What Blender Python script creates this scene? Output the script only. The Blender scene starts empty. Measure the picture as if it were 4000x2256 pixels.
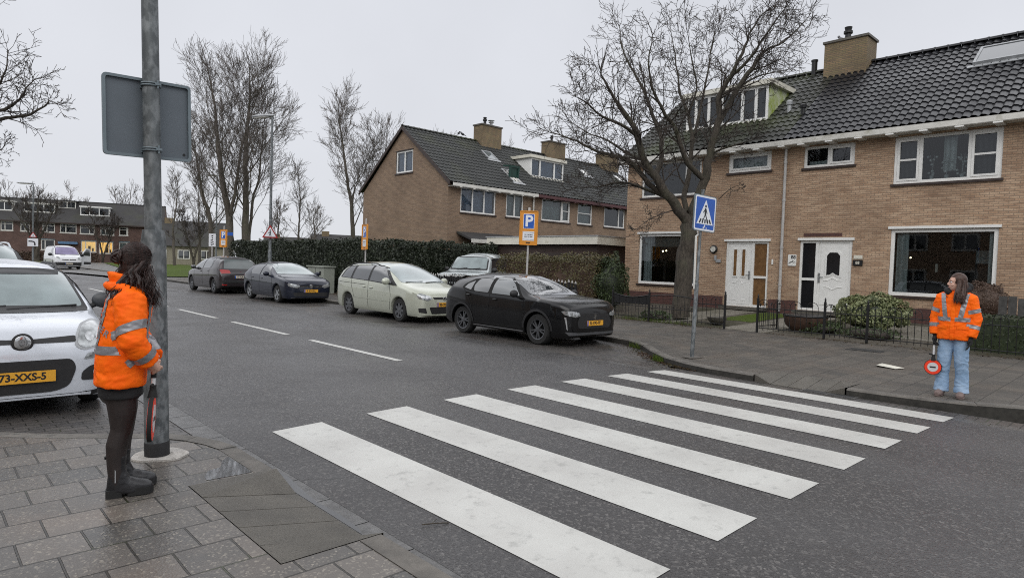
import bpy, bmesh, math, random
from mathutils import Vector, Matrix, noise

# ------------------------------------------------------------------ scene, camera, light
scene = bpy.context.scene
cam_d = bpy.data.cameras.new('camera')
cam = bpy.data.objects.new('camera', cam_d)
scene.collection.objects.link(cam)
cam_d.sensor_fit = 'HORIZONTAL'
cam_d.sensor_width = 36.0
cam_d.lens = 22.62
cam_d.clip_start = 0.05
cam_d.clip_end = 2500
YAW, PITCH, ROLL = 0.757607, 0.0371473, 0.0322939
_f = Vector((math.sin(YAW)*math.cos(PITCH), math.cos(YAW)*math.cos(PITCH), -math.sin(PITCH)))
_r = Vector((math.cos(YAW), -math.sin(YAW), 0))
_u = _r.cross(_f)
_r2 = _r*math.cos(ROLL)+_u*math.sin(ROLL)
_u2 = -_r*math.sin(ROLL)+_u*math.cos(ROLL)
_m = Matrix(((_r2.x, _u2.x, -_f.x, 0), (_r2.y, _u2.y, -_f.y, 0), (_r2.z, _u2.z, -_f.z, 1.5598), (0, 0, 0, 1)))
cam.matrix_world = _m
scene.camera = cam

scene.view_settings.view_transform = 'Standard'
scene.view_settings.look = 'None'
scene.view_settings.exposure = 0.06
scene.cycles.use_denoising = False
scene.cycles.filter_width = 1.05
scene.view_settings.gamma = 1.0

SUN_EL, SUN_ROT = math.radians(40), math.radians(232)
world = bpy.data.worlds.new('World')
scene.world = world
world.use_nodes = True
wn, wl = world.node_tree.nodes, world.node_tree.links
wn.clear()
w_out = wn.new('ShaderNodeOutputWorld')
w_bg = wn.new('ShaderNodeBackground')
w_sky = wn.new('ShaderNodeTexSky')
w_sky.sky_type = 'NISHITA'
w_sky.sun_disc = False
w_sky.sun_elevation = SUN_EL
w_sky.sun_rotation = SUN_ROT
w_sky.air_density = 1.0
w_sky.dust_density = 4.0
w_hsv = wn.new('ShaderNodeHueSaturation')
w_hsv.inputs['Saturation'].default_value = 0.25
wl.new(w_sky.outputs[0], w_hsv.inputs['Color'])
# closed cloud deck: pale grey-blue, bright band added above the frame to light walls
w_tc = wn.new('ShaderNodeTexCoord')
w_sep = wn.new('ShaderNodeSeparateXYZ')
wl.new(w_tc.outputs['Generated'], w_sep.inputs[0])
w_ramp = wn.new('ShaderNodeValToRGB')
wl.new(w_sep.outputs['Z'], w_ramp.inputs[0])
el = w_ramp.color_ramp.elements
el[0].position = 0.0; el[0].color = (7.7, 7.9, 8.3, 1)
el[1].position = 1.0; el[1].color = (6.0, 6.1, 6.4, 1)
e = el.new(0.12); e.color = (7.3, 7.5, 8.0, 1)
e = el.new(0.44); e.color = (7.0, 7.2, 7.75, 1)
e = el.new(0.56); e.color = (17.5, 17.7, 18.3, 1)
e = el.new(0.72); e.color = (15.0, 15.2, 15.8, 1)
w_noise = wn.new('ShaderNodeTexNoise')
w_noise.inputs['Scale'].default_value = 1.6
w_noise.inputs['Detail'].default_value = 5
wl.new(w_tc.outputs['Generated'], w_noise.inputs['Vector'])
w_mr = wn.new('ShaderNodeMapRange')
w_mr.inputs['From Min'].default_value = 0.3
w_mr.inputs['From Max'].default_value = 0.7
w_mr.inputs['To Min'].default_value = 0.92
w_mr.inputs['To Max'].default_value = 1.08
wl.new(w_noise.outputs['Fac'], w_mr.inputs['Value'])
w_mul = wn.new('ShaderNodeMix'); w_mul.data_type = 'RGBA'; w_mul.blend_type = 'MULTIPLY'
w_mul.inputs['Factor'].default_value = 1.0
wl.new(w_ramp.outputs['Color'], w_mul.inputs['A'])
wl.new(w_mr.outputs['Result'], w_mul.inputs['B'])
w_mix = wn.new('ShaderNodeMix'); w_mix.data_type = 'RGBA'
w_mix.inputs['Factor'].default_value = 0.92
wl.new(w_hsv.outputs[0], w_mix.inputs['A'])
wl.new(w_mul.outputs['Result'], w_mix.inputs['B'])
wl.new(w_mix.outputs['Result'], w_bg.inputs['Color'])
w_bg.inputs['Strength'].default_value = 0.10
wl.new(w_bg.outputs[0], w_out.inputs[0])

sun_d = bpy.data.lights.new('sun', 'SUN')
sun_d.energy = 1.0
sun_d.angle = math.radians(60)
sun_d.color = (1.0, 0.97, 0.92)
sun = bpy.data.objects.new('sun', sun_d)
scene.collection.objects.link(sun)
_d = Vector((math.cos(SUN_EL)*math.sin(SUN_ROT), math.cos(SUN_EL)*math.cos(SUN_ROT), math.sin(SUN_EL)))
sun.rotation_euler = _d.to_track_quat('Z', 'Y').to_euler()

# ------------------------------------------------------------------ object helpers
C = scene.collection
PI = math.pi
rnd = random.Random(7)

def thing(name, label, cat, loc=(0, 0, 0), rotz=0, group=None):
    o = bpy.data.objects.new(name, None)
    o.empty_display_size = 0.2
    C.objects.link(o)
    o.location = loc
    o.rotation_euler = (0, 0, rotz)
    o['label'] = label
    o['category'] = cat
    if group: o['group'] = group
    return o

def tag(o, label, cat, group=None):
    o['label'] = label
    o['category'] = cat
    if group: o['group'] = group
    return o

def copy_tree(o, parent=None):
    c = o.copy(); C.objects.link(c)
    if parent is not None: c.parent = parent
    for ch in list(o.children): copy_tree(ch, c)
    return c

class MB:
    """collects polygons for one mesh"""
    def __init__(s): s.v = []; s.f = []; s.m = []
    def add(s, vs, fs, mi=0):
        n = len(s.v)
        s.v += [tuple(x) for x in vs]
        s.f += [tuple(i+n for i in f) for f in fs]
        s.m += [mi]*len(fs)
        return s
    def box(s, x0, x1, y0, y1, z0, z1, mi=0):
        if x0 > x1: x0, x1 = x1, x0
        if y0 > y1: y0, y1 = y1, y0
        if z0 > z1: z0, z1 = z1, z0
        return s.add([(x0,y0,z0),(x1,y0,z0),(x1,y1,z0),(x0,y1,z0),(x0,y0,z1),(x1,y0,z1),(x1,y1,z1),(x0,y1,z1)],
              [(0,3,2,1),(4,5,6,7),(0,1,5,4),(1,2,6,5),(2,3,7,6),(3,0,4,7)], mi)
    def xbox(s, M, sx, sy, sz, mi=0):
        b = MB().box(-sx/2, sx/2, -sy/2, sy/2, -sz/2, sz/2)
        return s.add([M @ Vector(v) for v in b.v], b.f, mi)
    def merge(s, o, M=None, mi=None):
        vs = o.v if M is None else [M @ Vector(v) for v in o.v]
        n = len(s.v); s.v += [tuple(x) for x in vs]
        s.f += [tuple(i+n for i in f) for f in o.f]
        s.m += [mi]*len(o.f) if mi is not None else o.m
        return s
    def tube(s, pts, rad, sides=8, caps=True, mi=0):
        pts = [Vector(p) for p in pts]; n = len(pts)
        if not hasattr(rad, '__len__'): rad = [rad]*n
        vs = []; prev = None
        for i, p in enumerate(pts):
            t = (pts[min(i+1, n-1)]-pts[max(i-1, 0)])
            if t.length < 1e-9: t = Vector((0, 0, 1))
            t.normalize()
            if prev is None:
                a = Vector((0, 0, 1)) if abs(t.z) < 0.9 else Vector((1, 0, 0))
                nx = t.cross(a).normalized()
            else:
                nx = prev - t*prev.dot(t)
                if nx.length < 1e-6: nx = t.orthogonal()
                nx.normalize()
            prev = nx; ny = t.cross(nx)
            for k in range(sides):
                a = 2*PI*k/sides
                vs.append(p + nx*(math.cos(a)*rad[i]) + ny*(math.sin(a)*rad[i]))
        fs = []
        for i in range(n-1):
            for k in range(sides):
                k2 = (k+1) % sides
                fs.append((i*sides+k, i*sides+k2, (i+1)*sides+k2, (i+1)*sides+k))
        if caps:
            fs.append(tuple(reversed(range(sides)))); fs.append(tuple((n-1)*sides+k for k in range(sides)))
        return s.add(vs, fs, mi)
    def lathe(s, prof, n=24, M=None, mi=0, caps=True):
        """profile of (radius, height) about local Z"""
        vs = []; fs = []
        for r, h in prof:
            for k in range(n):
                a = 2*PI*k/n; vs.append(Vector((r*math.cos(a), r*math.sin(a), h)))
        for i in range(len(prof)-1):
            for k in range(n):
                k2 = (k+1) % n
                fs.append((i*n+k, i*n+k2, (i+1)*n+k2, (i+1)*n+k))
        if caps and prof[0][0] > 1e-5: fs.append(tuple(reversed(range(n))))
        if caps and prof[-1][0] > 1e-5: fs.append(tuple((len(prof)-1)*n+k for k in range(n)))
        if M is not None: vs = [M @ v for v in vs]
        return s.add(vs, fs, mi)
    def prism(s, poly, h, M=None, mi=0, base=0.0):
        """2D polygon (x,y) extruded along local z from base to base+h"""
        n = len(poly)
        vs = [Vector((x, y, base)) for x, y in poly]+[Vector((x, y, base+h)) for x, y in poly]
        fs = [tuple(reversed(range(n))), tuple(range(n, 2*n))]+[(k, (k+1) % n, n+(k+1) % n, n+k) for k in range(n)]
        if M is not None: vs = [M @ v for v in vs]
        return s.add(vs, fs, mi)
    def loft(s, rings, caps=True, mi=0, closed=True):
        n = len(rings[0]); vs = [p for r in rings for p in r]; fs = []
        for i in range(len(rings)-1):
            for k in range(n if closed else n-1):
                k2 = (k+1) % n
                fs.append((i*n+k, i*n+k2, (i+1)*n+k2, (i+1)*n+k))
        if caps and closed:
            fs.append(tuple(reversed(range(n)))); fs.append(tuple((len(rings)-1)*n+k for k in range(n)))
        return s.add(vs, fs, mi)
    def ball(s, c, r, n=12, m=8, mi=0, M=None):
        rx, ry, rz = (r, r, r) if not hasattr(r, '__len__') else r
        c = Vector(c); rings = []
        for i in range(1, m):
            a = PI*i/m
            rings.append([Vector((rx*math.sin(a)*math.cos(2*PI*k/n), ry*math.sin(a)*math.sin(2*PI*k/n), -rz*math.cos(a))) for k in range(n)])
        vs = [p for q in rings for p in q]; b = len(vs)
        vs += [Vector((0, 0, -rz)), Vector((0, 0, rz))]; fs = []
        for i in range(m-2):
            for k in range(n):
                k2 = (k+1) % n
                fs.append((i*n+k, i*n+k2, (i+1)*n+k2, (i+1)*n+k))
        for k in range(n):
            k2 = (k+1) % n
            fs.append((b, k2, k)); fs.append((b+1, (m-2)*n+k, (m-2)*n+k2))
        vs = [(M @ v if M is not None else v)+c for v in vs]
        return s.add(vs, fs, mi)
    def mesh(s, name, mats, smooth=None, uv=None):
        me = bpy.data.meshes.new(name)
        if name == 'wall':
            bm = bmesh.new(); vv = [bm.verts.new(v) for v in s.v]
            for f in s.f:
                try: bm.faces.new([vv[i] for i in f])
                except ValueError: pass
            bmesh.ops.remove_doubles(bm, verts=bm.verts[:], dist=1e-4)
            bm.to_mesh(me); bm.free()
        else: me.from_pydata([tuple(v) for v in s.v], [], s.f)
        if not isinstance(mats, (list, tuple)): mats = [mats]
        for m in mats: me.materials.append(m)
        if len(mats) > 1: me.polygons.foreach_set('material_index', s.m)
        if smooth is not None:
            me.polygons.foreach_set('use_smooth', [True]*len(me.polygons))
            if smooth < 179: me.set_sharp_from_angle(angle=math.radians(smooth))
        if uv: box_uv(me)
        me.update()
        return me
    def build(s, name, mats, parent=None, smooth=None, uv=None, kind=None):
        o = bpy.data.objects.new(name, s.mesh(name, mats, smooth, uv))
        C.objects.link(o)
        if parent is not None: o.parent = parent
        if kind: o['kind'] = kind
        return o

def box_uv(me):
    l = me.uv_layers.new(name='UVMap')
    vs = me.vertices
    for p in me.polygons:
        n = p.normal; ax, ay, az = abs(n.x), abs(n.y), abs(n.z)
        for li in p.loop_indices:
            c = vs[me.loops[li].vertex_index].co
            if az >= ax and az >= ay: uv = (c.x, c.y)
            elif ax >= ay: uv = (c.y, c.z)
            else: uv = (c.x, c.z)
            l.data[li].uv = uv

def T(x, y, z): return Matrix.Translation((x, y, z))
def RX(a): return Matrix.Rotation(a, 4, 'X')
def RY(a): return Matrix.Rotation(a, 4, 'Y')
def RZ(a): return Matrix.Rotation(a, 4, 'Z')

def round_poly(poly, r, n=4):
    """2D polygon with rounded corners; r one radius or a list"""
    out = []; N = len(poly)
    for i in range(N):
        p = Vector(poly[i][:2]); a = Vector(poly[i-1][:2]); b = Vector(poly[(i+1) % N][:2])
        ri = r[i] if hasattr(r, '__len__') else r
        u = (a-p); v = (b-p); lu, lv = u.length, v.length
        ri = min(ri, lu*0.45, lv*0.45)
        if ri < 1e-4: out.append((p.x, p.y)); continue
        p0 = p+u/lu*ri; p1 = p+v/lv*ri
        for k in range(n+1):
            t = k/n
            q = p0*(1-t)**2+p*(2*t*(1-t))+p1*t*t
            out.append((q.x, q.y))
    return out

def rect(x0, x1, y0, y1): return [(x0, y0), (x1, y0), (x1, y1), (x0, y1)]

def text_mesh(txt, size, depth=0.0, align='CENTER', bold=0.0):
    cu = bpy.data.curves.new('txt', 'FONT')
    cu.body = txt; cu.size = size; cu.extrude = depth; cu.offset = bold
    cu.align_x = align; cu.align_y = 'CENTER'; cu.resolution_u = 3
    o = bpy.data.objects.new('txt', cu); C.objects.link(o)
    dg = bpy.context.evaluated_depsgraph_get()
    me = bpy.data.meshes.new_from_object(o.evaluated_get(dg))
    bpy.data.objects.remove(o); bpy.data.curves.remove(cu)
    mb = MB(); mb.add([v.co.copy() for v in me.vertices], [tuple(p.vertices) for p in me.polygons])
    bpy.data.meshes.remove(me)
    return mb

def evaluated(me, mods):
    """mesh after modifiers given as (type, {attrs})"""
    o = bpy.data.objects.new('tmp', me); C.objects.link(o)
    for t, kw in mods:
        m = o.modifiers.new(t, t)
        for k, v in kw.items(): setattr(m, k, v)
    dg = bpy.context.evaluated_depsgraph_get()
    r = bpy.data.meshes.new_from_object(o.evaluated_get(dg))
    bpy.data.objects.remove(o)
    return r

def fuse(mb, voxel=0.01, smooth=4):
    """one continuous skin grown round overlapping shapes"""
    me = mb.mesh('fuse', [])
    r = evaluated(me, [('REMESH', dict(mode='VOXEL', voxel_size=voxel, use_smooth_shade=True)), ('SMOOTH', dict(iterations=smooth, factor=0.5))])
    bpy.data.meshes.remove(me)
    return r

def link(name, me, mats, parent=None, smooth=True):
    me.name = name
    me.materials.clear()
    for m in (mats if isinstance(mats, (list, tuple)) else [mats]): me.materials.append(m)
    if smooth: me.polygons.foreach_set('use_smooth', [True]*len(me.polygons))
    o = bpy.data.objects.new(name, me); C.objects.link(o)
    if parent is not None: o.parent = parent
    return o

# ------------------------------------------------------------------ materials
class NT:
    def __init__(s, name):
        s.m = bpy.data.materials.new(name); s.m.use_nodes = True
        s.n = s.m.node_tree.nodes; s.l = s.m.node_tree.links
        s.b = s.n['Principled BSDF']; s.out = s.n['Material Output']
    def new(s, t, **kw):
        n = s.n.new(t)
        for k, v in kw.items():
            if k.startswith('i_'):
                n.inputs[k[2:].replace('_', ' ')].default_value = v
            else: setattr(n, k, v)
        return n
    def link(s, a, b): s.l.new(a, b)
    def coord(s, kind='Object', scale=None, rot=None):
        tc = s.new('ShaderNodeTexCoord'); o = tc.outputs[kind]
        if scale is None and rot is None: return o
        mp = s.new('ShaderNodeMapping')
        if scale is not None: mp.inputs['Scale'].default_value = scale
        if rot is not None: mp.inputs['Rotation'].default_value = rot
        s.link(o, mp.inputs['Vector']); return mp.outputs[0]
    def geo(s): return s.new('ShaderNodeNewGeometry').outputs['Position']
    def noise(s, vec, scale, detail=4, rough=0.55):
        n = s.new('ShaderNodeTexNoise'); n.inputs['Scale'].default_value = scale
        n.inputs['Detail'].default_value = detail; n.inputs['Roughness'].default_value = rough
        s.link(vec, n.inputs['Vector']); return n.outputs['Fac']
    def ramp(s, fac, stops):
        r = s.new('ShaderNodeValToRGB'); el = r.color_ramp.elements
        while len(el) < len(stops): el.new(0.5)
        for e, (p, c) in zip(el, stops):
            e.position = p
            e.color = (c, c, c, 1) if not hasattr(c, '__len__') else (*c, 1)
        s.link(fac, r.inputs[0]); return r.outputs[0]
    def mix(s, fac, a, b, mode='MIX'):
        m = s.new('ShaderNodeMix', data_type='RGBA', blend_type=mode)
        for v, k in ((fac, 'Factor'), (a, 'A'), (b, 'B')):
            i = m.inputs[k] if k == 'Factor' else [x for x in m.inputs if x.name == k and x.type == 'RGBA'][0]
            if hasattr(v, 'is_output'): s.link(v, i)
            elif k == 'Factor': i.default_value = v
            else: i.default_value = (*v, 1) if hasattr(v, '__len__') else (v, v, v, 1)
        return [x for x in m.outputs if x.type == 'RGBA'][0]
    def math(s, op, a, b=0.0):
        m = s.new('ShaderNodeMath', operation=op)
        for i, v in enumerate((a, b)):
            if hasattr(v, 'is_output'): s.link(v, m.inputs[i])
            else: m.inputs[i].default_value = v
        return m.outputs[0]
    def bump(s, h, strength=0.3, dist=0.01):
        b = s.new('ShaderNodeBump'); b.inputs['Strength'].default_value = strength
        b.inputs['Distance'].default_value = dist
        s.link(h, b.inputs['Height']); s.link(b.outputs[0], s.b.inputs['Normal'])
    def col(s, c):
        if hasattr(c, 'is_output'): s.link(c, s.b.inputs['Base Color'])
        else: s.b.inputs['Base Color'].default_value = (*c, 1)
    def rough(s, r):
        if hasattr(r, 'is_output'): s.link(r, s.b.inputs['Roughness'])
        else: s.b.inputs['Roughness'].default_value = r

def mat(name, col, rough=0.6, metal=0.0, var=0.0, vscale=6.0, bump=0.0, bscale=40.0, spec=0.5, coat=0.0, coat_rough=0.03, dirt=None):
    t = NT(name)
    t.rough(rough); t.b.inputs['Metallic'].default_value = metal
    t.b.inputs['Specular IOR Level'].default_value = spec
    t.b.inputs['Coat Weight'].default_value = coat; t.b.inputs['Coat Roughness'].default_value = coat_rough
    c = col
    if var > 0:
        n = t.noise(t.coord(), vscale)
        c = t.mix(t.ramp(n, [(0.3, 0.0), (0.7, 1.0)]), tuple(x*(1-var) for x in col), tuple(min(1, x*(1+var)) for x in col))
    if dirt:
        n2 = t.noise(t.coord(), dirt[2], 6, 0.65)
        c = t.mix(t.ramp(n2, [(dirt[1], 0.0), (min(1, dirt[1]+0.2), 1.0)]), c, dirt[0])
    t.col(c)
    if bump > 0: t.bump(t.noise(t.coord(), bscale), bump, 0.01)
    return t.m

def emit(name, col, strength):
    t = NT(name)
    t.col(col); t.b.inputs['Emission Color'].default_value = (*col, 1)
    t.b.inputs['Emission Strength'].default_value = strength
    return t.m

def m_asphalt():
    t = NT('asphalt'); p = t.geo()
    big = t.noise(p, 0.35, 5); mid = t.noise(p, 3.0, 5)
    fine = t.noise(p, 95.0, 3, 0.7)
    vor = t.new('ShaderNodeTexVoronoi'); vor.inputs['Scale'].default_value = 62.0; t.link(p, vor.inputs['Vector'])
    base = t.mix(t.ramp(big, [(0.3, 0), (0.7, 1)]), (0.030, 0.0285, 0.029), (0.062, 0.0595, 0.060))
    base = t.mix(t.math('MULTIPLY', t.ramp(mid, [(0.35, 0), (0.75, 1)]), 0.5), base, (0.038, 0.0345, 0.0345))
    st = t.ramp(vor.outputs['Color'], [(0.62, 0.0), (0.98, 1.0)])
    base = t.mix(t.math('MULTIPLY', st, 0.75), base, (0.20, 0.19, 0.18))
    base = t.mix(t.ramp(fine, [(0.52, 0.0), (0.72, 0.6)]), base, (0.012, 0.0115, 0.012))
    # lengthwise wheel tracks and a repair seam
    sp = t.new('ShaderNodeSeparateXYZ'); t.link(p, sp.inputs[0])
    wob = t.math('ADD', sp.outputs['X'], t.math('MULTIPLY', t.noise(p, 0.25, 3), 0.8))
    tr = t.math('ABSOLUTE', t.math('SINE', t.math('MULTIPLY', wob, 1.75)))
    base = t.mix(t.math('MULTIPLY', t.ramp(tr, [(0.55, 0), (1.0, 1)]), 0.30), base, (0.075, 0.073, 0.074))
    cr = t.new('ShaderNodeTexVoronoi', feature='DISTANCE_TO_EDGE'); cr.inputs['Scale'].default_value = 0.32
    nz = t.new('ShaderNodeTexNoise'); nz.inputs['Scale'].default_value = 1.6; nz.inputs['Detail'].default_value = 6; t.link(p, nz.inputs['Vector'])
    wv = t.new('ShaderNodeVectorMath', operation='MULTIPLY_ADD'); t.link(nz.outputs['Color'], wv.inputs[0]); wv.inputs[1].default_value = (1.1, 1.1, 0); t.link(p, wv.inputs[2]); t.link(wv.outputs[0], cr.inputs['Vector'])
    base = t.mix(t.math('MULTIPLY', t.ramp(cr.outputs['Distance'], [(0.0, 1.0), (0.0055, 0.0)]), t.math('MULTIPLY', t.ramp(t.noise(p, 0.22, 3), [(0.46, 0), (0.56, 1)]), 0.75)), base, (0.010, 0.010, 0.010))
    base = t.mix(t.ramp(t.noise(p, 0.9, 6, 0.7), [(0.60, 0), (0.68, 0.5)]), base, (0.022, 0.021, 0.021))
    base = t.mix(t.ramp(t.noise(p, 2.1, 7, 0.75), [(0.62, 0), (0.72, 0.4)]), base, (0.10, 0.096, 0.092))
    t.col(base)
    t.rough(t.ramp(t.noise(p, 0.6, 4), [(0.36, 0.27), (0.66, 0.55)]))
    t.b.inputs['Specular IOR Level'].default_value = 0.5
    h = t.math('ADD', vor.outputs['Distance'], fine)
    t.bump(h, 0.75, 0.006)
    return t.m

def m_paving(name, sx, sy, off, c1, c2, joint, ox=0.0, oy=0.0, speck=0.35, wet=(0.3, 0.62), jw=0.010, swap=False):
    """running-bond slabs; rows run along world X (swap: along Y)"""
    t = NT(name); p = t.geo()
    mp = t.new('ShaderNodeMapping'); mp.inputs['Location'].default_value = (ox, oy, 0)
    if swap: mp.inputs['Rotation'].default_value = (0, 0, PI/2)
    wob = t.mix(0.006, p, t.new('ShaderNodeTexNoise').outputs['Color'], 'MIX')
    n_ = t.new('ShaderNodeTexNoise'); n_.inputs['Scale'].default_value = 1.7; t.link(p, n_.inputs['Vector'])
    add = t.new('ShaderNodeVectorMath', operation='MULTIPLY_ADD')
    t.link(n_.outputs['Color'], add.inputs[0]); add.inputs[1].default_value = (0.02, 0.02, 0); t.link(p, add.inputs[2])
    t.link(add.outputs[0], mp.inputs['Vector'])
    br = t.new('ShaderNodeTexBrick'); t.link(mp.outputs[0], br.inputs['Vector'])
    br.inputs['Scale'].default_value = 1.0; br.inputs['Brick Width'].default_value = sx; br.inputs['Row Height'].default_value = sy
    br.inputs['Mortar Size'].default_value = jw; br.inputs['Mortar Smooth'].default_value = 0.4
    br.inputs['Bias'].default_value = 0.0; br.offset = off
    br.inputs['Color1'].default_value = (*c1, 1); br.inputs['Color2'].default_value = (*c2, 1); br.inputs['Mortar'].default_value = (*joint, 1)
    big = t.noise(p, 0.9, 5)
    base = t.mix(t.math('MULTIPLY', t.ramp(big, [(0.35, 0), (0.7, 1)]), 0.55), br.outputs['Color'], tuple(x*0.62 for x in c1))
    warm = t.noise(p, 1.3, 3)
    base = t.mix(t.math('MULTIPLY', t.ramp(warm, [(0.5, 0), (0.75, 1)]), 0.45), base, (c1[0]*1.12, c1[1]*0.93, c1[2]*0.78))
    vor = t.new('ShaderNodeTexVoronoi'); vor.inputs['Scale'].default_value = 85.0; t.link(p, vor.inputs['Vector'])
    st = t.ramp(vor.outputs['Color'], [(0.70, 0.0), (0.98, 1.0)])
    base = t.mix(t.math('MULTIPLY', st, speck), base, (0.42, 0.38, 0.31))
    dk = t.noise(p, 110.0, 3, 0.7)
    base = t.mix(t.ramp(dk, [(0.55, 0.0), (0.75, 0.5)]), base, tuple(x*0.4 for x in c1))
    base = t.mix(t.math('MULTIPLY', br.outputs['Fac'], 0.85), base, joint)
    moss = t.noise(p, 2.3, 5)
    base = t.mix(t.math('MULTIPLY', t.math('MULTIPLY', br.outputs['Fac'], t.ramp(moss, [(0.55, 0), (0.65, 1)])), 0.5), base, (0.05, 0.065, 0.02))
    t.col(base)
    t.rough(t.ramp(t.noise(p, 0.8, 4), [(0.35, wet[0]), (0.65, wet[1])]))
    h = t.math('SUBTRACT', t.math('MULTIPLY', vor.outputs['Distance'], 0.12), t.math('MULTIPLY', br.outputs['Fac'], 1.0))
    t.bump(h, 0.9, 0.008)
    return t.m

def m_brick(name, c1, c2, c3, mortar, bw=0.21, rh=0.062, dark=0.5, mort=0.010):
    t = NT(name); uv = t.coord('UV')
    br = t.new('ShaderNodeTexBrick'); t.link(uv, br.inputs['Vector'])
    br.inputs['Scale'].default_value = 1.0; br.inputs['Brick Width'].default_value = bw; br.inputs['Row Height'].default_value = rh
    br.inputs['Mortar Size'].default_value = mort; br.inputs['Mortar Smooth'].default_value = 0.3; br.inputs['Bias'].default_value = -0.1
    br.inputs['Color1'].default_value = (*c1, 1); br.inputs['Color2'].default_value = (*c2, 1); br.inputs['Mortar'].default_value = (*mortar, 1)
    br2 = t.new('ShaderNodeTexBrick'); t.link(uv, br2.inputs['Vector'])
    for k, v in (('Scale', 1.0), ('Brick Width', bw), ('Row Height', rh), ('Mortar Size', 0.0), ('Bias', -0.45)): br2.inputs[k].default_value = v
    br2.inputs['Color1'].default_value = (0, 0, 0, 1); br2.inputs['Color2'].default_value = (1, 1, 1, 1)
    sq = t.new('ShaderNodeTexWhiteNoise', noise_dimensions='2D')
    n = t.noise(t.coord('UV', (1.0, 1.0, 1.0)), 0.8, 5)
    n2 = t.noise(t.coord('UV', (2.2, 14.0, 1.0)), 1.0, 4)
    base = t.mix(t.ramp(n2, [(0.42, 0), (0.62, 1)]), br.outputs['Color'], c3)
    base = t.mix(t.math('MULTIPLY', br.outputs['Fac'], 0.8), base, mortar)
    base = t.mix(t.math('MULTIPLY', t.ramp(n, [(0.42, 0), (0.72, 1)]), dark), base, tuple(x*0.55 for x in c2))
    f = t.noise(uv, 60.0, 3, 0.7)
    base = t.mix(t.ramp(f, [(0.5, 0), (0.8, 0.45)]), base, tuple(x*0.6 for x in c2))
    t.col(base); t.rough(0.82)
    t.bump(t.math('SUBTRACT', t.math('MULTIPLY', f, 0.3), br.outputs['Fac']), 0.6, 0.008)
    return t.m

def m_glass(name, tint, trans=0.35, rough=0.02, wave=0.0):
    """window pane: part clear, part mirror by angle"""
    t = NT(name); t.n.remove(t.b)
    tr = t.new('ShaderNodeBsdfTransparent'); tr.inputs['Color'].default_value = (*tint, 1)
    gl = t.new('ShaderNodeBsdfGlossy'); gl.inputs['Roughness'].default_value = rough; gl.inputs['Color'].default_value = (0.95, 0.97, 1, 1)
    fr = t.new('ShaderNodeFresnel'); fr.inputs['IOR'].default_value = 1.62
    mx = t.new('ShaderNodeMixShader'); t.link(fr.outputs[0], mx.inputs[0]); t.link(tr.outputs[0], mx.inputs[1]); t.link(gl.outputs[0], mx.inputs[2])
    if wave > 0:
        b = t.new('ShaderNodeBump'); b.inputs['Strength'].default_value = wave; b.inputs['Distance'].default_value = 0.02
        t.link(t.noise(t.coord(), 1.2, 2), b.inputs['Height']); t.link(b.outputs[0], gl.inputs['Normal'])
    t.link(mx.outputs[0], t.out.inputs[0])
    return t.m

def m_paint(name, col, metal=0.0, rough=0.3, coat=1.0, grime_amt=0.15):
    t = NT(name)
    p = t.coord()
    d = t.noise(p, 3.0, 6, 0.6)
    grime = t.noise(p, 30.0, 4, 0.6)
    c = t.mix(t.math('MULTIPLY', t.ramp(d, [(0.5, 0), (0.8, 1)]), grime_amt), col, (0.16, 0.15, 0.14))
    t.col(c); t.b.inputs['Metallic'].default_value = metal
    t.rough(rough); t.b.inputs['Coat Weight'].default_value = coat
    t.b.inputs['Specular IOR Level'].default_value = 0.2; t.link(t.ramp(grime, [(0.4, 0.02), (0.8, 0.08)]), t.b.inputs['Coat Roughness'])
    return t.m

def m_galv():
    t = NT('galvanised_steel'); p = t.coord('Object', (1, 1, 0.55))
    v = t.new('ShaderNodeTexVoronoi'); v.inputs['Scale'].default_value = 22.0; t.link(p, v.inputs['Vector'])
    n = t.noise(p, 18, 3); n3 = t.noise(p, 3.0, 4)
    a = t.mix(t.ramp(n, [(0.44, 0), (0.60, 1)]), (0.085, 0.095, 0.10), (0.205, 0.22, 0.228))
    a = t.mix(t.math('MULTIPLY', t.ramp(v.outputs['Color'], [(0.3, 0), (0.9, 1)]), 0.45), a, (0.16, 0.175, 0.18))
    a = t.mix(t.math('MULTIPLY', t.ramp(n3, [(0.5, 0), (0.7, 1)]), 0.4), a, (0.10, 0.105, 0.105))
    t.col(a); t.rough(0.5); t.b.inputs['Metallic'].default_value = 0.35
    t.bump(n, 0.25, 0.003)
    return t.m

def m_tiles(name, c1, c2, moss, rough=0.35, mossamt=0.5, mosspos=0.55):
    t = NT(name); p = t.geo()
    n = t.noise(p, 1.1, 5); n2 = t.noise(p, 14.0, 4); n3 = t.noise(p, 0.45, 5)
    a = t.mix(t.ramp(n2, [(0.35, 0), (0.7, 1)]), c1, c2)
    a = t.mix(t.math('MULTIPLY', t.ramp(n3, [(mosspos, 0), (mosspos+0.16, 1)]), mossamt), a, moss)
    t.col(a); t.b.inputs['Specular IOR Level'].default_value = 0.5; t.rough(t.ramp(n, [(0.3, rough), (0.75, rough+0.25)]))
    t.bump(n2, 0.2, 0.005)
    return t.m

def m_bark(name, c1, c2):
    t = NT(name); p = t.coord('Object', (1, 1, 0.25))
    n = t.noise(p, 22, 5, 0.7); g = t.noise(t.coord(), 1.4, 4)
    a = t.mix(t.ramp(n, [(0.35, 0), (0.68, 1)]), c1, c2)
    a = t.mix(t.math('MULTIPLY', t.ramp(g, [(0.5, 0), (0.7, 1)]), 0.4), a, (0.075, 0.085, 0.045))
    t.col(a); t.rough(0.9); t.bump(n, 0.9, 0.03)
    return t.m

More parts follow.
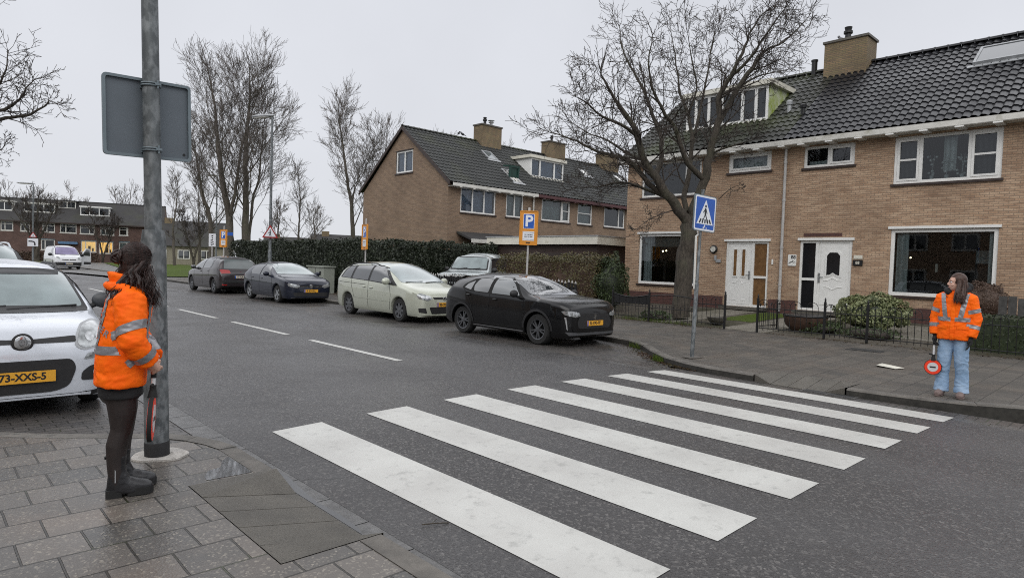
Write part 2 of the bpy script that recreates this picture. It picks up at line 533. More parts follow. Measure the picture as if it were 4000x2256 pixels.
def m_leaf(name, c1, c2, c3):
    t = NT(name)
    oi = t.new('ShaderNodeTexWhiteNoise', noise_dimensions='3D')
    p = t.geo(); n = t.noise(p, 2.2, 3); n2 = t.noise(p, 23.0, 2)
    a = t.mix(t.ramp(n, [(0.35, 0), (0.65, 1)]), c1, c2)
    a = t.mix(t.ramp(n2, [(0.45, 0), (0.7, 1)]), a, c3)
    t.col(a); t.rough(0.55)
    return t.m

def m_ground(name, c1, c2, c3, scale=6.0, rough=0.9, bump=0.6):
    t = NT(name); p = t.geo()
    n = t.noise(p, scale, 6, 0.65); n2 = t.noise(p, scale*0.12, 4); f = t.noise(p, scale*12, 3, 0.7)
    a = t.mix(t.ramp(n, [(0.35, 0), (0.65, 1)]), c1, c2)
    a = t.mix(t.ramp(n2, [(0.45, 0), (0.65, 1)]), a, c3)
    a = t.mix(t.ramp(f, [(0.5, 0), (0.8, 0.6)]), a, tuple(x*0.4 for x in c1))
    t.col(a); t.rough(rough); t.bump(f, bump, 0.02); t.b.inputs['Specular IOR Level'].default_value = 0.08
    return t.m

M = {}
M['asphalt'] = m_asphalt()
M['pave_l'] = m_paving('wet_grey_slabs', 0.29, 0.30, 0.5, (0.150, 0.132, 0.116), (0.058, 0.058, 0.056), (0.022, 0.020, 0.016), ox=0.015, oy=-0.22, jw=0.0065, speck=0.5, wet=(0.22, 0.5))
M['pave_r'] = m_paving('dark_grey_slabs', 0.30, 0.30, 0.5, (0.098, 0.086, 0.072), (0.048, 0.044, 0.039), (0.036, 0.032, 0.027), speck=0.2, wet=(0.5, 0.8), jw=0.006)
M['bay'] = m_paving('brick_pavers', 0.21, 0.105, 0.5, (0.085, 0.078, 0.074), (0.055, 0.052, 0.052), (0.022, 0.021, 0.019), speck=0.15, jw=0.007, wet=(0.3, 0.6))
M['far_pave'] = m_paving('pale_slabs', 0.3, 0.3, 0.5, (0.13, 0.125, 0.12), (0.10, 0.098, 0.095), (0.05, 0.05, 0.045))
M['kerb'] = mat('kerb_concrete', (0.115, 0.105, 0.092), 0.6, var=0.3, vscale=5, bump=0.5, bscale=90, dirt=((0.05, 0.048, 0.04), 0.52, 9))
M['kerb_dark'] = mat('wet_concrete', (0.092, 0.084, 0.070), 0.5, var=0.25, vscale=3, bump=0.6, bscale=140, dirt=((0.042, 0.038, 0.030), 0.50, 85))
M['kerb_edge'] = mat('dark_kerb_side', (0.030, 0.028, 0.024), 0.8, var=0.4, vscale=14)  # darker tone on the upright faces of the stones
M['gutter'] = mat('wet_gutter', (0.10, 0.098, 0.096), 0.28, var=0.3, vscale=9, bump=0.35, bscale=110, dirt=((0.05, 0.048, 0.046), 0.5, 14))
def m_zebra():
    t = NT('thermoplastic_paint'); p = t.geo()
    big = t.noise(p, 1.5, 5); sc = t.noise(p, 9.0, 6, 0.7); f = t.noise(p, 130.0, 3, 0.7)
    a = t.mix(t.ramp(big, [(0.35, 0), (0.65, 1)]), (0.55, 0.55, 0.52), (0.46, 0.455, 0.43))
    a = t.mix(t.ramp(sc, [(0.55, 0), (0.70, 0.6)]), a, (0.27, 0.27, 0.255))
    a = t.mix(t.ramp(f, [(0.56, 0), (0.75, 0.35)]), a, (0.35, 0.34, 0.33))
    sv = t.noise(t.coord('Object', (26.0, 1.2, 1.0)), 1.0, 4, 0.75)
    a = t.mix(t.ramp(sv, [(0.62, 0), (0.74, 0.55)]), a, (0.30, 0.30, 0.29))
    t.col(a); t.rough(0.42); t.bump(f, 0.25, 0.003)
    return t.m
M['zebra'] = m_zebra()
M['galv'] = m_galv()
M['alu_back'] = mat('sign_back_grey', (0.115, 0.135, 0.155), 0.5, 0.2, var=0.06)
M['alu_rim'] = mat('sign_rim_grey', (0.15, 0.185, 0.205), 0.45, 0.2, var=0.08)
M['steel'] = mat('bright_steel', (0.45, 0.46, 0.47), 0.35, 0.9)
M['black_band'] = mat('black_sleeve', (0.012, 0.012, 0.013), 0.7, var=0.3, vscale=30)
M['white_conc'] = mat('pale_mortar', (0.42, 0.40, 0.37), 0.8, var=0.2, vscale=14, bump=0.6, bscale=60, dirt=((0.16, 0.15, 0.13), 0.55, 16))
M['brick1'] = m_brick('yellow_brown_brick', (0.42, 0.272, 0.172), (0.29, 0.178, 0.114), (0.52, 0.375, 0.255), (0.245, 0.185, 0.135), dark=0.5)
M['brick_red'] = m_brick('dark_red_plinth_brick', (0.115, 0.045, 0.035), (0.085, 0.035, 0.03), (0.13, 0.055, 0.045), (0.06, 0.045, 0.04))
M['brick2'] = m_brick('brown_brick', (0.255, 0.172, 0.112), (0.19, 0.126, 0.084), (0.295, 0.205, 0.138), (0.185, 0.142, 0.108), dark=0.45)
M['brick3'] = m_brick('far_dark_brick', (0.12, 0.062, 0.05), (0.09, 0.05, 0.042), (0.14, 0.075, 0.058), (0.09, 0.075, 0.065))
M['brick_dark'] = m_brick('near_black_brick', (0.065, 0.04, 0.034), (0.05, 0.033, 0.028), (0.075, 0.046, 0.038), (0.045, 0.036, 0.032))
M['chim'] = m_brick('weathered_chimney_brick', (0.27, 0.18, 0.10), (0.15, 0.11, 0.07), (0.20, 0.16, 0.08), (0.13, 0.11, 0.08), dark=0.6)
M['roof1'] = m_tiles('glazed_black_tiles', (0.010, 0.0105, 0.013), (0.018, 0.018, 0.021), (0.03, 0.034, 0.022), 0.2, 0.3, 0.62)
M['roof1m'] = m_tiles('mossy_black_tiles', (0.017, 0.018, 0.016), (0.032, 0.033, 0.025), (0.045, 0.054, 0.022), 0.34, 0.8, 0.47)
M['roof2'] = m_tiles('grey_tiles', (0.024, 0.026, 0.026), (0.040, 0.042, 0.040), (0.05, 0.055, 0.03), 0.5, 0.6, 0.56)
M['roof3'] = m_tiles('far_dark_tiles', (0.03, 0.029, 0.03), (0.042, 0.04, 0.04), (0.042, 0.045, 0.028), 0.7, 0.5, 0.5)
M['white'] = mat('white_upvc', (0.74, 0.74, 0.72), 0.35, var=0.05, vscale=5, dirt=((0.52, 0.50, 0.44), 0.62, 4))
M['white_dirty'] = mat('weathered_white_wood', (0.60, 0.59, 0.55), 0.5, var=0.12, vscale=4, dirt=((0.30, 0.29, 0.22), 0.56, 3))
M['algae'] = mat('algae_white_panel', (0.50, 0.52, 0.40), 0.6, dirt=((0.26, 0.33, 0.05), 0.42, 1.6))
M['cream'] = mat('cream_board', (0.62, 0.60, 0.52), 0.5, var=0.1, vscale=3, dirt=((0.40, 0.38, 0.30), 0.6, 3))
M['zinc'] = mat('zinc', (0.36, 0.37, 0.38), 0.5, 0.3, var=0.2, vscale=5)
M['pipe'] = mat('grey_drainpipe', (0.42, 0.41, 0.40), 0.5, var=0.12, vscale=8)
M['dark_wood'] = mat('dark_brown_sill', (0.035, 0.022, 0.018), 0.5, var=0.3, vscale=10)
M['maroon'] = mat('maroon_fascia', (0.07, 0.022, 0.024), 0.5, var=0.25, vscale=6)
M['glass'] = m_glass('window_glass', (0.62, 0.68, 0.70))
M['glass_door'] = mat('dark_door_glass', (0.012, 0.012, 0.014), 0.12)
M['glass_amber'] = mat('amber_door_glass', (0.16, 0.085, 0.035), 0.2, var=0.3, vscale=9)
M['room'] = mat('dim_room', (0.085, 0.08, 0.075), 0.9)
M['room_obj'] = mat('dim_furniture', (0.05, 0.04, 0.035), 0.8, var=0.4, vscale=4)
def m_curtain(name, c1, c2):
    t = NT(name)
    w = t.new('ShaderNodeTexWave', wave_type='BANDS', bands_direction='Y'); w.inputs['Scale'].default_value = 2.6; w.inputs['Distortion'].default_value = 2.5
    w.inputs['Detail'].default_value = 2
    t.link(t.geo(), w.inputs['Vector'])
    t.col(t.mix(w.outputs['Fac'], c1, c2)); t.rough(0.9)
    return t.m
M['curtain'] = m_curtain('pale_curtain', (0.42, 0.46, 0.44), (0.62, 0.66, 0.64))
M['curtain_blue'] = m_curtain('blue_grey_curtain', (0.36, 0.41, 0.52), (0.52, 0.56, 0.66))
M['curtain_dark'] = m_curtain('dark_net', (0.05, 0.052, 0.055), (0.10, 0.10, 0.105))
M['blind'] = mat('grey_green_blind', (0.22, 0.23, 0.21), 0.8)
M['warm_lit'] = emit('lit_room', (0.90, 0.68, 0.30), 0.55)
M['lamp_lit'] = emit('small_lit_lamp', (1.0, 0.85, 0.55), 4.0)
M['iron'] = mat('black_iron', (0.014, 0.014, 0.015), 0.45, 0.2, var=0.3, vscale=20)
M['bark'] = m_bark('grey_bark', (0.028, 0.023, 0.018), (0.085, 0.071, 0.055))
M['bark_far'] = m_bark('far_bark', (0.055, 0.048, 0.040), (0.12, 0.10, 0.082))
M['twig'] = mat('twig_bark', (0.045, 0.036, 0.030), 0.9, var=0.3, vscale=3)
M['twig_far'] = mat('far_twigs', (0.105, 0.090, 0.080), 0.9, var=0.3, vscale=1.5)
M['conifer'] = m_leaf('dark_conifer', (0.010, 0.015, 0.008), (0.017, 0.026, 0.011), (0.026, 0.036, 0.015))
M['brown_leaf'] = m_leaf('autumn_hedge_leaf', (0.085, 0.055, 0.025), (0.11, 0.09, 0.03), (0.075, 0.095, 0.03))
M['green_leaf'] = m_leaf('green_hedge_leaf', (0.022, 0.038, 0.012), (0.035, 0.055, 0.016), (0.05, 0.07, 0.02))
M['varieg'] = m_leaf('variegated_leaf', (0.07, 0.095, 0.035), (0.14, 0.165, 0.065), (0.30, 0.30, 0.16))
M['low_hedge'] = m_leaf('low_hedge_leaf', (0.014, 0.022, 0.009), (0.022, 0.036, 0.011), (0.035, 0.048, 0.014))
M['hedge_top'] = m_leaf('yellow_green_leaf', (0.07, 0.08, 0.015), (0.10, 0.105, 0.02), (0.06, 0.075, 0.018))
M['rust_bush'] = m_leaf('rust_twig_bush', (0.060, 0.032, 0.022), (0.085, 0.05, 0.032), (0.10, 0.065, 0.045))
M['straw'] = mat('straw_grass', (0.30, 0.22, 0.11), 0.8, var=0.35, vscale=9)
M['soil'] = m_ground('garden_soil', (0.085, 0.075, 0.060), (0.13, 0.118, 0.10), (0.06, 0.058, 0.04), 5)
M['gravel'] = m_ground('pale_gravel', (0.19, 0.175, 0.15), (0.25, 0.235, 0.20), (0.15, 0.14, 0.11), 14)
M['grass'] = m_ground('lawn', (0.060, 0.092, 0.016), (0.08, 0.115, 0.022), (0.07, 0.09, 0.028), 9)
M['earth'] = m_ground('distant_earth', (0.07, 0.07, 0.045), (0.085, 0.08, 0.055), (0.06, 0.07, 0.03), 1.0)
M['leaflitter'] = m_ground('leaf_litter', (0.055, 0.030, 0.018), (0.08, 0.05, 0.028), (0.05, 0.045, 0.02), 16)
# ------------------------------------------------------------------ the ground, road and pavements
def zroad(x): return -0.0065*(min(max(x, 1.6), 9.4)-5.74)**2
def zright(x): return 0.03+0.015*(x-9.2)

mb = MB(); mb.add([(-900, -400, -0.20), (1200, -400, -0.20), (1200, 1600, -0.20), (-900, 1600, -0.20)], [(0, 1, 2, 3)])
mb.build('ground', M['earth'], kind='structure')

mb = MB()
xs = [2.13+(8.80-2.13)*i/16 for i in range(17)]
ys = [-30, -10, 0, 5, 10, 20, 30, 36]
vs = [(x, y, zroad(x)) for y in ys for x in xs]
fs = [(j*17+i, j*17+i+1, (j+1)*17+i+1, (j+1)*17+i) for j in range(len(ys)-1) for i in range(16)]
mb.add(vs, fs)
mb.build('road', M['asphalt'], smooth=180, kind='structure')
mb = MB()
mb.add([(-60, 36, -0.075), (2.13, 36, -0.075), (8.8, 36, -0.075), (9.3, 44, -0.075), (9.4, 49, -0.075), (8.6, 54, -0.075), (5, 60, -0.075), (-4, 66, -0.075), (-60, 84, -0.075)],
       [tuple(range(9))])
mb.build('road', M['asphalt'], kind='structure')

# gutter channels along both edges of the asphalt
def strip(name, pts, w, z, material, seg=None, h=0.0):
    """flat channel following a polyline: inner edge on the line, width w to its left"""
    mb = MB()
    for (x0, y0), (x1, y1) in zip(pts[:-1], pts[1:]):
        d = Vector((x1-x0, y1-y0)); L = d.length; d.normalize(); n = Vector((-d.y, d.x))
        k = max(1, int(round(L/seg))) if seg else 1
        for i in range(k):
            a = i*L/k+(0.004 if seg else 0); b = (i+1)*L/k-(0.004 if seg else 0)
            p = Vector((x0, y0))+d*a; q = Vector((x0, y0))+d*b
            mb.add([(p.x, p.y, z), (q.x, q.y, z), (q.x+n.x*w, q.y+n.y*w, z), (p.x+n.x*w, p.y+n.y*w, z)], [(0, 1, 2, 3)])
    return mb.build(name, material, kind='structure')
strip('gutter', [(2.15, -20), (2.15, 36)], 0.24, -0.086, M['gutter'], 0.5)
strip('gutter', [(8.98, -20), (8.98, 36)], 0.22, -0.066, M['gutter'], 0.5)
strip('gutter', [(9.34, -6), (9.34, 9.2)], 0.34, -0.071, M['bay'])

# parking bays
mb = MB(); mb.add([(-0.6, 5.0, -0.092), (1.92, 5.0, -0.092), (1.92, 36, -0.092), (-0.6, 36, -0.092)], [(0, 1, 2, 3)])
mb.build('parking_bay', M['bay'], kind='structure')
mb = MB(); mb.add([(8.99, 6.0, -0.075), (11.5, 6.0, -0.05), (11.5, 44, -0.05), (8.99, 44, -0.075)], [(0, 1, 2, 3)])
mb.build('parking_bay', M['bay'], kind='structure')

# kerbs
KL = [(1.95, -15), (1.95, 3.047)]
KL2 = [(1.95, 4.47), (1.95, 5.20), (1.90, 5.44), (1.80, 5.68), (1.64, 5.90), (1.46, 6.06), (1.22, 6.22), (0.80, 6.56), (0.56, 6.80), (-0.10, 7.48), (-0.32, 7.80), (-0.35, 8.3), (-0.35, 36)]
KR = [(11.3, 44), (11.3, 9.0), (11.15, 8.15), (10.75, 7.5), (10.25, 6.98), (9.75, 6.36), (9.48, 5.80), (9.34, 5.2), (9.30, 4.48)]
KR2 = [(9.30, 3.16), (9.34, 2.75), (9.42, 2.3), (9.60, 1.75), (9.9, 1.2), (10.5, 0.5), (11.3, -0.1), (11.5, -1.0), (11.5, -15)]
def side_offset(pts, w):
    out = []
    for i, p in enumerate(pts):
        a = Vector(pts[max(i-1, 0)]); b = Vector(pts[min(i+1, len(pts)-1)])
        d = (b-a).normalized(); n = Vector((-d.y, d.x))
        out.append((p[0]+n.x*w, p[1]+n.y*w))
    return out
def kerb(name, pts, w, zt, zb, stone=1.0):
    """kerb stones with open joints, face on the polyline and body to its left"""
    mb = MB(); off = side_offset(pts, w); rr = random.Random(len(pts))
    for i in range(len(pts)-1):
        a, b = Vector(pts[i]), Vector(pts[i+1]); c, d = Vector(off[i]), Vector(off[i+1])
        L = (b-a).length; k = max(1, int(round(L/stone)))
        for j in range(k):
            g = 0.004/L
            s0, s1 = j/k+(g if L > 0.7 else 0), (j+1)/k-(g if L > 0.7 else 0)
            p = a.lerp(b, s0); q = a.lerp(b, s1); r = d.lerp(c, 1-s1); s = d.lerp(c, 1-s0)
            dz = rr.uniform(-0.004, 0.004)
            zt_ = lambda v: (zt(v.x) if callable(zt) else zt)+dz
            # bevelled front arris
            pi = p.lerp(s, 0.12); qi = q.lerp(r, 0.12)
            vs = [(p.x, p.y, zb), (q.x, q.y, zb), (q.x, q.y, zt_(q)-0.022), (p.x, p.y, zt_(p)-0.022), (qi.x, qi.y, zt_(q)), (pi.x, pi.y, zt_(p)), (r.x, r.y, zt_(r)), (s.x, s.y, zt_(s)), (r.x, r.y, zb), (s.x, s.y, zb)]
            n = len(mb.v); mb.v += vs
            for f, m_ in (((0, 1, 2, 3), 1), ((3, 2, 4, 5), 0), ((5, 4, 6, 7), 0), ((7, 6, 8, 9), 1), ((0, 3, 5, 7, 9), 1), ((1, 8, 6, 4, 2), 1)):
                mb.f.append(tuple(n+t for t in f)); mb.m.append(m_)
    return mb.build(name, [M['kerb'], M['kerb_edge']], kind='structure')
kerb('kerb', KL, 0.15, 0.038, -0.19)
kerb('kerb', KL2, 0.15, 0.038, -0.19)
kerb('kerb', KR[::-1][::-1], 0.15, zright, -0.19)
kerb('kerb', KR2, 0.15, zright, -0.19)

# left pavement (notched for the dropped kerb)
li = side_offset(KL2, 0.146)
poly = [(1.804, -15), (1.804, 3.05), (1.36, 3.05), (1.36, 4.49), (1.80, 4.49)]+li[1:]+[(-7, 36), (-7, -15)]
mb = MB(); mb.add([(x, y, 0.034) for x, y in poly], [tuple(range(len(poly)))])
mb.build('pavement', M['pave_l'], kind='structure')

# right pavement
ra = side_offset(KR, 0.146); rb = side_offset(KR2, 0.146)
poly = ra+[(9.9, 4.46), (9.9, 3.18)]+rb+[(15.15, -15), (15.15, 44)]
mb = MB(); mb.add([(x, y, zright(x)-0.004) for x, y in poly], [tuple(range(len(poly)))])
mb.build('pavement', M['pave_r'], kind='structure')

# dropped kerbs: sloping slabs between two wedge stones
def ramp(name, x_in, x_out, y0, y1, wedge, zi, zo, n=3, foot=-0.19):
    mb = MB(); s = 1 if x_out > x_in else -1
    ya, yb = y0+wedge, y1-wedge
    for i in range(n):
        a = ya+(yb-ya)*i/n+0.004; b = ya+(yb-ya)*(i+1)/n-0.004
        mb.add([(x_in+0.004*s, a, zi), (x_out, a, zo), (x_out, b, zo), (x_in+0.004*s, b, zi), (x_out, a, foot), (x_out, b, foot), (x_in, a, foot), (x_in, b, foot)],
               [(0, 1, 2, 3), (1, 4, 5, 2), (0, 6, 4, 1), (3, 2, 5, 7)])
    for ye, yi in ((y1-0.003, yb+0.004), (y0+0.003, ya-0.004)):
        xo2 = x_out-0.03*s
        mb.add([(x_in+0.004*s, ye, zi+0.001), (xo2, ye, zi+0.001), (x_in+0.004*s, yi, zi+0.001), (x_out, yi, zo+0.002), (xo2, ye, foot), (x_out, yi, foot), (x_in, yi, foot)],
               [(0, 1, 2), (2, 1, 3), (1, 4, 5, 3), (2, 3, 5, 6)])
    me = mb.build(name, M['kerb_dark'], kind='structure')
    return me
ramp('dropped_kerb', 1.36, 1.985, 3.05, 4.49, 0.27, 0.036, -0.080)
ramp('dropped_kerb', 9.90, 9.27, 3.18, 4.46, 0.26, 0.037, -0.062)

# painted markings, sheets 4 mm above the asphalt
def paint(name, x0, x1, y0, y1, rows=8):
    mb = MB(); vs = []; n = 4
    for j in range(rows+1):
        for i in range(n+1):
            x = x0+(x1-x0)*i/n; y = y0+(y1-y0)*j/rows
            vs.append((x, y, zroad(x)+0.004))
    fs = [(j*(n+1)+i, j*(n+1)+i+1, (j+1)*(n+1)+i+1, (j+1)*(n+1)+i) for j in range(rows) for i in range(n)]
    mb.add(vs, fs)
    return mb.build(name, M['zebra'], smooth=180, kind='structure')
for i in range(7):
    paint('zebra_stripe', 2.494+i, 2.994+i, 1.855, 5.835)
for k in range(6):
    paint('lane_dash', 5.60, 5.72, 8.49+k*4.08, 11.54+k*4.08)

# standing water on the left pavement and in the gutter
def sheet(name, pts, z, material):
    mb = MB(); mb.add([(x, y, z) for x, y in pts], [tuple(range(len(pts)))])
    return mb.build(name, material, kind='structure')
M['water'] = mat('shallow_water', (0.11, 0.115, 0.12), 0.05, spec=1.0, coat=1.0)  # pale base colour stands in for sky mirrored in the puddle
rr = random.Random(3)
def blob(cx, cy, rx, ry, rot=0, n=26, j=0.2):
    out = []
    for k in range(n):
        a = 2*PI*k/n; q = 1+rr.uniform(-j, j)
        x, y = math.cos(a)*rx*q, math.sin(a)*ry*q
        out.append((cx+x*math.cos(rot)-y*math.sin(rot), cy+x*math.sin(rot)+y*math.cos(rot)))
    return out
sheet('puddle', [(1.50, 4.60), (1.56, 4.72), (1.66, 4.76), (1.72, 4.90), (1.79, 4.98), (1.797, 4.7), (1.79, 4.515), (1.60, 4.52), (1.49, 4.53)], 0.0365, M['water'])
sheet('puddle', [(1.997, 3.35), (2.03, 3.45), (2.045, 3.7), (2.03, 4.0), (2.06, 4.3), (2.10, 4.6), (2.09, 4.95), (2.04, 5.1), (2.0, 4.9), (1.997, 4.3)], -0.0835, mat('thin_gutter_water', (0.05, 0.05, 0.05), 0.16, spec=0.8))

# far side: verge, paving round the bend
def flat(name, pts, z, material): return sheet(name, pts, z, material)
flat('far_pavement', [(9.42, 44.2), (9.55, 49), (8.75, 54.2), (5, 60.4), (-4, 66.4), (-60, 84.5), (-60, 130), (60, 118), (60, 44.2)], 0.02, M['far_pave'])
flat('verge', [(11.8, 46.5), (48, 46.5), (48, 100), (20, 103), (13.5, 60)], 0.07, M['grass'])
flat('verge', [(-50, 90), (8.3, 73), (11.5, 79), (15.5, 104), (-50, 124)], 0.06, M['grass'])
mb = MB(); mb.box(11.4, 11.8, 46.1, 104, -0.1, 0.10); mb.build('kerb', M['kerb'], kind='structure')

# front gardens of the near terrace and the driveway beside it
mb = MB()
mb.add([(15.15, -10, 0.105), (20.6, -10, 0.30), (20.6, 15.4, 0.30), (15.15, 15.4, 0.105)], [(0, 1, 2, 3)])
mb.build('garden_soil', M['soil'], kind='structure')
flat('driveway', [(15.15, 15.4), (30, 15.4), (30, 25.2), (15.15, 25.2)], 0.11, M['far_pave'])
flat('lawn', [(15.15, 25.2), (60, 25.2), (60, 46.5), (15.15, 46.5)], 0.10, M['grass'])
def gsheet(name, y0, y1, x0, x1, material, dz=0.006, j=0.06):
    r2 = random.Random(int(y0*100)); pts = []
    for (a, b, c, d) in ((x0, y0, x1, y0), (x1, y0, x1, y1), (x1, y1, x0, y1), (x0, y1, x0, y0)):
        for k in range(6):
            t = k/6
            pts.append((a+(c-a)*t+r2.uniform(-j, j), b+(d-b)*t+r2.uniform(-j, j)))
    mb = MB(); mb.add([(x, y, 0.105+(x-15.15)*0.0358+dz) for x, y in pts], [tuple(range(len(pts)))])
    return mb.build(name, material, kind='structure')
gsheet('gravel_path', 9.7, 11.0, 15.3, 20.4, M['gravel'])
gsheet('gravel_path', 7.1, 8.3, 15.2, 20.4, M['gravel'])
gsheet('gravel_path', 3.0, 5.6, 16.6, 19.8, M['gravel'])
gsheet('lawn', 8.4, 9.5, 17.2, 20.2, M['grass'])
# ------------------------------------------------------------------ houses (local frame: front on y=0 facing -y, u to the right, depth +y)
def wall_holes(mb, u0, u1, z0, z1, holes, reveal=0.11, y=0.0, mi=0):
    us = sorted({u0, u1, *[h[0] for h in holes], *[h[1] for h in holes]})
    zs = sorted({z0, z1, *[h[2] for h in holes], *[h[3] for h in holes]})
    us = [u for u in us if u0 <= u <= u1]; zs = [z for z in zs if z0 <= z <= z1]
    for i in range(len(us)-1):
        for j in range(len(zs)-1):
            cu, cz = (us[i]+us[i+1])/2, (zs[j]+zs[j+1])/2
            if any(h[0] < cu < h[1] and h[2] < cz < h[3] for h in holes): continue
            mb.add([(us[i], y, zs[j]), (us[i+1], y, zs[j]), (us[i+1], y, zs[j+1]), (us[i], y, zs[j+1])], [(0, 1, 2, 3)], mi)
    for a, b, c, d in [h[:4] for h in holes]:
        Y = y+reveal
        mb.add([(a, y, c), (b, y, c), (b, y, d), (a, y, d), (a, Y, c), (b, Y, c), (b, Y, d), (a, Y, d)],
               [(0, 4, 5, 1), (1, 5, 6, 2), (2, 6, 7, 3), (3, 7, 4, 0)], mi)

def frame_bars(mb, u0, u1, z0, z1, w, y0, y1, mull=(), trans=(), mw=None):
    """outer frame w wide, mullions at u, transoms (ua, ub, z); pieces butt end to end"""
    mw = mw or w
    mb.box(u0, u0+w, y0, y1, z0, z1); mb.box(u1-w, u1, y0, y1, z0, z1)
    mb.box(u0+w, u1-w, y0, y1, z1-w, z1); mb.box(u0+w, u1-w, y0, y1, z0, z0+w)
    for u in mull: mb.box(u-mw/2, u+mw/2, y0, y1, z0+w, z1-w)
    for ua, ub, z in trans: mb.box(ua, ub, y0+0.012, y1-0.012, z-mw*0.3, z+mw*0.3)

def window(par, u0, u1, z0, z1, w=0.075, mull=(), trans=(), sashes=(), frame='white', sill='dark_wood', sillproud=0.05, curtain=None, room=True, y=0.0, glass='glass', header=None, depth=2.2, roommat='room', lit=None, items=()):
    """frame mesh with pane, sill, curtain and the room behind as children"""
    mb = MB(); frame_bars(mb, u0+0.004, u1-0.004, z0+0.004, z1-0.004, w, y+0.035, y+0.105, mull, trans)
    for (a, b, c, d) in sashes:          # raised opening sash inside a bay
        sw = 0.055
        mb.box(a, a+sw, y+0.018, y+0.09, c, d); mb.box(b-sw, b, y+0.018, y+0.09, c, d)
        mb.box(a+sw, b-sw, y+0.018, y+0.09, d-sw, d); mb.box(a+sw, b-sw, y+0.018, y+0.09, c, c+sw)
    f = mb.build('window', M[frame], par)
    MB().add([(u0+0.02, y+0.07, z0+0.02), (u1-0.02, y+0.07, z0+0.02), (u1-0.02, y+0.07, z1-0.02), (u0+0.02, y+0.07, z1-0.02)], [(0, 1, 2, 3)]).build('pane', M[glass], f)
    if sill: MB().box(u0-0.05, u1+0.05, y-sillproud, y+0.03, z0-0.07, z0-0.002).build('sill', M[sill], f)
    if header: MB().box(u0-0.06, u1+0.06, y-0.055, y+0.03, z1+0.002, z1+0.075).build('window_header', M[header], f)
    if curtain:
        for spec in curtain:
            a, b, c, d, mt = spec
            mb = MB(); n = max(4, int((b-a)/0.03)); vs = []
            for k in range(n+1):
                uu = a+(b-a)*k/n; yy = y+0.20+0.022*math.sin(k*1.9)
                vs += [(uu, yy, c), (uu, yy, d)]
            mb.add(vs, [(2*k, 2*k+2, 2*k+3, 2*k+1) for k in range(n)])
            mb.build('curtain', M[mt], f, smooth=180)
    if room:
        mb = MB(); a, b, c, d = u0-0.3, u1+0.3, z0-0.25, z1+0.15; Y0, Y1 = y+0.112, y+depth
        mb.add([(a, Y0, c), (b, Y0, c), (b, Y0, d), (a, Y0, d), (a, Y1, c), (b, Y1, c), (b, Y1, d), (a, Y1, d)],
               [(0, 1, 5, 4), (1, 2, 6, 5), (2, 3, 7, 6), (3, 0, 4, 7), (4, 5, 6, 7)])
        # dark inner lining round the opening keeps daylight out except through the pane
        mb.add([(a, Y0, c), (u0, Y0, z0), (b, Y0, c), (u1, Y0, z0), (b, Y0, d), (u1, Y0, z1), (a, Y0, d), (u0, Y0, z1)],
               [(0, 2, 3, 1), (2, 4, 5, 3), (4, 6, 7, 5), (6, 0, 1, 7)])
        mb.build('interior', M[lit or roommat], f)
        if items:
            mb = MB()
            for (a, b, y0, y1, c, d) in items: mb.box(a, b, y+y0, y+y1, c, d)
            mb.build('furniture', M['room_obj'], f)
    return f

def tile_slope(u0, u1, y0, z0, y1, z1, tw=0.205, course=0.335, amp=0.025, step=0.030, holes=(), spc=6):
    """pantiled roof face from eave (y0,z0) to ridge (y1,z1); holes are (ua,ub,ta,tb) fractions up the slope"""
    mb = MB(); S = math.hypot(y1-y0, z1-z0); d = Vector((0, (y1-y0)/S, (z1-z0)/S)); nrm = Vector((0, -d.z, d.y))
    if nrm.z < 0: nrm = -nrm
    nc = max(2, int(round(S/course))); nu = max(2, int(round((u1-u0)/tw)))*spc
    prof = []
    for i in range(nu+1):
        ph = (i % spc)/spc
        prof.append(amp*(math.sin(2*PI*ph)+0.35*math.sin(4*PI*ph+0.8)))
    rows = []
    for c in range(nc):
        for t, o in ((c/nc, step), ((c+1)/nc, 0.0)):
            rows.append((t, o))
    vs = []
    for t, o in rows:
        for i in range(nu+1):
            u = u0+(u1-u0)*i/nu
            jit = 0.004*noise.noise(Vector((u*4, t*40, 1)))
            p = Vector((u, y0, z0))+d*(S*t)+nrm*(prof[i]+o+jit+0.03)
            vs.append(p)
    fs = []; n = nu+1
    for r in range(len(rows)-1):
        tm = (rows[r][0]+rows[r+1][0])/2
        for i in range(nu):
            um = u0+(u1-u0)*(i+0.5)/nu
            if any(a < um < b and ta < tm < tb for a, b, ta, tb in holes): continue
            fs.append((r*n+i, r*n+i+1, (r+1)*n+i+1, (r+1)*n+i))
    mb.add(vs, fs)
    return mb

def ridge_tiles(u0, u1, y, z, r=0.12, step=0.36):
    mb = MB(); u = u0
    while u < u1-0.05:
        e = min(u+step, u1); ra, rb_ = r*1.08, r*0.96
        rings = []
        for uu, rad in ((u, ra), (u+0.05, ra), (u+0.051, rb_), (e, rb_)):
            rings.append([Vector((uu, y+rad*math.cos(a), z-0.03+rad*0.8*math.sin(a))) for a in [PI*k/8 for k in range(9)]])
        mb.loft(rings, caps=False, closed=False)
        u = e
    return mb

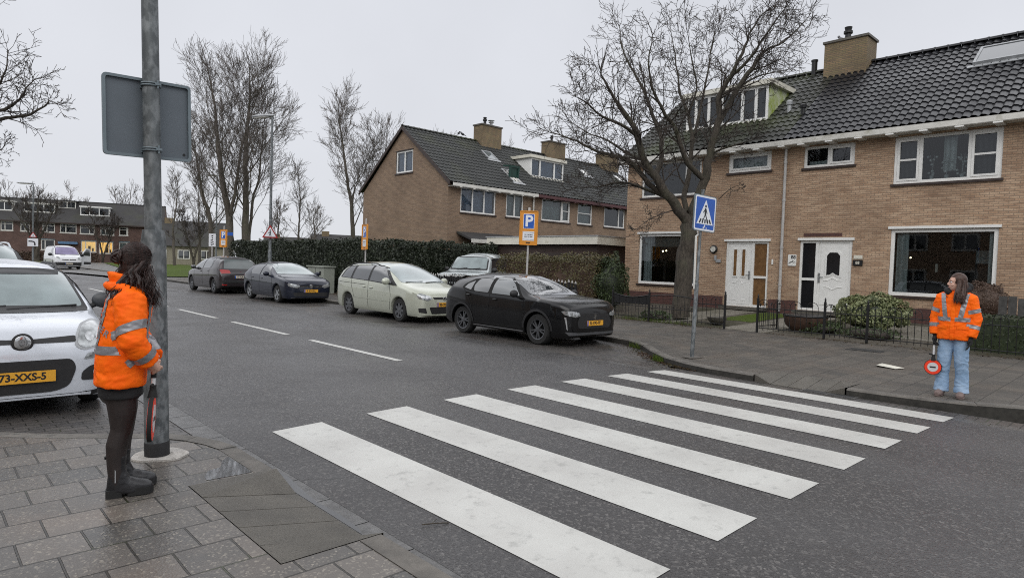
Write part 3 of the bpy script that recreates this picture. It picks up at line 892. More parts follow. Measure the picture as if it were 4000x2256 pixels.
def chimney(par, u, y, w, d, z0, z1, pots=(), cap='kerb_dark', brick='chim'):
    mb = MB(); mb.box(u-w/2, u+w/2, y-d/2, y+d/2, z0, z1-0.06)
    c = mb.build('chimney', M[brick], par, uv=True)
    MB().box(u-w/2-0.05, u+w/2+0.05, y-d/2-0.05, y+d/2+0.05, z1-0.058, z1+0.02).build('chimney_cap', M[cap], c)
    for du, h, r, style in pots:
        if style == 'pot': pr = [(r*1.1, 0), (r*1.1, h*0.15), (r*0.8, h*0.2), (r*0.75, h*0.5), (r*1.15, h*0.55), (r*1.15, h*0.7), (r*0.8, h*0.75), (r*1.0, h*0.95), (0.0, h)]
        elif style == 'cowl': pr = [(r*0.55, 0), (r*0.55, h*0.5), (r*1.1, h*0.55), (r*1.1, h*0.62), (r*0.7, h*0.64), (r*0.7, h*0.82), (r*1.3, h*0.84), (r*1.3, h*0.9), (0.0, h)]
        else: pr = [(r, 0), (r, h), (0, h)]
        MB().lathe(pr, 14, T(u+du, y, z1+0.015)).build('chimney_pot', M['zinc'] if style == 'cowl' else M['iron'], c, smooth=50)
    # lead flashing at the foot
    MB().box(u-w/2-0.03, u+w/2+0.03, y-d/2-0.03, y+d/2+0.03, z0, z0+0.18).build('flashing', M['zinc'], c)
    return c

def dormer(par, u0, u1, yf, zb, zt, slope_y, mull, roofmat='white_dirty', side='white_dirty', frame='white', curtain='curtain', split=None, over=0.14):
    """flat-roofed dormer: front at y=yf between zb and zt; slope_y(z) is where the roof face lies at height z"""
    mb = MB(); yb0, yb1 = slope_y(zb)+0.02, slope_y(zt)+0.25
    for u, e in ((u0, 0.07), (u1-0.07, 0.07)):
        q = MB().prism([(yf+0.004, zb), (yb0, zb), (yb1, zt), (yf+0.004, zt)], e, Matrix(((0, 0, 1, u), (1, 0, 0, 0), (0, 1, 0, 0), (0, 0, 0, 1))))
        if u == u0: dm = MB().box(u0-over, u1+over, yf-over, yb1+0.1, zt+0.002, zt+0.17).build('dormer', M[roofmat], par)
        q.build('dormer_cheek', M[side], dm)
    MB().box(u0-0.03, u1+0.03, yf-0.10, yf+0.02, zb-0.09, zb-0.002).build('dormer_apron', M[roofmat], dm)
    mb = MB(); frame_bars(mb, u0+0.005, u1-0.005, zb+0.003, zt-0.003, 0.09, yf-0.02, yf+0.06, mull, (), 0.10)
    w = mb.build('dormer_window', M[frame], dm)
    MB().add([(u0+0.05, yf+0.03, zb+0.05), (u1-0.05, yf+0.03, zb+0.05), (u1-0.05, yf+0.03, zt-0.05), (u0+0.05, yf+0.03, zt-0.05)], [(0, 1, 2, 3)]).build('dormer_pane', M['glass'], w)
    mb = MB(); us = [u0+0.09]+list(mull)+[u1-0.09]
    mb.add([(u0+0.08, yf+0.10, zb+0.02), (u1-0.08, yf+0.10, zb+0.02), (u1-0.08, yf+0.10, zt-0.02), (u0+0.08, yf+0.10, zt-0.02)], [(0, 1, 2, 3)])
    mb.build('dormer_curtain', M[curtain], w)
    return dm

def skylight(par, u0, u1, ta, tb, y0, z0, y1, z1, glass='glass_sky', lift=0.10):
    """roof window lying in the roof face, t measured in metres up the slope"""
    S = math.hypot(y1-y0, z1-z0); d = Vector((0, (y1-y0)/S, (z1-z0)/S)); n = Vector((0, -d.z, d.y))
    if n.z < 0: n = -n
    o = Vector((0, y0, z0))
    Mx = Matrix(((1, 0, 0, 0), (0, d.y, n.y, o.y), (0, d.z, n.z, o.z), (0, 0, 0, 1)))
    mb = MB(); f = MB(); frame = 0.07
    f.box(u0, u0+frame, ta, tb, 0.0, lift); f.box(u1-frame, u1, ta, tb, 0.0, lift)
    f.box(u0+frame, u1-frame, ta, ta+frame, 0.0, lift); f.box(u0+frame, u1-frame, tb-frame, tb, 0.0, lift)
    s = MB().merge(f, Mx).build('skylight', M['zinc'], par)
    g = MB().box(u0+frame, u1-frame, ta+frame, tb-frame, 0.02, lift-0.02)
    MB().merge(g, Mx).build('skylight_glass', M[glass], s)
    fl = MB().box(u0-0.12, u1+0.12, ta-0.16, ta-0.002, 0.05, 0.075)
    MB().merge(fl, Mx).build('skylight_flashing', M['zinc'], s)
    return s
M['glass_sky'] = mat('skylight_glass', (0.10, 0.12, 0.13), 0.03, spec=1.0)
M['clear_lit'] = mat('pale_reflecting_glass', (0.03, 0.035, 0.04), 0.02, spec=1.0, coat=1.0)

def pipe_run(par, u, z0, z1, y=-0.07, r=0.045, material='pipe', zk=()):
    mb = MB(); mb.tube([(u, y, z0), (u, y, z1)], r, 12)
    for z in zk: mb.tube([(u, y, z-0.03), (u, y, z+0.03)], r*1.25, 12)
    return mb.build('drainpipe', M[material], par, smooth=40)

# ---- near terrace: front on x=20.5 facing the road, u = 15.3 - y
T1R = -PI/2
def U(y): return 15.3-y
EZ, RZ_, RY_ = 5.76, 9.0, 4.15         # eave height, ridge height, ridge depth
EY = -0.32
def roof_y1(z): return EY+(z-EZ)*(RY_-EY)/(RZ_-EZ)
SL1 = math.hypot(RY_-EY, RZ_-EZ)

def house_shell(par, u0, u1, zb, holes, brick, plinth=None, left_gable=False, right_gable=False, D=8.3, ez=5.70, rz=8.92, ry=4.15, door=None, back=True):
    mb = MB(); wall_holes(mb, u0, u1, zb, ez, holes)
    mb.add([(u0, D, zb), (u1, D, zb), (u1, D, ez), (u0, D, ez)], [(1, 0, 3, 2)])
    for on, u, s in ((left_gable, u0, 1), (right_gable, u1, -1)):
        if not on:
            mb.add([(u, 0, zb), (u, D, zb), (u, D, ez), (u, 0, ez)], [(0, 3, 2, 1) if s > 0 else (0, 1, 2, 3)])
        if on:
            p = [(u, 0, zb), (u, D, zb), (u, D, ez), (u, ry, rz), (u, 0, ez)]
            mb.add(p, [(0, 4, 3, 2, 1) if s > 0 else (0, 1, 2, 3, 4)])
    return mb.build('wall', M[brick], par, uv=True)

# house with the sapling bay: left house of the near terrace
hA = thing('terraced_house', 'yellow brown brick house behind the bare tree, its white door has two amber slots', 'house', (20.5, 15.3, 0), T1R, 'brick row houses')
winA = dict(low=(U(14.66), U(12.2), 1.02, 2.90), up=(U(14.64), U(12.12), 4.27, 5.55), small=(U(11.1), U(9.6), 4.92, 5.55), door=(U(11.05), U(9.55), 0.42, 2.60))
house_shell(hA, 0.0, 6.2, 0.10, list(winA.values()), 'brick1', left_gable=True)
a = winA['low']
window(hA, *a, w=0.09, header='white', items=((a[0]+0.9, a[0]+1.6, 1.4, 1.8, 0.8, 1.6), (a[0]+1.7, a[0]+2.2, 0.9, 1.2, 0.8, 1.75), (a[0]+0.8, a[0]+0.9, 0.5, 0.6, 0.8, 1.9)),
       curtain=((a[0]+0.12, a[0]+0.5, a[2]+0.05, a[3]-0.1, 'curtain'), (a[1]-0.4, a[1]-0.1, a[2]+0.05, a[3]-0.1, 'curtain'), (a[0]+0.1, a[1]-0.1, 2.42, 2.80, 'blind')), depth=3.5)
MB().ball((a[0]+0.55, 0.8, 2.28), 0.035).ball((a[0]+0.7, 0.8, 2.30), 0.03).build('interior_lamp', M['lamp_lit'], hA, smooth=180)
a = winA['up']
window(hA, *a, mull=(a[0]+0.62, a[1]-0.62), curtain=((a[0]+0.1, a[1]-0.1, a[2]+0.05, a[3]-0.05, 'curtain_dark'),), depth=1.2)
a = winA['small']
window(hA, *a, w=0.09, sashes=((a[0]+0.09, a[1]-0.09, a[2]+0.09, a[3]-0.09),), curtain=((a[0]+0.1, a[1]-0.1, a[2]+0.05, a[2]+0.45, 'curtain'),), depth=1.2)
def door_frame(par, u0, u1, z0, z1, mul, lights, lmat, bar):
    mb = MB(); frame_bars(mb, u0+0.003, u1-0.003, z0+0.003, z1-0.003, 0.07, 0.03, 0.11, (mul,), (), 0.09)
    a, b = lights
    mb.box(a, b, 0.035, 0.105, bar-0.04, bar+0.04)
    f = mb.build('door_frame', M['white'], par)
    MB().box(u0-0.06, u1+0.06, -0.05, 0.028, z1+0.002, z1+0.08).build('door_header', M['white'], f)
    MB().add([(a, 0.075, z0+0.07), (b, 0.075, z0+0.07), (b, 0.075, z1-0.07), (a, 0.075, z1-0.07)], [(0, 1, 2, 3)]).build('side_light', M[lmat], f)
    MB().box(u0-0.05, u1+0.05, -0.30, 0.02, z0-0.10, z0-0.002).build('doorstep', M['kerb_dark'], f)
    return f
a = winA['door']; dm = U(10.10)
fA = door_frame(hA, *a, dm, (dm+0.045, a[1]-0.07), 'glass_amber', 1.42)
mb = MB(); mb.box(a[0]+0.075, dm-0.048, 0.045, 0.095, a[2]+0.08, a[3]-0.075)
lu = a[0]+0.075; lw = dm-0.048-lu
for c in (0.32, 0.68):   # raised surrounds of the two narrow lights, and low panels
    u = lu+lw*c
    mb.prism([(u-0.085, 1.40), (u+0.085, 1.40), (u+0.085, 2.38), (u-0.085, 2.38)], 0.022, Matrix(((1, 0, 0, 0), (0, 0, 1, 0.0228), (0, 1, 0, 0), (0, 0, 0, 1))))
for c in (0.3, 0.7): mb.box(lu+lw*c-0.07, lu+lw*c+0.07, 0.035, 0.0445, 0.62, 0.66)
for s in (-1, 1):
    mb.tube([(lu+lw*0.5+s*0.25, 0.045, 1.22), (lu+lw*0.5+s*0.1, 0.045, 1.20), (lu+lw*0.5+s*0.06, 0.045, 1.30)], 0.014, 6)
dl = mb.build('door', M['white'], hA)
for c in (0.32, 0.68):
    u = lu+lw*c
    MB().box(u-0.05, u+0.05, 0.015, 0.0225, 1.45, 2.33).build('door_light', M['glass_amber'], dl)
MB().box(lu+lw-0.075, lu+lw-0.03, 0.012, 0.0445, 1.34, 1.62).tube([(lu+lw-0.05, 0.0, 1.5), (lu+lw-0.17, 0.0, 1.5)], 0.012, 8).build('handle', M['steel'], dl)
# wall fittings
MB().lathe([(0.0, 0.0), (0.13, 0.0), (0.145, 0.02), (0.145, 0.05), (0.10, 0.085), (0.0, 0.09)], 20, T(U(11.5), -0.002, 2.33) @ RX(PI/2)).build('wall_lamp', M['iron'], hA, smooth=40)
MB().lathe([(0.0, 0.09), (0.10, 0.088), (0.09, 0.10), (0.0, 0.11)], 16, T(U(11.5), -0.002, 2.33) @ RX(PI/2)).build('lamp_glass', M['white_dirty'], hA, smooth=40)
MB().box(U(11.40), U(11.22), -0.05, -0.003, 1.88, 1.99).box(U(11.45), U(11.38), -0.06, -0.004, 1.95, 2.12).build('wall_box', M['zinc'], hA)
MB().box(U(9.43), U(9.38), -0.03, -0.003, 1.85, 2.02).build('doorbell', M['white'], hA)

hB = thing('terraced_house', 'yellow brown brick terraced house with number plaque and white front door with arched dark glass', 'house', (20.5, 15.3, 0), T1R, 'brick row houses')
UB1 = U(1.4)
winB = dict(low=(U(6.0), U(3.5), 1.05, 2.93), up=(U(6.02), U(3.52), 4.20, 5.52), small=(U(8.56), U(7.07), 4.87, 5.53), door=(U(8.55), U(7.01), 0.45, 2.62))
house_shell(hB, 6.204, UB1, 0.10, list(winB.values()), 'brick1', right_gable=True)
a = winB['low']
window(hB, *a, w=0.095, header='white', curtain=((a[0]+0.12, a[0]+0.42, a[2]+0.05, a[3]-0.08, 'curtain'), (a[1]-0.22, a[1]-0.1, a[2]+0.05, a[3]-0.08, 'curtain')), depth=4.2,
       items=((a[0]+1.65, a[0]+2.3, 1.4, 1.5, 0.9, 1.9), (a[0]+0.7, a[0]+1.2, 2.4, 2.9, 0.9, 1.7), (a[0]+0.9, a[0]+1.7, 3.6, 3.9, 0.9, 2.2)))
MB().box(a[0]+1.78, a[0]+2.2, 1.37, 1.38, 2.02, 2.38).build('wall_calendar', M['curtain'], hB)
MB().box(a[0]+0.92, a[0]+0.98, 0.9, 0.95, 1.75, 1.98).build('ornament', M['cream'], hB)
MB().ball((a[0]+0.18, 0.9, 2.15), 0.03).ball((a[0]+0.29, 0.9, 2.15), 0.025).build('interior_lamp', M['lamp_lit'], hB, smooth=180)
a = winB['up']; m1, m2 = U(5.36)-0.0, U(4.23)
window(hB, *a, w=0.085, mull=(m1, m2), trans=((a[0]+0.13, m1-0.09, 4.87), (m2+0.09, a[1]-0.13, 4.87)), sashes=((a[0]+0.085, m1-0.045, a[2]+0.085, a[3]-0.085), (m2+0.045, a[1]-0.085, a[2]+0.085, a[3]-0.085)),
       curtain=((a[0]+0.1, m1, a[2]+0.05, a[3]-0.05, 'curtain_dark'), (m2, a[1]-0.1, a[2]+0.05, a[3]-0.05, 'curtain_dark'), (m1+0.5, m1+0.8, a[2]+0.3, a[3]-0.05, 'curtain')), depth=1.5)
# potted orchids on the window ledge
mb = MB(); r_ = random.Random(5)
for q in range(3):
    u = m1+0.25+q*0.35
    mb.lathe([(0.04, 0), (0.06, 0.1), (0.0, 0.1)], 10, T(u, 0.16, a[2]+0.09))
    for k in range(2): mb.tube([(u, 0.16, a[2]+0.19), (u+0.03*k, 0.16, a[2]+0.5), (u+0.1*(k-0.5), 0.15, a[2]+0.75)], 0.006, 4)
    for k in range(9): mb.ball((u+r_.uniform(-0.11, 0.11), 0.15+r_.uniform(-0.02, 0.02), a[2]+r_.uniform(0.2, 0.75)), (0.035, 0.01, 0.03), 6, 4)
mb.build('window_plants', M['curtain'], hB)
a = winB['small']; mm = (a[0]+a[1])/2
window(hB, *a, w=0.08, mull=(mm,), sashes=((mm+0.04, a[1]-0.08, a[2]+0.08, a[3]-0.08),), curtain=((a[0]+0.1, mm, a[2]+0.05, a[2]+0.22, 'curtain'),), depth=1.2)
a = winB['door']; dm = U(8.03)
fB = door_frame(hB, *a, dm, (a[0]+0.07, dm-0.045), 'glass_door', 1.42)
lu = dm+0.048; lw = a[1]-0.075-lu; lc = lu+lw/2
mb = MB(); mb.box(lu, lu+lw, 0.045, 0.095, a[2]+0.08, a[3]-0.075)
XZ = lambda y: Matrix(((1, 0, 0, 0), (0, 0, 1, y), (0, 1, 0, 0), (0, 0, 0, 1)))
ins = [(lu+0.08, a[2]+0.20), (lu+lw-0.08, a[2]+0.20), (lu+lw-0.08, a[3]-0.17), (lu+0.08, a[3]-0.17)]
mb.prism(ins, 0.012, XZ(0.0325))
arch = [(lc-0.24, 1.50), (lc-0.12, 1.52), (lc, 1.60), (lc+0.12, 1.52), (lc+0.24, 1.50), (lc+0.24, 2.20), (lc+0.14, 2.31), (lc-0.14, 2.31), (lc-0.24, 2.20)]
mb.prism(arch, 0.014, XZ(0.018))
for z, s in ((1.40, 1), (1.20, -1)):
    mb.tube([(lc-0.27, 0.03, z), (lc-0.14, 0.03, z), (lc, 0.03, z+0.08*s), (lc+0.14, 0.03, z), (lc+0.27, 0.03, z)], 0.013, 6)
mb.box(lc-0.2, lc+0.2, 0.027, 0.0325, 0.68, 0.71)
dl = mb.build('door', M['white'], hB)
sm = [(lc+(x-lc)*0.78, 1.92+(z-1.92)*0.85) for x, z in arch]
MB().prism(sm, 0.006, XZ(0.011)).build('door_light', M['glass_door'], dl)
MB().box(lu+0.02, lu+0.065, 0.012, 0.0445, 1.33, 1.62).tube([(lu+0.04, 0.0, 1.5), (lu+0.17, 0.0, 1.5)], 0.012, 8).build('handle', M['steel'], dl)
# number plaque with drawing, letterbox and number plate by the door
pl = MB().prism(round_poly(rect(U(8.90), U(8.64), 1.82, 2.18), 0.03), 0.025, XZ(-0.029)).build('number_plaque', M['white'], hB)
t_ = text_mesh('88', 0.15, 0.001, bold=0.004); MB().merge(t_, Matrix(((1, 0, 0, U(8.73)), (0, 0, -1, -0.031), (0, 1, 0, 2.09), (0, 0, 0, 1)))).build('plaque_number', M['iron'], pl)
mb = MB(); r_ = random.Random(11)
for k in range(6):
    cx_, cz_ = U(8.77)+r_.uniform(-0.09, 0.09), 1.93+r_.uniform(-0.07, 0.07)
    mb.tube([(cx_+0.03*math.cos(q*0.9), -0.031, cz_+0.02*math.sin(q*1.3)) for q in range(6)], 0.006, 4)
mb.build('plaque_drawing', M['iron'], pl)
MB().box(U(6.96), U(6.70), -0.05, -0.003, 1.87, 2.03).build('letterbox', M['iron'], hB)
pl = MB().box(U(6.95), U(6.71), -0.03, -0.003, 2.07, 2.18).build('number_plate', M['cream'], hB)
t_ = text_mesh('88', 0.11, 0.001, bold=0.003); MB().merge(t_, Matrix(((1, 0, 0, U(6.83)), (0, 0, -1, -0.052), (0, 1, 0, 1.95), (0, 0, 0, 1)))).build('plate_number', M['cream'], hB)
pipe_run(hB, U(9.10), 0.35, 5.62, zk=(1.2, 2.4, 3.9, 5.1))
# plinth of dark red brick
for par, ua, ub, cut in ((hA, 0.0, 6.2, winA['door']), (hB, 6.204, UB1, winB['door'])):
    mb = MB()
    mb.box(ua, cut[0]-0.06, -0.016, -0.001, 0.10, 0.72); mb.box(cut[1]+0.06, ub, -0.016, -0.001, 0.10, 0.72)
    mb.build('plinth', M['brick_red'], par, uv=True)
# small exterior air bricks and rust stained lintel band above the door
MB().box(winB['door'][0]+0.1, winB['door'][1]-0.3, -0.006, -0.001, 2.74, 2.84).build('lintel_band', M['brick_red'], hB, uv=True)
# roofs
for par, ua, ub, mt, hol in ((hA, -0.15, 6.2, 'roof1m', ()), (hB, 6.2, UB1+0.1, 'roof1', ())):
    rf = tile_slope(ua, ub, EY, EZ, RY_, RZ_, holes=hol).build('roof', M[mt], par, smooth=40)
    MB().add([(ua, RY_, RZ_+0.02), (ub, RY_, RZ_+0.02), (ub, 8.62, EZ), (ua, 8.62, EZ)], [(0, 1, 2, 3)]).build('back_slope', M[mt], rf)
    MB().add([(ua, EY, EZ-0.02), (ub, EY, EZ-0.02), (ub, RY_, RZ_-0.02), (ua, RY_, RZ_-0.02)], [(0, 1, 2, 3)]).build('underlay', M['dark_wood'], rf)
    ridge_tiles(ua, ub, RY_, RZ_+0.08).build('ridge', M[mt], rf, smooth=40)
    g = MB()
    g.box(ua, ub, EY-0.12, EY-0.105, EZ-0.17, EZ-0.02); g.box(ua, ub, EY-0.105, -0.003, EZ-0.185, EZ-0.17)
    gt = g.build('gutter', M['white_dirty'], par)
    u = ua+0.6
    while u < ub: MB().box(u-0.10, u+0.10, EY-0.14, -0.006, EZ-0.225, EZ-0.187).build('gutter_bracket', M['white'], gt); u += 0.82
mb = MB(); mb.prism([(EY, EZ-0.15), (RY_, RZ_-0.12), (8.6, EZ-0.15), (8.6, EZ+0.05), (RY_, RZ_+0.06), (EY, EZ+0.05)], 0.05, Matrix(((0, 0, 1, -0.19), (1, 0, 0, 0), (0, 1, 0, 0), (0, 0, 0, 1))))
mb.build('verge_board', M['dark_wood'], hA)
skylight(hB, U(4.80), U(3.40), (23.05-20.18)/math.cos(math.atan2(RZ_-EZ, RY_-EY)), (24.02-20.18)/math.cos(math.atan2(RZ_-EZ, RY_-EY)), EY, EZ, RY_, RZ_, glass='clear_lit', lift=0.16)
chimney(hB, U(8.80), RY_-0.1, 1.42, 0.95, 8.3, 9.88, ((-0.1, 0.55, 0.13, 'pot'), (-0.5, 0.10, 0.12, 'plain')))
MB().lathe([(0.10, 0), (0.10, 0.5), (0.12, 0.5), (0.12, 0.56), (0, 0.56)], 14, T(U(10.05), RY_-0.05, 8.95)).build('vent_pipe', M['iron'], hA, smooth=40)
for y, z, h, mt in ((9.75, 7.05, 0.42, 'zinc'), (9.15, 6.83, 0.36, 'iron')):
    MB().lathe([(0.07, -0.2), (0.07, h*0.6), (0.10, h*0.62), (0.11, h*0.9), (0.06, h), (0, h)], 12, T(U(y), roof_y1(z), z)).build('vent_pipe', M[mt], hA, smooth=40)
dmr = dormer(hA, U(13.55), U(10.35), roof_y1(6.86)-0.02, 6.86, 8.06, roof_y1, (U(13.15), U(12.62), U(12.1), U(11.3), U(10.8)), side='algae', roofmat='cream', curtain='curtain_dark')

# ---- middle terrace: gable towards the road, front on y=25.3
hx = 19.4
SY0, SZ0, SY1, SZ1 = -0.30, 5.50, 4.0, 8.72
def roof_y2(z): return SY0+(z-SZ0)*(SY1-SY0)/(SZ1-SZ0)
T2L = ('brown brick end house with plain side gable and open green roof hatch', 'brown brick house with white dormer and maroon fascia, second in its terrace', 'brown brick house at the far end of its terrace, half hidden by tree branches')
S2 = math.hypot(SY1-SY0, SZ1-SZ0)
def t2(xm, zm): return (xm, (zm-SZ0)/(SZ1-SZ0)*S2)
for i in range(3):
    ua, ub = (0.0, 5.95) if i == 0 else (5.95+6*(i-1), 11.95+6*(i-1))
    h = thing('terraced_house', T2L[i], 'house', (hx, 25.3, 0), 0, 'brick row houses')
    if i == 0: wins = [(0.80, 3.16, 4.12, 5.38, (0.78,), 'curtain_blue'), (3.90, 5.19, 4.12, 5.38, (0.5,), 'curtain')]
    elif i == 1: wins = [(6.63, 9.03, 4.12, 5.38, (0.70,), 'curtain'), (9.70, 11.04, 4.12, 5.38, (), 'curtain')]
    else: wins = [(12.2, 14.3, 4.12, 5.38, (0.72,), 'curtain_dark'), (15.4, 17.0, 4.12, 5.38, (0.5,), 'curtain_dark')]
    holes = [w[:4] for w in wins]
    mb = MB(); wall_holes(mb, ua, ub, 0.1, 5.45, holes)
    mb.add([(ua, 8, 0.1), (ub, 8, 0.1), (ub, 8, 5.45), (ua, 8, 5.45)], [(1, 0, 3, 2)])
    if i == 0:
        gh = [(3.08, 4.65, 6.28, 7.45)]
        # gable wall with its window: quads around the hole plus the triangle
        sub = MB(); wall_holes(sub, 0.0, 8.0, 0.1, 5.45, [])
        sub.add([(0, 0, 5.45), (8, 0, 5.45), (8-0.0, 0, 5.46), (0, 0, 5.46)], [(0, 1, 2, 3)])
        zl, zr = 6.28, 7.45
        yl = lambda z: (z-5.46)/(8.66-5.46)*4.0
        sub.add([(0, 0, 5.46), (8, 0, 5.46), (8-yl(zl), 0, zl), (yl(zl), 0, zl)], [(0, 1, 2, 3)])
        sub.add([(yl(zl), 0, zl), (3.35, 0, zl), (3.35, 0, zr), (yl(zr), 0, zr)], [(0, 1, 2, 3)])
        sub.add([(4.92, 0, zl), (8-yl(zl), 0, zl), (8-yl(zr), 0, zr), (4.92, 0, zr)], [(0, 1, 2, 3)])
        sub.add([(yl(zr), 0, zr), (8-yl(zr), 0, zr), (4, 0, 8.66)], [(0, 1, 2)])
        Mg = Matrix(((0, 1, 0, 0), (-1, 0, 0, 8.0), (0, 0, 1, 0), (0, 0, 0, 1)))   # local u -> -y, so the face looks to -x
        mb.merge(sub, Mg)
    if i == 2: mb.add([(ub, 0, 0.1), (ub, 8, 0.1), (ub, 8, 5.45), (ub, 4, 8.66), (ub, 0, 5.45)], [(0, 1, 2, 3, 4)])
    if i < 2: mb.add([(ub, 0, 0.1), (ub, 8, 0.1), (ub, 8, 5.45), (ub, 0, 5.45)], [(0, 1, 2, 3)])
    if i > 0: mb.add([(ua, 0, 0.1), (ua, 8, 0.1), (ua, 8, 5.45), (ua, 0, 5.45)], [(0, 3, 2, 1)])
    mb.build('wall', M['brick2'], h, uv=True)
    for w in wins:
        a, b, c, d = w[:4]; mu = [a+(b-a)*q for q in w[4]]
        if i == 0 and len(mu) == 1 and b-a > 2: mu = [a+(b-a)*0.34, a+(b-a)*0.67]
        sas = ()
        if i == 1 and mu: sas = ((mu[0]+0.04, b-0.075, c+0.075, d-0.075),)
        tr = ((mu[0]+0.1, b-0.13, 4.78),) if i == 1 and mu else (((a+0.08, b-0.08, 4.78),) if i == 1 else ())
        window(h, a, b, c, d, mull=mu, trans=tr, sashes=sas, curtain=((a+0.08, b-0.08, c+0.05, d-0.05, w[5]),), depth=1.0)
    # a ground floor window each
    if i == 0:
        gw = thing  # gable window
        sub = thing
        f = MB(); frame_bars(f, 3.35, 4.92, 6.28, 7.45, 0.085, 0.03, 0.10, (4.13,))
        Mg = Matrix(((0, 1, 0, 0), (-1, 0, 0, 8.0), (0, 0, 1, 0), (0, 0, 0, 1)))
        fo = MB().merge(f, Mg).build('window', M['white'], h)
        MB().merge(MB().add([(3.38, 0.07, 6.3), (4.9, 0.07, 6.3), (4.9, 0.07, 7.43), (3.38, 0.07, 7.43)], [(0, 1, 2, 3)]), Mg).build('pane', M['glass'], fo)
        MB().merge(MB().add([(3.36, 0.16, 6.29), (4.91, 0.16, 6.29), (4.91, 0.16, 7.44), (3.36, 0.16, 7.44)], [(0, 1, 2, 3)]), Mg).build('curtain', M['curtain_blue'], fo)
        MB().merge(MB().box(3.28, 4.99, -0.05, 0.03, 6.20, 6.278), Mg).build('sill', M['dark_wood'], fo)
        MB().merge(MB().box(3.30, 4.97, -0.03, 0.03, 7.452, 7.50), Mg).build('window_header', M['dark_wood'], fo)
    rf = tile_slope(ua-(0.12 if i == 0 else 0), ub, SY0, SZ0, SY1, SZ1, tw=0.25, spc=5).build('roof', M['roof2'], h, smooth=40)
    MB().add([(ua-0.1, SY1, SZ1+0.02), (ub, SY1, SZ1+0.02), (ub, 8.3, SZ0), (ua-0.1, 8.3, SZ0)], [(0, 1, 2, 3)]).build('back_slope', M['roof2'], rf)
    MB().add([(ua-0.05, SY0, SZ0-0.02), (ub, SY0, SZ0-0.02), (ub, SY1, SZ1-0.02), (ua-0.05, SY1, SZ1-0.02)], [(0, 1, 2, 3)]).build('underlay', M['dark_wood'], rf)
    ridge_tiles(ua-0.12, ub, SY1, SZ1+0.06, 0.11).build('ridge', M['roof1m'], rf, smooth=40)
    g = MB(); g.box(ua, ub, SY0-0.10, SY0-0.085, SZ0-0.16, SZ0-0.01); g.box(ua, ub, SY0-0.085, -0.003, SZ0-0.18, SZ0-0.16)
    gt = g.build('gutter', M['white_dirty'] if i == 0 else M['maroon'], h)
    u = ua+0.5
    while u < ub: MB().box(u-0.06, u+0.06, SY0-0.11, -0.006, SZ0-0.22, SZ0-0.182).build('gutter_bracket', M['white_dirty'] if i == 0 else M['maroon'], gt); u += 0.85
    if i == 0:
        mb = MB()
        MX = Matrix(((0, 0, 1, -0.16), (1, 0, 0, 0), (0, 1, 0, 0), (0, 0, 0, 1)))
        mb.prism([(SY0, SZ0-0.16), (SY1, SZ1-0.14), (SY1, SZ1+0.06), (SY0, SZ0+0.04)], 0.05, MX)
        mb.prism([(8.3, SZ0-0.16), (8.3, SZ0+0.04), (SY1, SZ1+0.06), (SY1, SZ1-0.14)], 0.05, MX)
        mb.build('verge_board', M['dark_wood'], h)
        pipe_run(h, 5.90, 2.4, 5.35, r=0.05, material='white_dirty')
        pipe_run(h, 5.55, 2.4, 4.75, r=0.06, material='white_dirty')
        chimney(h, 5.95-0.12, SY1-0.1, 1.55, 0.75, 8.1, 9.72, ((-0.25, 0.5, 0.11, 'pot'), (0.25, 0.42, 0.15, 'cowl')))
        ta = t2(0, 7.42)[1]; tb = t2(0, 7.98)[1]
        skylight(h, 4.55, 5.25, ta, tb, SY0, SZ0, SY1, SZ1)
        # hatch standing open in a green frame
        ta, tb = t2(0, 6.02)[1], t2(0, 6.85)[1]
        s = skylight(h, 4.78, 5.45, ta, tb, SY0, SZ0, SY1, SZ1, glass='white_dirty', lift=0.08)
        Mx = T(5.11, roof_y2(6.62), 6.78) @ RX(math.radians(6))
        f = MB(); f.box(-0.36, -0.27, -0.5, -0.42, -0.5, 0.3); f.box(0.27, 0.36, -0.5, -0.42, -0.5, 0.3); f.box(-0.27, 0.27, -0.5, -0.42, 0.2, 0.3); f.box(-0.27, 0.27, -0.5, -0.42, -0.5, -0.42)
        f.box(-0.36, 0.36, -0.42, 0.1, 0.22, 0.3); f.box(-0.25, 0.25, -0.44, -0.43, -0.4, 0.19)
        MB().merge(f, Mx).build('roof_hatch', mat('green_hatch', (0.012, 0.045, 0.035), 0.4, var=0.3), h)
    if i == 1:
        dormer(h, 6.95, 9.75, roof_y2(6.72), 6.72, 7.80, roof_y2, (7.72, 8.95), roofmat='cream', side='white', curtain='curtain_blue', over=0.16)
        chimney(h, 11.55, SY1-0.1, 1.5, 0.75, 8.1, 9.62, ((-0.2, 0.45, 0.10, 'pot'),))
    if i == 2:
        chimney(h, 17.2, SY1-0.1, 1.7, 0.75, 8.1, 9.62, ())
        for um, zm in ((13.3, 7.7), (17.1, 7.75)): skylight(h, um-0.35, um+0.35, t2(0, zm-0.22)[1], t2(0, zm+0.26)[1], SY0, SZ0, SY1, SZ1, glass='white')
    if i == 1:   # porch canopy strip along the fronts
        pass

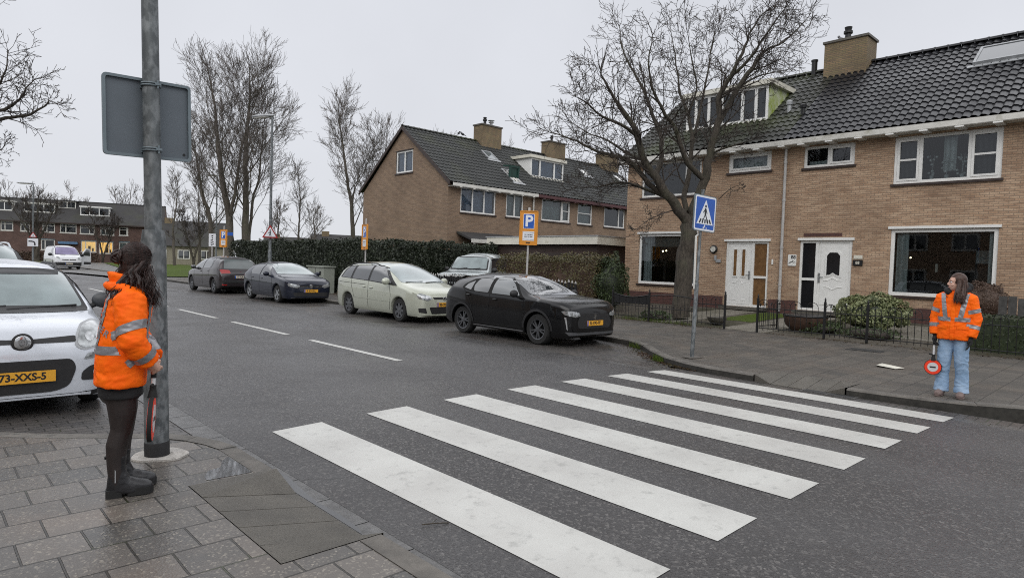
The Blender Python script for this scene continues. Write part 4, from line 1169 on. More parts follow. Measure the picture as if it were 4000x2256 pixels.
# porch canopies of the middle terrace
cp = thing('porch_canopy', 'low lean-to porch roof with white trim on the brown end house', 'canopy', (21.6, 25.3, 0))
mb = MB(); mb.add([(-1.6, -1.3, 2.75), (2.2, -1.3, 2.75), (2.2, -0.003, 3.15), (-1.6, -0.003, 3.15), (-1.6, -1.3, 2.65), (2.2, -1.3, 2.65), (2.2, -0.003, 3.05), (-1.6, -0.003, 3.05)], [(0, 1, 2, 3), (7, 6, 5, 4), (0, 4, 5, 1), (1, 5, 6, 2), (3, 2, 6, 7), (0, 3, 7, 4)])
mb.build('canopy_roof', M['roof3'], cp)
MB().box(-1.7, 2.3, -1.38, -1.302, 2.58, 2.76).build('canopy_trim', M['white_dirty'], cp)
for x in (-1.5, 2.0): MB().box(x, x+0.1, -1.3, -1.2, 0.1, 2.65).build('post', M['white_dirty'], cp)

# garage between the terraces
ga = thing('garage', 'flat roofed dark brick garage with pale fascia beside the near terrace', 'garage', (20.0, 16.3, 0.1))
mb = MB(); mb.box(0, 6.5, 0, 6.2, 0, 2.38); mb.build('wall', M['brick_dark'], ga, uv=True)
MB().box(-0.25, 6.7, -0.2, 6.4, 2.382, 2.70).build('fascia', M['cream'], ga)
MB().box(-0.28, 6.75, -0.23, 6.45, 2.702, 2.74).build('roof', M['zinc'], ga)
MB().box(-0.04, -0.003, 1.2, 3.6, 0.05, 2.05).build('garage_door', M['dark_wood'], ga)

# ---- far terrace across the junction, turned a little
FR = math.atan2(-0.335, 0.942)
far_labels = ['far dark brick house at the left edge, white dormer cut by the frame', 'far dark brick house with wide white dormer behind the street lamp', 'far dark brick house with raised grey dormer box and blue awnings', 'far dark brick house with three-pane white dormer and two yellow lit windows', 'far dark brick house at the right end of its row with blank side gable']
spans = [(-1.2, 1.9), (1.9, 6.4), (6.4, 9.2), (9.2, 14.0), (14.0, 20.0)]
fw = {0: [(0.05, 1.5, 4.08, 5.40, 0.35)], 1: [(4.86, 6.35, 4.08, 5.38, 0.36), (2.3, 3.4, 4.08, 5.38, 0.5)], 2: [(6.95, 8.95, 4.08, 5.40, 0.35)], 3: [(9.36, 11.15, 4.04, 5.33, 0.66), (11.88, 13.62, 4.01, 5.31, 0.36)], 4: [(14.24, 15.4, 4.04, 5.28, 0.85)]}
gw = {1: [(4.7, 6.35, 1.55, 3.05, 'curtain_dark', None)], 3: [(9.5, 11.4, 1.45, 3.05, None, 'warm_lit'), (11.7, 13.5, 1.3, 3.02, None, 'warm_lit')], 4: [(14.25, 15.6, 1.65, 3.08, 'curtain', None)]}
M['teal'] = mat('teal_fascia', (0.10, 0.20, 0.25), 0.6, var=0.2)
M['awning'] = mat('blue_awning', (0.10, 0.19, 0.32), 0.8, var=0.2)
fy = lambda z: -0.2+(z-5.6)*(4.2/3.3)
for i, (ua, ub) in enumerate(spans):
    h = thing('terraced_house', far_labels[i], 'house', (9.68, 114.01, 0), FR, 'brick row houses')
    holes = [w[:4] for w in fw[i]]+[w[:4] for w in gw.get(i, [])]
    mb = MB(); wall_holes(mb, ua, ub, -0.1, 5.6, holes)
    mb.add([(ua, 8, -0.1), (ub, 8, -0.1), (ub, 8, 5.6), (ua, 8, 5.6)], [(1, 0, 3, 2)])
    if i == 4: mb.add([(ub, 0, -0.1), (ub, 8, -0.1), (ub, 8, 5.6), (ub, 4, 8.85), (ub, 0, 5.6)], [(0, 1, 2, 3, 4)])
    mb.add([(ua, 0, -0.1), (ua, 8, -0.1), (ua, 8, 5.6), (ua, 0, 5.6)], [(0, 3, 2, 1)])
    mb.build('wall', M['brick3'], h, uv=True)
    for a, b, c, d, m_ in fw[i]:
        window(h, a, b, c, d, w=0.11, mull=(a+(b-a)*m_,), trans=((a+0.11, b-0.11, d-0.38),), frame='white_dirty', sill='white_dirty', depth=0.8, curtain=((a+0.1, b-0.1, c+0.1, d-0.1, 'curtain' if (i == 3 and a > 11) else 'curtain_dark'),))
    for a, b, c, d, cu, lit in gw.get(i, []):
        window(h, a, b, c, d, w=0.12, mull=(a+(b-a)*(0.72 if a > 11.6 else 0.3),), frame='white_dirty', sill='white_dirty', header='teal', depth=0.9, lit=lit,
               curtain=((a+0.1, b-0.1, c+0.1, d-0.1, cu),) if cu else None, items=((a+0.8, a+1.1, 0.5, 0.6, c, c+0.9), (a+1.3, a+1.5, 0.4, 0.5, c, c+0.6)) if lit else ())
    rf = MB().add([(ua, -0.35, 5.5), (ub, -0.35, 5.5), (ub, 4, 8.9), (ua, 4, 8.9), (ua, 8.3, 5.5), (ub, 8.3, 5.5)], [(0, 1, 2, 3), (3, 2, 5, 4)]).build('roof', M['roof3'], h)
    MB().box(ua, ub, 3.9, 4.1, 8.85, 8.98).build('ridge', M['iron'], rf)
    MB().box(ua, ub, -0.45, -0.003, 5.38, 5.56).build('gutter', M['dark_wood'], h)
    if i == 0: dormer(h, -1.0, 1.03, fy(6.98), 6.98, 8.2, fy, (0.1,), curtain='curtain_dark')
    if i == 1: dormer(h, 2.36, 6.0, fy(6.95), 6.95, 8.1, fy, (3.5, 4.7), curtain='curtain_dark')
    if i == 2:
        dormer(h, 6.25, 8.4, fy(7.76), 7.76, 8.75, fy, (7.3,), roofmat='iron', side='roof3', frame='white_dirty', curtain='curtain_dark')
        MB().box(6.8, 9.15, -0.5, -0.05, 2.5, 2.85).build('awning', M['awning'], h)
    if i == 3: dormer(h, 9.15, 12.8, fy(6.86), 6.86, 8.0, fy, (10.3, 11.5), roofmat='white', side='white', curtain='curtain_dark')
# ------------------------------------------------------------------ trees and plants
CAM = Vector((0, 0, 1.5598))
def along(px, py, depth):
    """point seen at (px,py) of a 2576 px wide frame at a given depth: used once to lay out measured tree limbs in metres"""
    return CAM+(_f+_r2*((px-1288)/1618.6)-_u2*((py-726.5)/1618.6))*depth

def rand_perp(d, r):
    v = Vector((r.uniform(-1, 1), r.uniform(-1, 1), r.uniform(-1, 1)))
    v -= d*v.dot(d)
    return v.normalized() if v.length > 1e-4 else d.orthogonal().normalized()

def sprout(tw, p, d, L, r0, lev, R, up=0.25, wob=0.35, kids=(4, 3), ang=0.8, seg=4, thin=0.0028, sides=3, ratio=0.55):
    """one branch and, recursively, its side branches"""
    pts = [p.copy()]; d = d.normalized()
    for i in range(seg):
        d = (d+rand_perp(d, R)*wob*R.random()+Vector((0, 0, up*0.35))).normalized()
        pts.append(pts[-1]+d*(L/seg))
    rad = [max(thin, r0*(1-0.75*i/seg)) for i in range(seg+1)]
    tw.tube(pts, rad, sides, caps=False)
    if lev <= 0: return
    n = kids[min(len(kids)-1, lev-1)] if hasattr(kids, '__len__') else kids
    for k in range(n):
        t = 0.25+0.75*(k+R.random())/n; i = min(seg-1, int(t*seg)); f = t*seg-i
        q = pts[i].lerp(pts[i+1], min(1, f)); dd = (pts[i+1]-pts[i]).normalized()
        a = ang*R.uniform(0.7, 1.25)
        nd = dd*math.cos(a)+rand_perp(dd, R)*math.sin(a)
        sprout(tw, q, nd, L*ratio*R.uniform(0.65, 1.2), max(thin, r0*0.45), lev-1, R, up, wob, kids, ang, max(2, seg-1), thin, sides, ratio)

def smooth_line(pts, n=3):
    out = []
    for i in range(len(pts)-1):
        p0 = pts[max(i-1, 0)]; p1 = pts[i]; p2 = pts[i+1]; p3 = pts[min(i+2, len(pts)-1)]
        for k in range(n):
            t = k/n
            out.append(0.5*((2*p1)+(p2-p0)*t+(2*p0-5*p1+4*p2-p3)*t*t+(3*p1-p0-3*p2+p3)*t**3))
    out.append(pts[-1]); return out

def limb_tree(root, limbs, R, twp, bark, twig, foot=None):
    """limbs: (points, r_start, r_end, side branches, side length)"""
    tr, tw = MB(), MB()
    for pts, ra, rb_, ns, sl in limbs:
        P = smooth_line(pts, 3); n = len(P)
        P = [p+Vector((R.uniform(-1, 1), R.uniform(-1, 1), R.uniform(-1, 1)))*min(0.04, ra*0.25) if 0 < i < n-1 else p for i, p in enumerate(P)]
        rad = [ra+(rb_-ra)*(i/(n-1)) for i in range(n)]
        (tr if ra > 0.035 else tw).tube(P, rad, 10 if ra > 0.1 else 6, caps=True)
        for k in range(ns):
            t = 0.22+0.78*(k+R.random())/ns; x = t*(n-1); i = min(n-2, int(x))
            q = P[i].lerp(P[i+1], x-i); dd = (P[i+1]-P[i]).normalized(); a = R.uniform(0.5, 1.1)
            nd = dd*math.cos(a)+rand_perp(dd, R)*math.sin(a)
            r_ = max(0.006, (ra+(rb_-ra)*t)*0.42)
            sprout(tw, q, nd, sl*R.uniform(0.55, 1.25)*(1.15-0.4*t), min(r_, 0.03), twp['lev'], R, **{k_: v for k_, v in twp.items() if k_ != 'lev'})
        e = P[-1]; dd = (P[-1]-P[-2]).normalized()
        for k in range(3): sprout(tw, e, (dd+rand_perp(dd, R)*0.5), sl*0.6, rb_, max(0, twp['lev']-1), R, **{k_: v for k_, v in twp.items() if k_ != 'lev'})
    inv = Matrix.Translation(-root.location)
    MB().merge(tr, inv).build('trunk', bark, root, smooth=60)
    MB().merge(tw, inv).build('crown', twig, root, smooth=60)

# the street tree in the front garden
R = random.Random(21)
t0 = Vector((16.4, 10.25, 0.12))
tree = thing('bare_tree', 'large knobbly bare tree in the front garden, behind the blue crossing sign', 'tree', t0)
def c6(x, y, dd=0.0): return along((2050+x/1.1625)/1.5528, (y/1.1625)/1.5528, 18.66+dd)
def L6(pts, d0, d1): n = len(pts)-1; return [c6(x, y, d0+(d1-d0)*i/n) for i, (x, y) in enumerate(pts)]
limbs = [
 (L6([(708, 1440), (716, 1300), (722, 1180), (738, 1090), (750, 1010)], 0, 0), 0.265, 0.215, 0, 0.5),
 (L6([(748, 1030), (700, 950), (640, 880), (590, 800), (535, 715), (510, 620), (485, 555), (425, 470), (380, 400), (345, 320)], 0, -1.3), 0.165, 0.018, 17, 1.25),
 (L6([(640, 880), (565, 835), (480, 735), (400, 705), (300, 675), (200, 625), (110, 600)], -0.2, -0.9), 0.085, 0.010, 16, 1.1),
 (L6([(595, 805), (622, 700), (610, 600), (565, 480), (525, 380), (480, 300), (440, 210), (430, 120)], -0.2, 1.4), 0.085, 0.010, 16, 1.1),
 (L6([(655, 900), (540, 855), (440, 828), (330, 850), (235, 850)], 0, 1.0), 0.06, 0.010, 13, 0.95),
 (L6([(756, 1020), (782, 900), (818, 810), (838, 700), (870, 600), (882, 500), (893, 425), (932, 345), (985, 245), (1020, 150), (1090, 55)], 0, -1.0), 0.15, 0.014, 19, 1.2),
 (L6([(872, 570), (950, 430), (1040, 300), (1085, 235), (1190, 180), (1290, 75)], -0.4, 0.8), 0.085, 0.010, 16, 1.15),
 (L6([(893, 430), (985, 385), (1080, 340), (1190, 320)], -0.4, 1.3), 0.05, 0.010, 10, 0.9),
 (L6([(838, 700), (930, 665), (1040, 635)], -0.2, -1.6), 0.04, 0.008, 7, 0.8),
 (L6([(752, 1010), (722, 905), (742, 800), (762, 650), (742, 520), (702, 420), (690, 300), (665, 150)], 0, 1.2), 0.10, 0.010, 17, 1.15),
 (L6([(815, 815), (740, 740), (690, 600), (640, 520), (590, 430), (560, 300), (580, 160)], -0.2, -1.6), 0.085, 0.010, 17, 1.15),
 (L6([(762, 650), (800, 480), (830, 330), (850, 200), (870, 100)], 0.6, 1.8), 0.05, 0.010, 13, 1.05),
 (L6([(932, 350), (1020, 270), (1100, 150), (1180, 40)], -0.6, -2.0), 0.05, 0.010, 12, 1.1),
 (L6([(510, 620), (430, 560), (350, 530), (270, 460), (230, 440)], -0.7, -2.0), 0.05, 0.010, 13, 1.0),
 (L6([(538, 720), (470, 700), (380, 640), (300, 610), (215, 560)], -0.6, 1.5), 0.05, 0.010, 12, 0.95),
 (L6([(700, 950), (640, 965), (560, 1000), (510, 1040)], 0, -0.6), 0.022, 0.006, 6, 0.55),
 (L6([(880, 905), (930, 860), (975, 840)], 0, -0.4), 0.014, 0.005, 2, 0.3),
 (L6([(742, 520), (780, 400), (760, 280), (740, 150)], 0.9, 0.2), 0.04, 0.009, 11, 1.0),
]
limbs = [(p_, a_, b_, int(n_*1.4), s_) for p_, a_, b_, n_, s_ in limbs]
limb_tree(tree, limbs, R, dict(lev=2, up=0.20, wob=0.55, kids=(4, 5), ang=0.8, seg=4, thin=0.0058, ratio=0.5), M['bark'], M['twig'])

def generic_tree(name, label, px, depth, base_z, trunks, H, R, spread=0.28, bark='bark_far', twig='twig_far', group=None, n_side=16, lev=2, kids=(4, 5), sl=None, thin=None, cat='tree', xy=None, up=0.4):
    """broad upright bare tree: trunks are (lean angle, lean heading, radius, height share)"""
    b = along(px, 650, depth) if xy is None else Vector((*xy, 0))
    b.z = base_z
    root = thing(name, label, cat, b, 0, group)
    th = thin or 0.00018*depth
    limbs = []
    for lean, head, r0, hs in trunks:
        pts = [b+Vector((0, 0, 0))]; d = Vector((math.sin(lean*0.25)*math.cos(head), math.sin(lean*0.25)*math.sin(head), 1)).normalized()
        n = 7; h = H*hs
        for i in range(n):
            ln = lean*min(1, 0.2+i*0.28)
            d = (Vector((math.sin(ln)*math.cos(head), math.sin(ln)*math.sin(head), math.cos(ln)))+rand_perp(Vector((0, 0, 1)), R)*0.10).normalized()
            pts.append(pts[-1]+d*(h/n))
        limbs.append((pts, r0, r0*0.08, 6, (sl or H*0.16)))
        # main scaffold branches rising from the trunk
        for k in range(n_side):
            t = 0.26+0.66*(k+R.random())/n_side; i = min(n-1, int(t*n)); q = pts[i].lerp(pts[i+1], t*n-i)
            a = R.uniform(0, 2*PI); rise = R.uniform(0.7, 1.5)*(0.65+t)
            dd = Vector((math.cos(a), math.sin(a), rise)).normalized(); LL = H*spread*(1.38-t)*R.uniform(0.8, 1.3)
            P = [q]
            for s in range(4):
                dd = (dd+Vector((0, 0, 0.19))+rand_perp(dd, R)*0.2).normalized(); P.append(P[-1]+dd*(LL/4))
            limbs.append((P, r0*0.24*(1.15-t), th*1.3, 9, (sl or H*0.16)*0.72))
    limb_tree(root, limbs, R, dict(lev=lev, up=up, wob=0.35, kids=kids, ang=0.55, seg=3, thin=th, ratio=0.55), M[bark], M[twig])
    return root

R = random.Random(5)
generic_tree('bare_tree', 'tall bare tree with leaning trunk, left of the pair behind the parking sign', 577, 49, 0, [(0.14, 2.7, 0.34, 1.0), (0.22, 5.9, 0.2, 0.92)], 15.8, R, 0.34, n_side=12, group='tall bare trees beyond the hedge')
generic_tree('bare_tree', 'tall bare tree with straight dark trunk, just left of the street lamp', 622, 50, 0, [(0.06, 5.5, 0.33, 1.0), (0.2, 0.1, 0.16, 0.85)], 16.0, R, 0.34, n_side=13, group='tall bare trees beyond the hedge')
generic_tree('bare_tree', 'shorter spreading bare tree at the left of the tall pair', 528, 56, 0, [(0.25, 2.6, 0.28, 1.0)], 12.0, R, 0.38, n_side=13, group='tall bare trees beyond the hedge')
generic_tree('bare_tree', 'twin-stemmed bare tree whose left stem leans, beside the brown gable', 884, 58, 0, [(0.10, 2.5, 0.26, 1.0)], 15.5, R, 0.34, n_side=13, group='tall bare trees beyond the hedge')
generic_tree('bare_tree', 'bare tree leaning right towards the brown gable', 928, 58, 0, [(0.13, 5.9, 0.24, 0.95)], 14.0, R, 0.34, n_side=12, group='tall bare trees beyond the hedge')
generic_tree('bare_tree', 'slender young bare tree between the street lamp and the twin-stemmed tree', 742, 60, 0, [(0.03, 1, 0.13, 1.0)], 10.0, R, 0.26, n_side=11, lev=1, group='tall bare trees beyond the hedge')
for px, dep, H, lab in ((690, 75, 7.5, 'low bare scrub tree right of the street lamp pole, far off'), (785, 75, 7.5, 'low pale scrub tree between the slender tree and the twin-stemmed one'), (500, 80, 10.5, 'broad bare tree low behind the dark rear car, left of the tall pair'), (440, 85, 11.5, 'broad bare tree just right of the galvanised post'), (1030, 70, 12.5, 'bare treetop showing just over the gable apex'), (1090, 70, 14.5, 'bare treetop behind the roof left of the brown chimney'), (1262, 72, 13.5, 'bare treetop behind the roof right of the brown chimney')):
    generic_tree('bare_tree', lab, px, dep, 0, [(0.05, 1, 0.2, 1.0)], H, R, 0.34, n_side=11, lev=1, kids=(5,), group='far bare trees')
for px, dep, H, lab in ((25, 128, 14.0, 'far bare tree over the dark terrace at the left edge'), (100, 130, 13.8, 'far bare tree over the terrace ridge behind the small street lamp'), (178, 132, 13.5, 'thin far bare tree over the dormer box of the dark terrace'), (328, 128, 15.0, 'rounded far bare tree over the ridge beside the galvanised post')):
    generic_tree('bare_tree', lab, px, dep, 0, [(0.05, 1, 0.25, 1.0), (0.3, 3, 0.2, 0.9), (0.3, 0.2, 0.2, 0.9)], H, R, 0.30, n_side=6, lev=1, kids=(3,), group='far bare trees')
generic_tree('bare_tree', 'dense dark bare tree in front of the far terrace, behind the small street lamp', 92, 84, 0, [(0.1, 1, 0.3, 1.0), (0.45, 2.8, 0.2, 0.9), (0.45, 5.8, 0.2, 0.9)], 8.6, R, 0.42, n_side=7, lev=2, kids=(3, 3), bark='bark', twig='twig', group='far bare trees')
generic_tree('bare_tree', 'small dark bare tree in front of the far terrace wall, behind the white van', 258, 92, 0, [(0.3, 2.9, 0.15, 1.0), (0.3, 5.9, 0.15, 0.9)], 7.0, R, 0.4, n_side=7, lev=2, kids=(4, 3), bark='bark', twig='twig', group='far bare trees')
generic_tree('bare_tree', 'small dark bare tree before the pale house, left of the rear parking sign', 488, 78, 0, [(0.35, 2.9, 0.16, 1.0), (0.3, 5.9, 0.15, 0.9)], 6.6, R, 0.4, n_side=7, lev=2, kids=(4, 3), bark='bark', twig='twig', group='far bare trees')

# tree at the left edge whose trunk stands outside the picture
R = random.Random(9)
b = Vector((-3.2, 16.6, 0.03))
lt = thing('bare_tree', 'bare branches reaching in from the left edge of the street', 'tree', b)
def e1(x, y, dd=0.0): return along((x*0.93-55)/1.81625/1.5528, (y-25)/1.81625/1.5528, 11.5+dd)
def E1(pts, d0, d1): n = len(pts)-1; return [e1(x, y, d0+(d1-d0)*i/n) for i, (x, y) in enumerate(pts)]
stem = [b, b+Vector((0.05, 0, 1.5)), b+Vector((0.1, -0.1, 2.6)), e1(-700, 1000, 0.2)]
limb_tree(lt, [
 (stem, 0.22, 0.13, 0, 0.5),
 ([stem[-1]]+E1([(-400, 920), (-150, 860), (0, 830), (120, 790), (200, 730), (260, 650), (320, 590)], 0, 0), 0.05, 0.006, 20, 0.66),
 ([stem[-1]]+E1([(-300, 960), (0, 890), (150, 855), (290, 838), (380, 790), (440, 740), (505, 765)], 0, 0.2), 0.045, 0.005, 17, 0.42),
 ([stem[-1]]+E1([(-350, 850), (-120, 740), (0, 690), (70, 600), (110, 480), (120, 390)], 0, -0.3), 0.045, 0.005, 16, 0.62),
 ([stem[-1]]+E1([(-300, 1180), (-120, 1150), (0, 1120), (60, 1090), (95, 1060)], 0, 0.2), 0.03, 0.005, 9, 0.35),
 ([stem[-1]]+E1([(-500, 700), (-300, 400), (-100, 250), (0, 440)], 0, 0.4), 0.06, 0.006, 12, 0.7),
], R, dict(lev=2, up=0.14, wob=0.6, kids=(3, 4), ang=0.8, seg=3, thin=0.004, ratio=0.5), M['bark'], M['twig'])

def leaf_cloud(mb, n, R, sample, size, flat=0.35):
    """scatter n small bent leaf blades; sample() gives (point, outward normal)"""
    for _ in range(n):
        p, nn = sample()
        d = (nn+Vector((R.gauss(0, 1), R.gauss(0, 1), R.gauss(0, 1)))*0.75)
        if d.length < 1e-3: continue
        d.normalize(); s = size*R.uniform(0.6, 1.35)
        u = rand_perp(d, R); v = d.cross(u)
        a = p-u*s*0.5; b = p+v*s*0.32*R.uniform(0.7, 1.1)+d*s*flat*0.3; c = p+u*s*0.5; e = p-v*s*0.32
        n0 = len(mb.v); mb.v += [tuple(a), tuple(b), tuple(c), tuple(e)]; mb.f.append((n0, n0+1, n0+2, n0+3)); mb.m.append(0)

def box_sampler(x0, x1, y0, y1, z0, z1, R, rough=0.12, f=1.3, bottom=False):
    ax, ay, az = (y1-y0)*(z1-z0), (x1-x0)*(z1-z0), (x1-x0)*(y1-y0)
    tot = 2*ax+2*ay+az
    def smp():
        q = R.random()*tot
        X, Y, Z = R.uniform(x0, x1), R.uniform(y0, y1), R.uniform(z0, z1)
        if q < ax: p, n = Vector((x0, Y, Z)), Vector((-1, 0, 0.2))
        elif q < 2*ax: p, n = Vector((x1, Y, Z)), Vector((1, 0, 0.2))
        elif q < 2*ax+ay: p, n = Vector((X, y0, Z)), Vector((0, -1, 0.2))
        elif q < 2*ax+2*ay: p, n = Vector((X, y1, Z)), Vector((0, 1, 0.2))
        else: p, n = Vector((X, Y, z1)), Vector((0, 0, 1))
        k = noise.noise(p*f)*rough+noise.noise(p*f*3.1)*rough*0.5
        return p+n*(k-abs(R.gauss(0, rough*0.5))), n
    return smp

def hedge(name, label, cat, x0, x1, y0, y1, z0, z1, n, size, material, R, rough=0.14, core=None, group=None, stems=True):
    cx, cy = (x0+x1)/2, (y0+y1)/2
    root = thing(name, label, cat, (cx, cy, z0), 0, group)
    mb = MB(); leaf_cloud(mb, n, R, box_sampler(x0, x1, y0, y1, z0+0.05, z1, R, rough), size)
    MB().merge(mb, T(-cx, -cy, -z0)).build('foliage', material, root)
    c = MB(); q = rough*1.1
    nx, ny, nz = max(2, int((x1-x0)/0.4)), max(2, int((y1-y0)/0.4)), max(2, int((z1-z0)/0.4))
    c.box(x0+q, x1-q, y0+q, y1-q, z0, z1-q)
    MB().merge(c, T(-cx, -cy, -z0)).build('inner_branches', core or material, root)
    return root

R = random.Random(33)
hedge('hedge', 'tall dark evergreen hedge along the pavement behind the parked cars', 'hedge', 13.75, 15.2, 21.0, 38.5, 0.05, 2.38, 42000, 0.105, M['conifer'], R, 0.24)
hedge('hedge', 'dark evergreen hedge turning in behind the pale off-roader, below the gable', 'hedge', 15.1, 19.8, 22.0, 23.2, 0.05, 2.40, 16000, 0.10, M['conifer'], R, 0.24)
hedge('hedge', 'brownish green loose hedge behind the picket fence, left of the dark garage', 'hedge', 15.95, 17.1, 13.0, 17.7, 0.1, 1.95, 16000, 0.062, M['brown_leaf'], R, 0.22, core=M['rust_bush'])
hedge('hedge', 'clipped low green hedge behind the iron fence at the right edge', 'hedge', 15.75, 16.7, -6.0, 3.15, 0.12, 0.86, 9000, 0.045, M['low_hedge'], R, 0.04, core=M['low_hedge'])
# sprigs standing above the dark hedge
def dome_sampler(c, r, R, rough=0.18, f=2.2):
    c = Vector(c)
    def smp():
        while True:
            v = Vector((R.gauss(0, 1), R.gauss(0, 1), R.gauss(0, 1)))
            if v.length > 0.1: break
        v.normalize()
        if v.z < -0.55: v.z = -v.z
        k = 1+noise.noise(c*3+v*f)*rough*2-abs(R.gauss(0, 0.10))
        return c+Vector((v.x*r[0], v.y*r[1], v.z*r[2]))*k, v
    return smp
def shrub(name, label, cat, c, r, n, size, material, R, rough=0.2, core=None, ground=0.15, group=None):
    root = thing(name, label, cat, (c[0], c[1], ground), 0, group)
    mb = MB(); leaf_cloud(mb, n, R, dome_sampler(c, r, R, rough), size)
    MB().merge(mb, T(-c[0], -c[1], -ground)).build('foliage', material, root)
    tw = MB()
    for k in range(16):
        a = 2*PI*k/16; e = Vector((c[0]+math.cos(a)*r[0]*0.6, c[1]+math.sin(a)*r[1]*0.6, c[2]+r[2]*R.uniform(0, 0.6)))
        tw.tube([Vector((c[0]+R.uniform(-.05, .05), c[1]+R.uniform(-.05, .05), ground-0.02)), Vector(c).lerp(e, 0.5)-Vector((0, 0, 0.05)), e], [0.018, 0.012, 0.005], 5)
    tw.ball(c, tuple(x*0.80 for x in r), 12, 8)
    MB().merge(tw, T(-c[0], -c[1], -ground)).build('stems', core or M['twig'], root, smooth=60)
    return root
shrub('shrub', 'rounded variegated cream and green shrub under the window of the plaque house', 'shrub', (17.3, 5.40, 0.62), (0.68, 0.78, 0.50), 6500, 0.070, M['varieg'], R, 0.22, core=M['low_hedge'], ground=0.19)
sh = shrub('shrub', 'rust brown twiggy rounded bush before the big window, behind the person at right', 'shrub', (18.4, 3.36, 1.05), (0.50, 0.50, 0.50), 6500, 0.032, M['rust_bush'], R, 0.16, core=M['rust_bush'], ground=0.21)
shrub('shrub', 'small dark weed clump at the foot of the bare tree', 'shrub', (15.7, 10.6, 0.22), (0.3, 0.5, 0.16), 500, 0.07, M['green_leaf'], R, 0.3, ground=0.1)
shrub('shrub', 'low dark green plant beside the planter, behind the hooped fence', 'shrub', (16.4, 6.3, 0.26), (0.4, 0.55, 0.17), 900, 0.07, M['green_leaf'], R, 0.3, ground=0.12)
shrub('shrub', 'sparse low heather clump behind the hooped fence below the variegated shrub', 'shrub', (16.1, 5.0, 0.24), (0.35, 0.6, 0.16), 900, 0.05, M['green_leaf'], R, 0.3, ground=0.12)
shrub('shrub', 'dark green shrub at the corner of the brown hedge', 'shrub', (16.6, 12.9, 1.0), (0.65, 0.5, 0.92), 4500, 0.065, M['green_leaf'], R, 0.25, core=M['conifer'], ground=0.1)
hd = hedge('hedge', 'tangled dark garden hedge on the verge before the far dark terrace', 'hedge', 10.2, 20.0, 106.0, 107.0, 0.0, 1.25, 3000, 0.25, M['rust_bush'], R, 0.15)
hedge('hedge', 'dark low garden hedge before the far terrace, left of the van', 'hedge', 3.0, 9.2, 100.0, 101.0, 0.0, 1.5, 2500, 0.25, M['conifer'], R, 0.15)
# dry ornamental grass in a black tub
pg = thing('potted_grass', 'dry straw coloured grass in a black tub at the corner of the near terrace', 'potted plant', (18.9, 14.55, 0.24))
MB().lathe([(0.0, 0), (0.24, 0), (0.32, 0.36), (0.34, 0.36), (0.34, 0.42), (0.30, 0.42), (0.28, 0.36), (0, 0.34)], 20).build('tub', M['iron'], pg, smooth=50)
mb = MB()
for k in range(170):
    a, t = R.uniform(0, 2*PI), R.uniform(0.1, 0.95); L = R.uniform(0.35, 0.6)
    o = Vector((math.cos(a), math.sin(a), 0)); p = o*0.12*R.random()+Vector((0, 0, 0.36))
    mb.tube([p, p+o*L*t*0.4+Vector((0, 0, L*0.6)), p+o*L*t*0.95+Vector((0, 0, L*(0.75-0.5*t)))], [0.008, 0.006, 0.002], 3, caps=False)
mb.build('grass_blades', M['straw'], pg)
# grass tufts and fallen leaves along the kerbs
def scatter(name, n, pts, w, z, size, material, R, up=0.0):
    mb = MB()
    for _ in range(n):
        i = R.randrange(len(pts)-1); a, b = Vector(pts[i]), Vector(pts[i+1]); p = a.lerp(b, R.random())
        p += Vector((R.gauss(0, w), R.gauss(0, w)))
        q = Vector((p.x, p.y, z(p.x) if callable(z) else z))
        if up > 0:
            d = Vector((R.uniform(-1, 1), R.uniform(-1, 1), 2.0)).normalized(); L = up*R.uniform(0.5, 1.3); s = rand_perp(d, R)*0.005
            mb.add([q-s, q+s, q+d*L], [(0, 1, 2)])
        else:
            u = Vector((R.uniform(-1, 1), R.uniform(-1, 1), R.uniform(-0.25, 0.25))).normalized(); v = u.cross(Vector((0, 0, 1)))*0.6; s = size*R.uniform(0.5, 1.3)
            q.z += 0.006+R.random()*0.012
            mb.add([q-u*s*0.5, q+v*s*0.5, q+u*s*0.5, q-v*s*0.5], [(0, 1, 2, 3)])
    o = mb.build(name, material); o['kind'] = 'stuff'
    return o
scatter('fallen_leaves', 900, [(11.2, 8.3), (10.65, 7.45), (10.1, 6.9), (9.62, 6.3), (9.35, 5.6)], 0.10, -0.068, 0.05, M['leaflitter'], R)
scatter('fallen_leaves', 500, [(15.0, 11.5), (15.0, 8.3)], 0.12, lambda x: zright(x), 0.05, M['leaflitter'], R)
scatter('fallen_leaves', 500, [(15.05, 7.0), (15.05, 2.0)], 0.10, lambda x: zright(x), 0.05, M['leaflitter'], R)
scatter('fallen_leaves', 700, [(13.4, 18), (13.5, 36)], 0.22, lambda x: zright(x), 0.09, M['leaflitter'], R)
scatter('grass_tufts', 260, [(11.1, 8.0), (10.85, 7.6)], 0.05, -0.05, 0.05, M['grass'], R, up=0.12)
scatter('grass_tufts', 220, [(9.9, 6.62), (9.7, 6.35)], 0.05, -0.06, 0.05, M['grass'], R, up=0.10)
scatter('grass_tufts', 500, [(15.15, 11.4), (15.15, 10.2), (15.2, 9.2)], 0.08, 0.1, 0.05, M['grass'], R, up=0.14)
scatter('grass_tufts', 160, [(0.78, 6.66), (0.95, 6.50)], 0.04, -0.085, 0.05, M['grass'], R, up=0.07)
# ------------------------------------------------------------------ street furniture
def lean_matrix(dx, dy): return Matrix(((1, 0, dx, 0), (0, 1, dy, 0), (0, 0, 1, 0), (0, 0, 0, 1)))

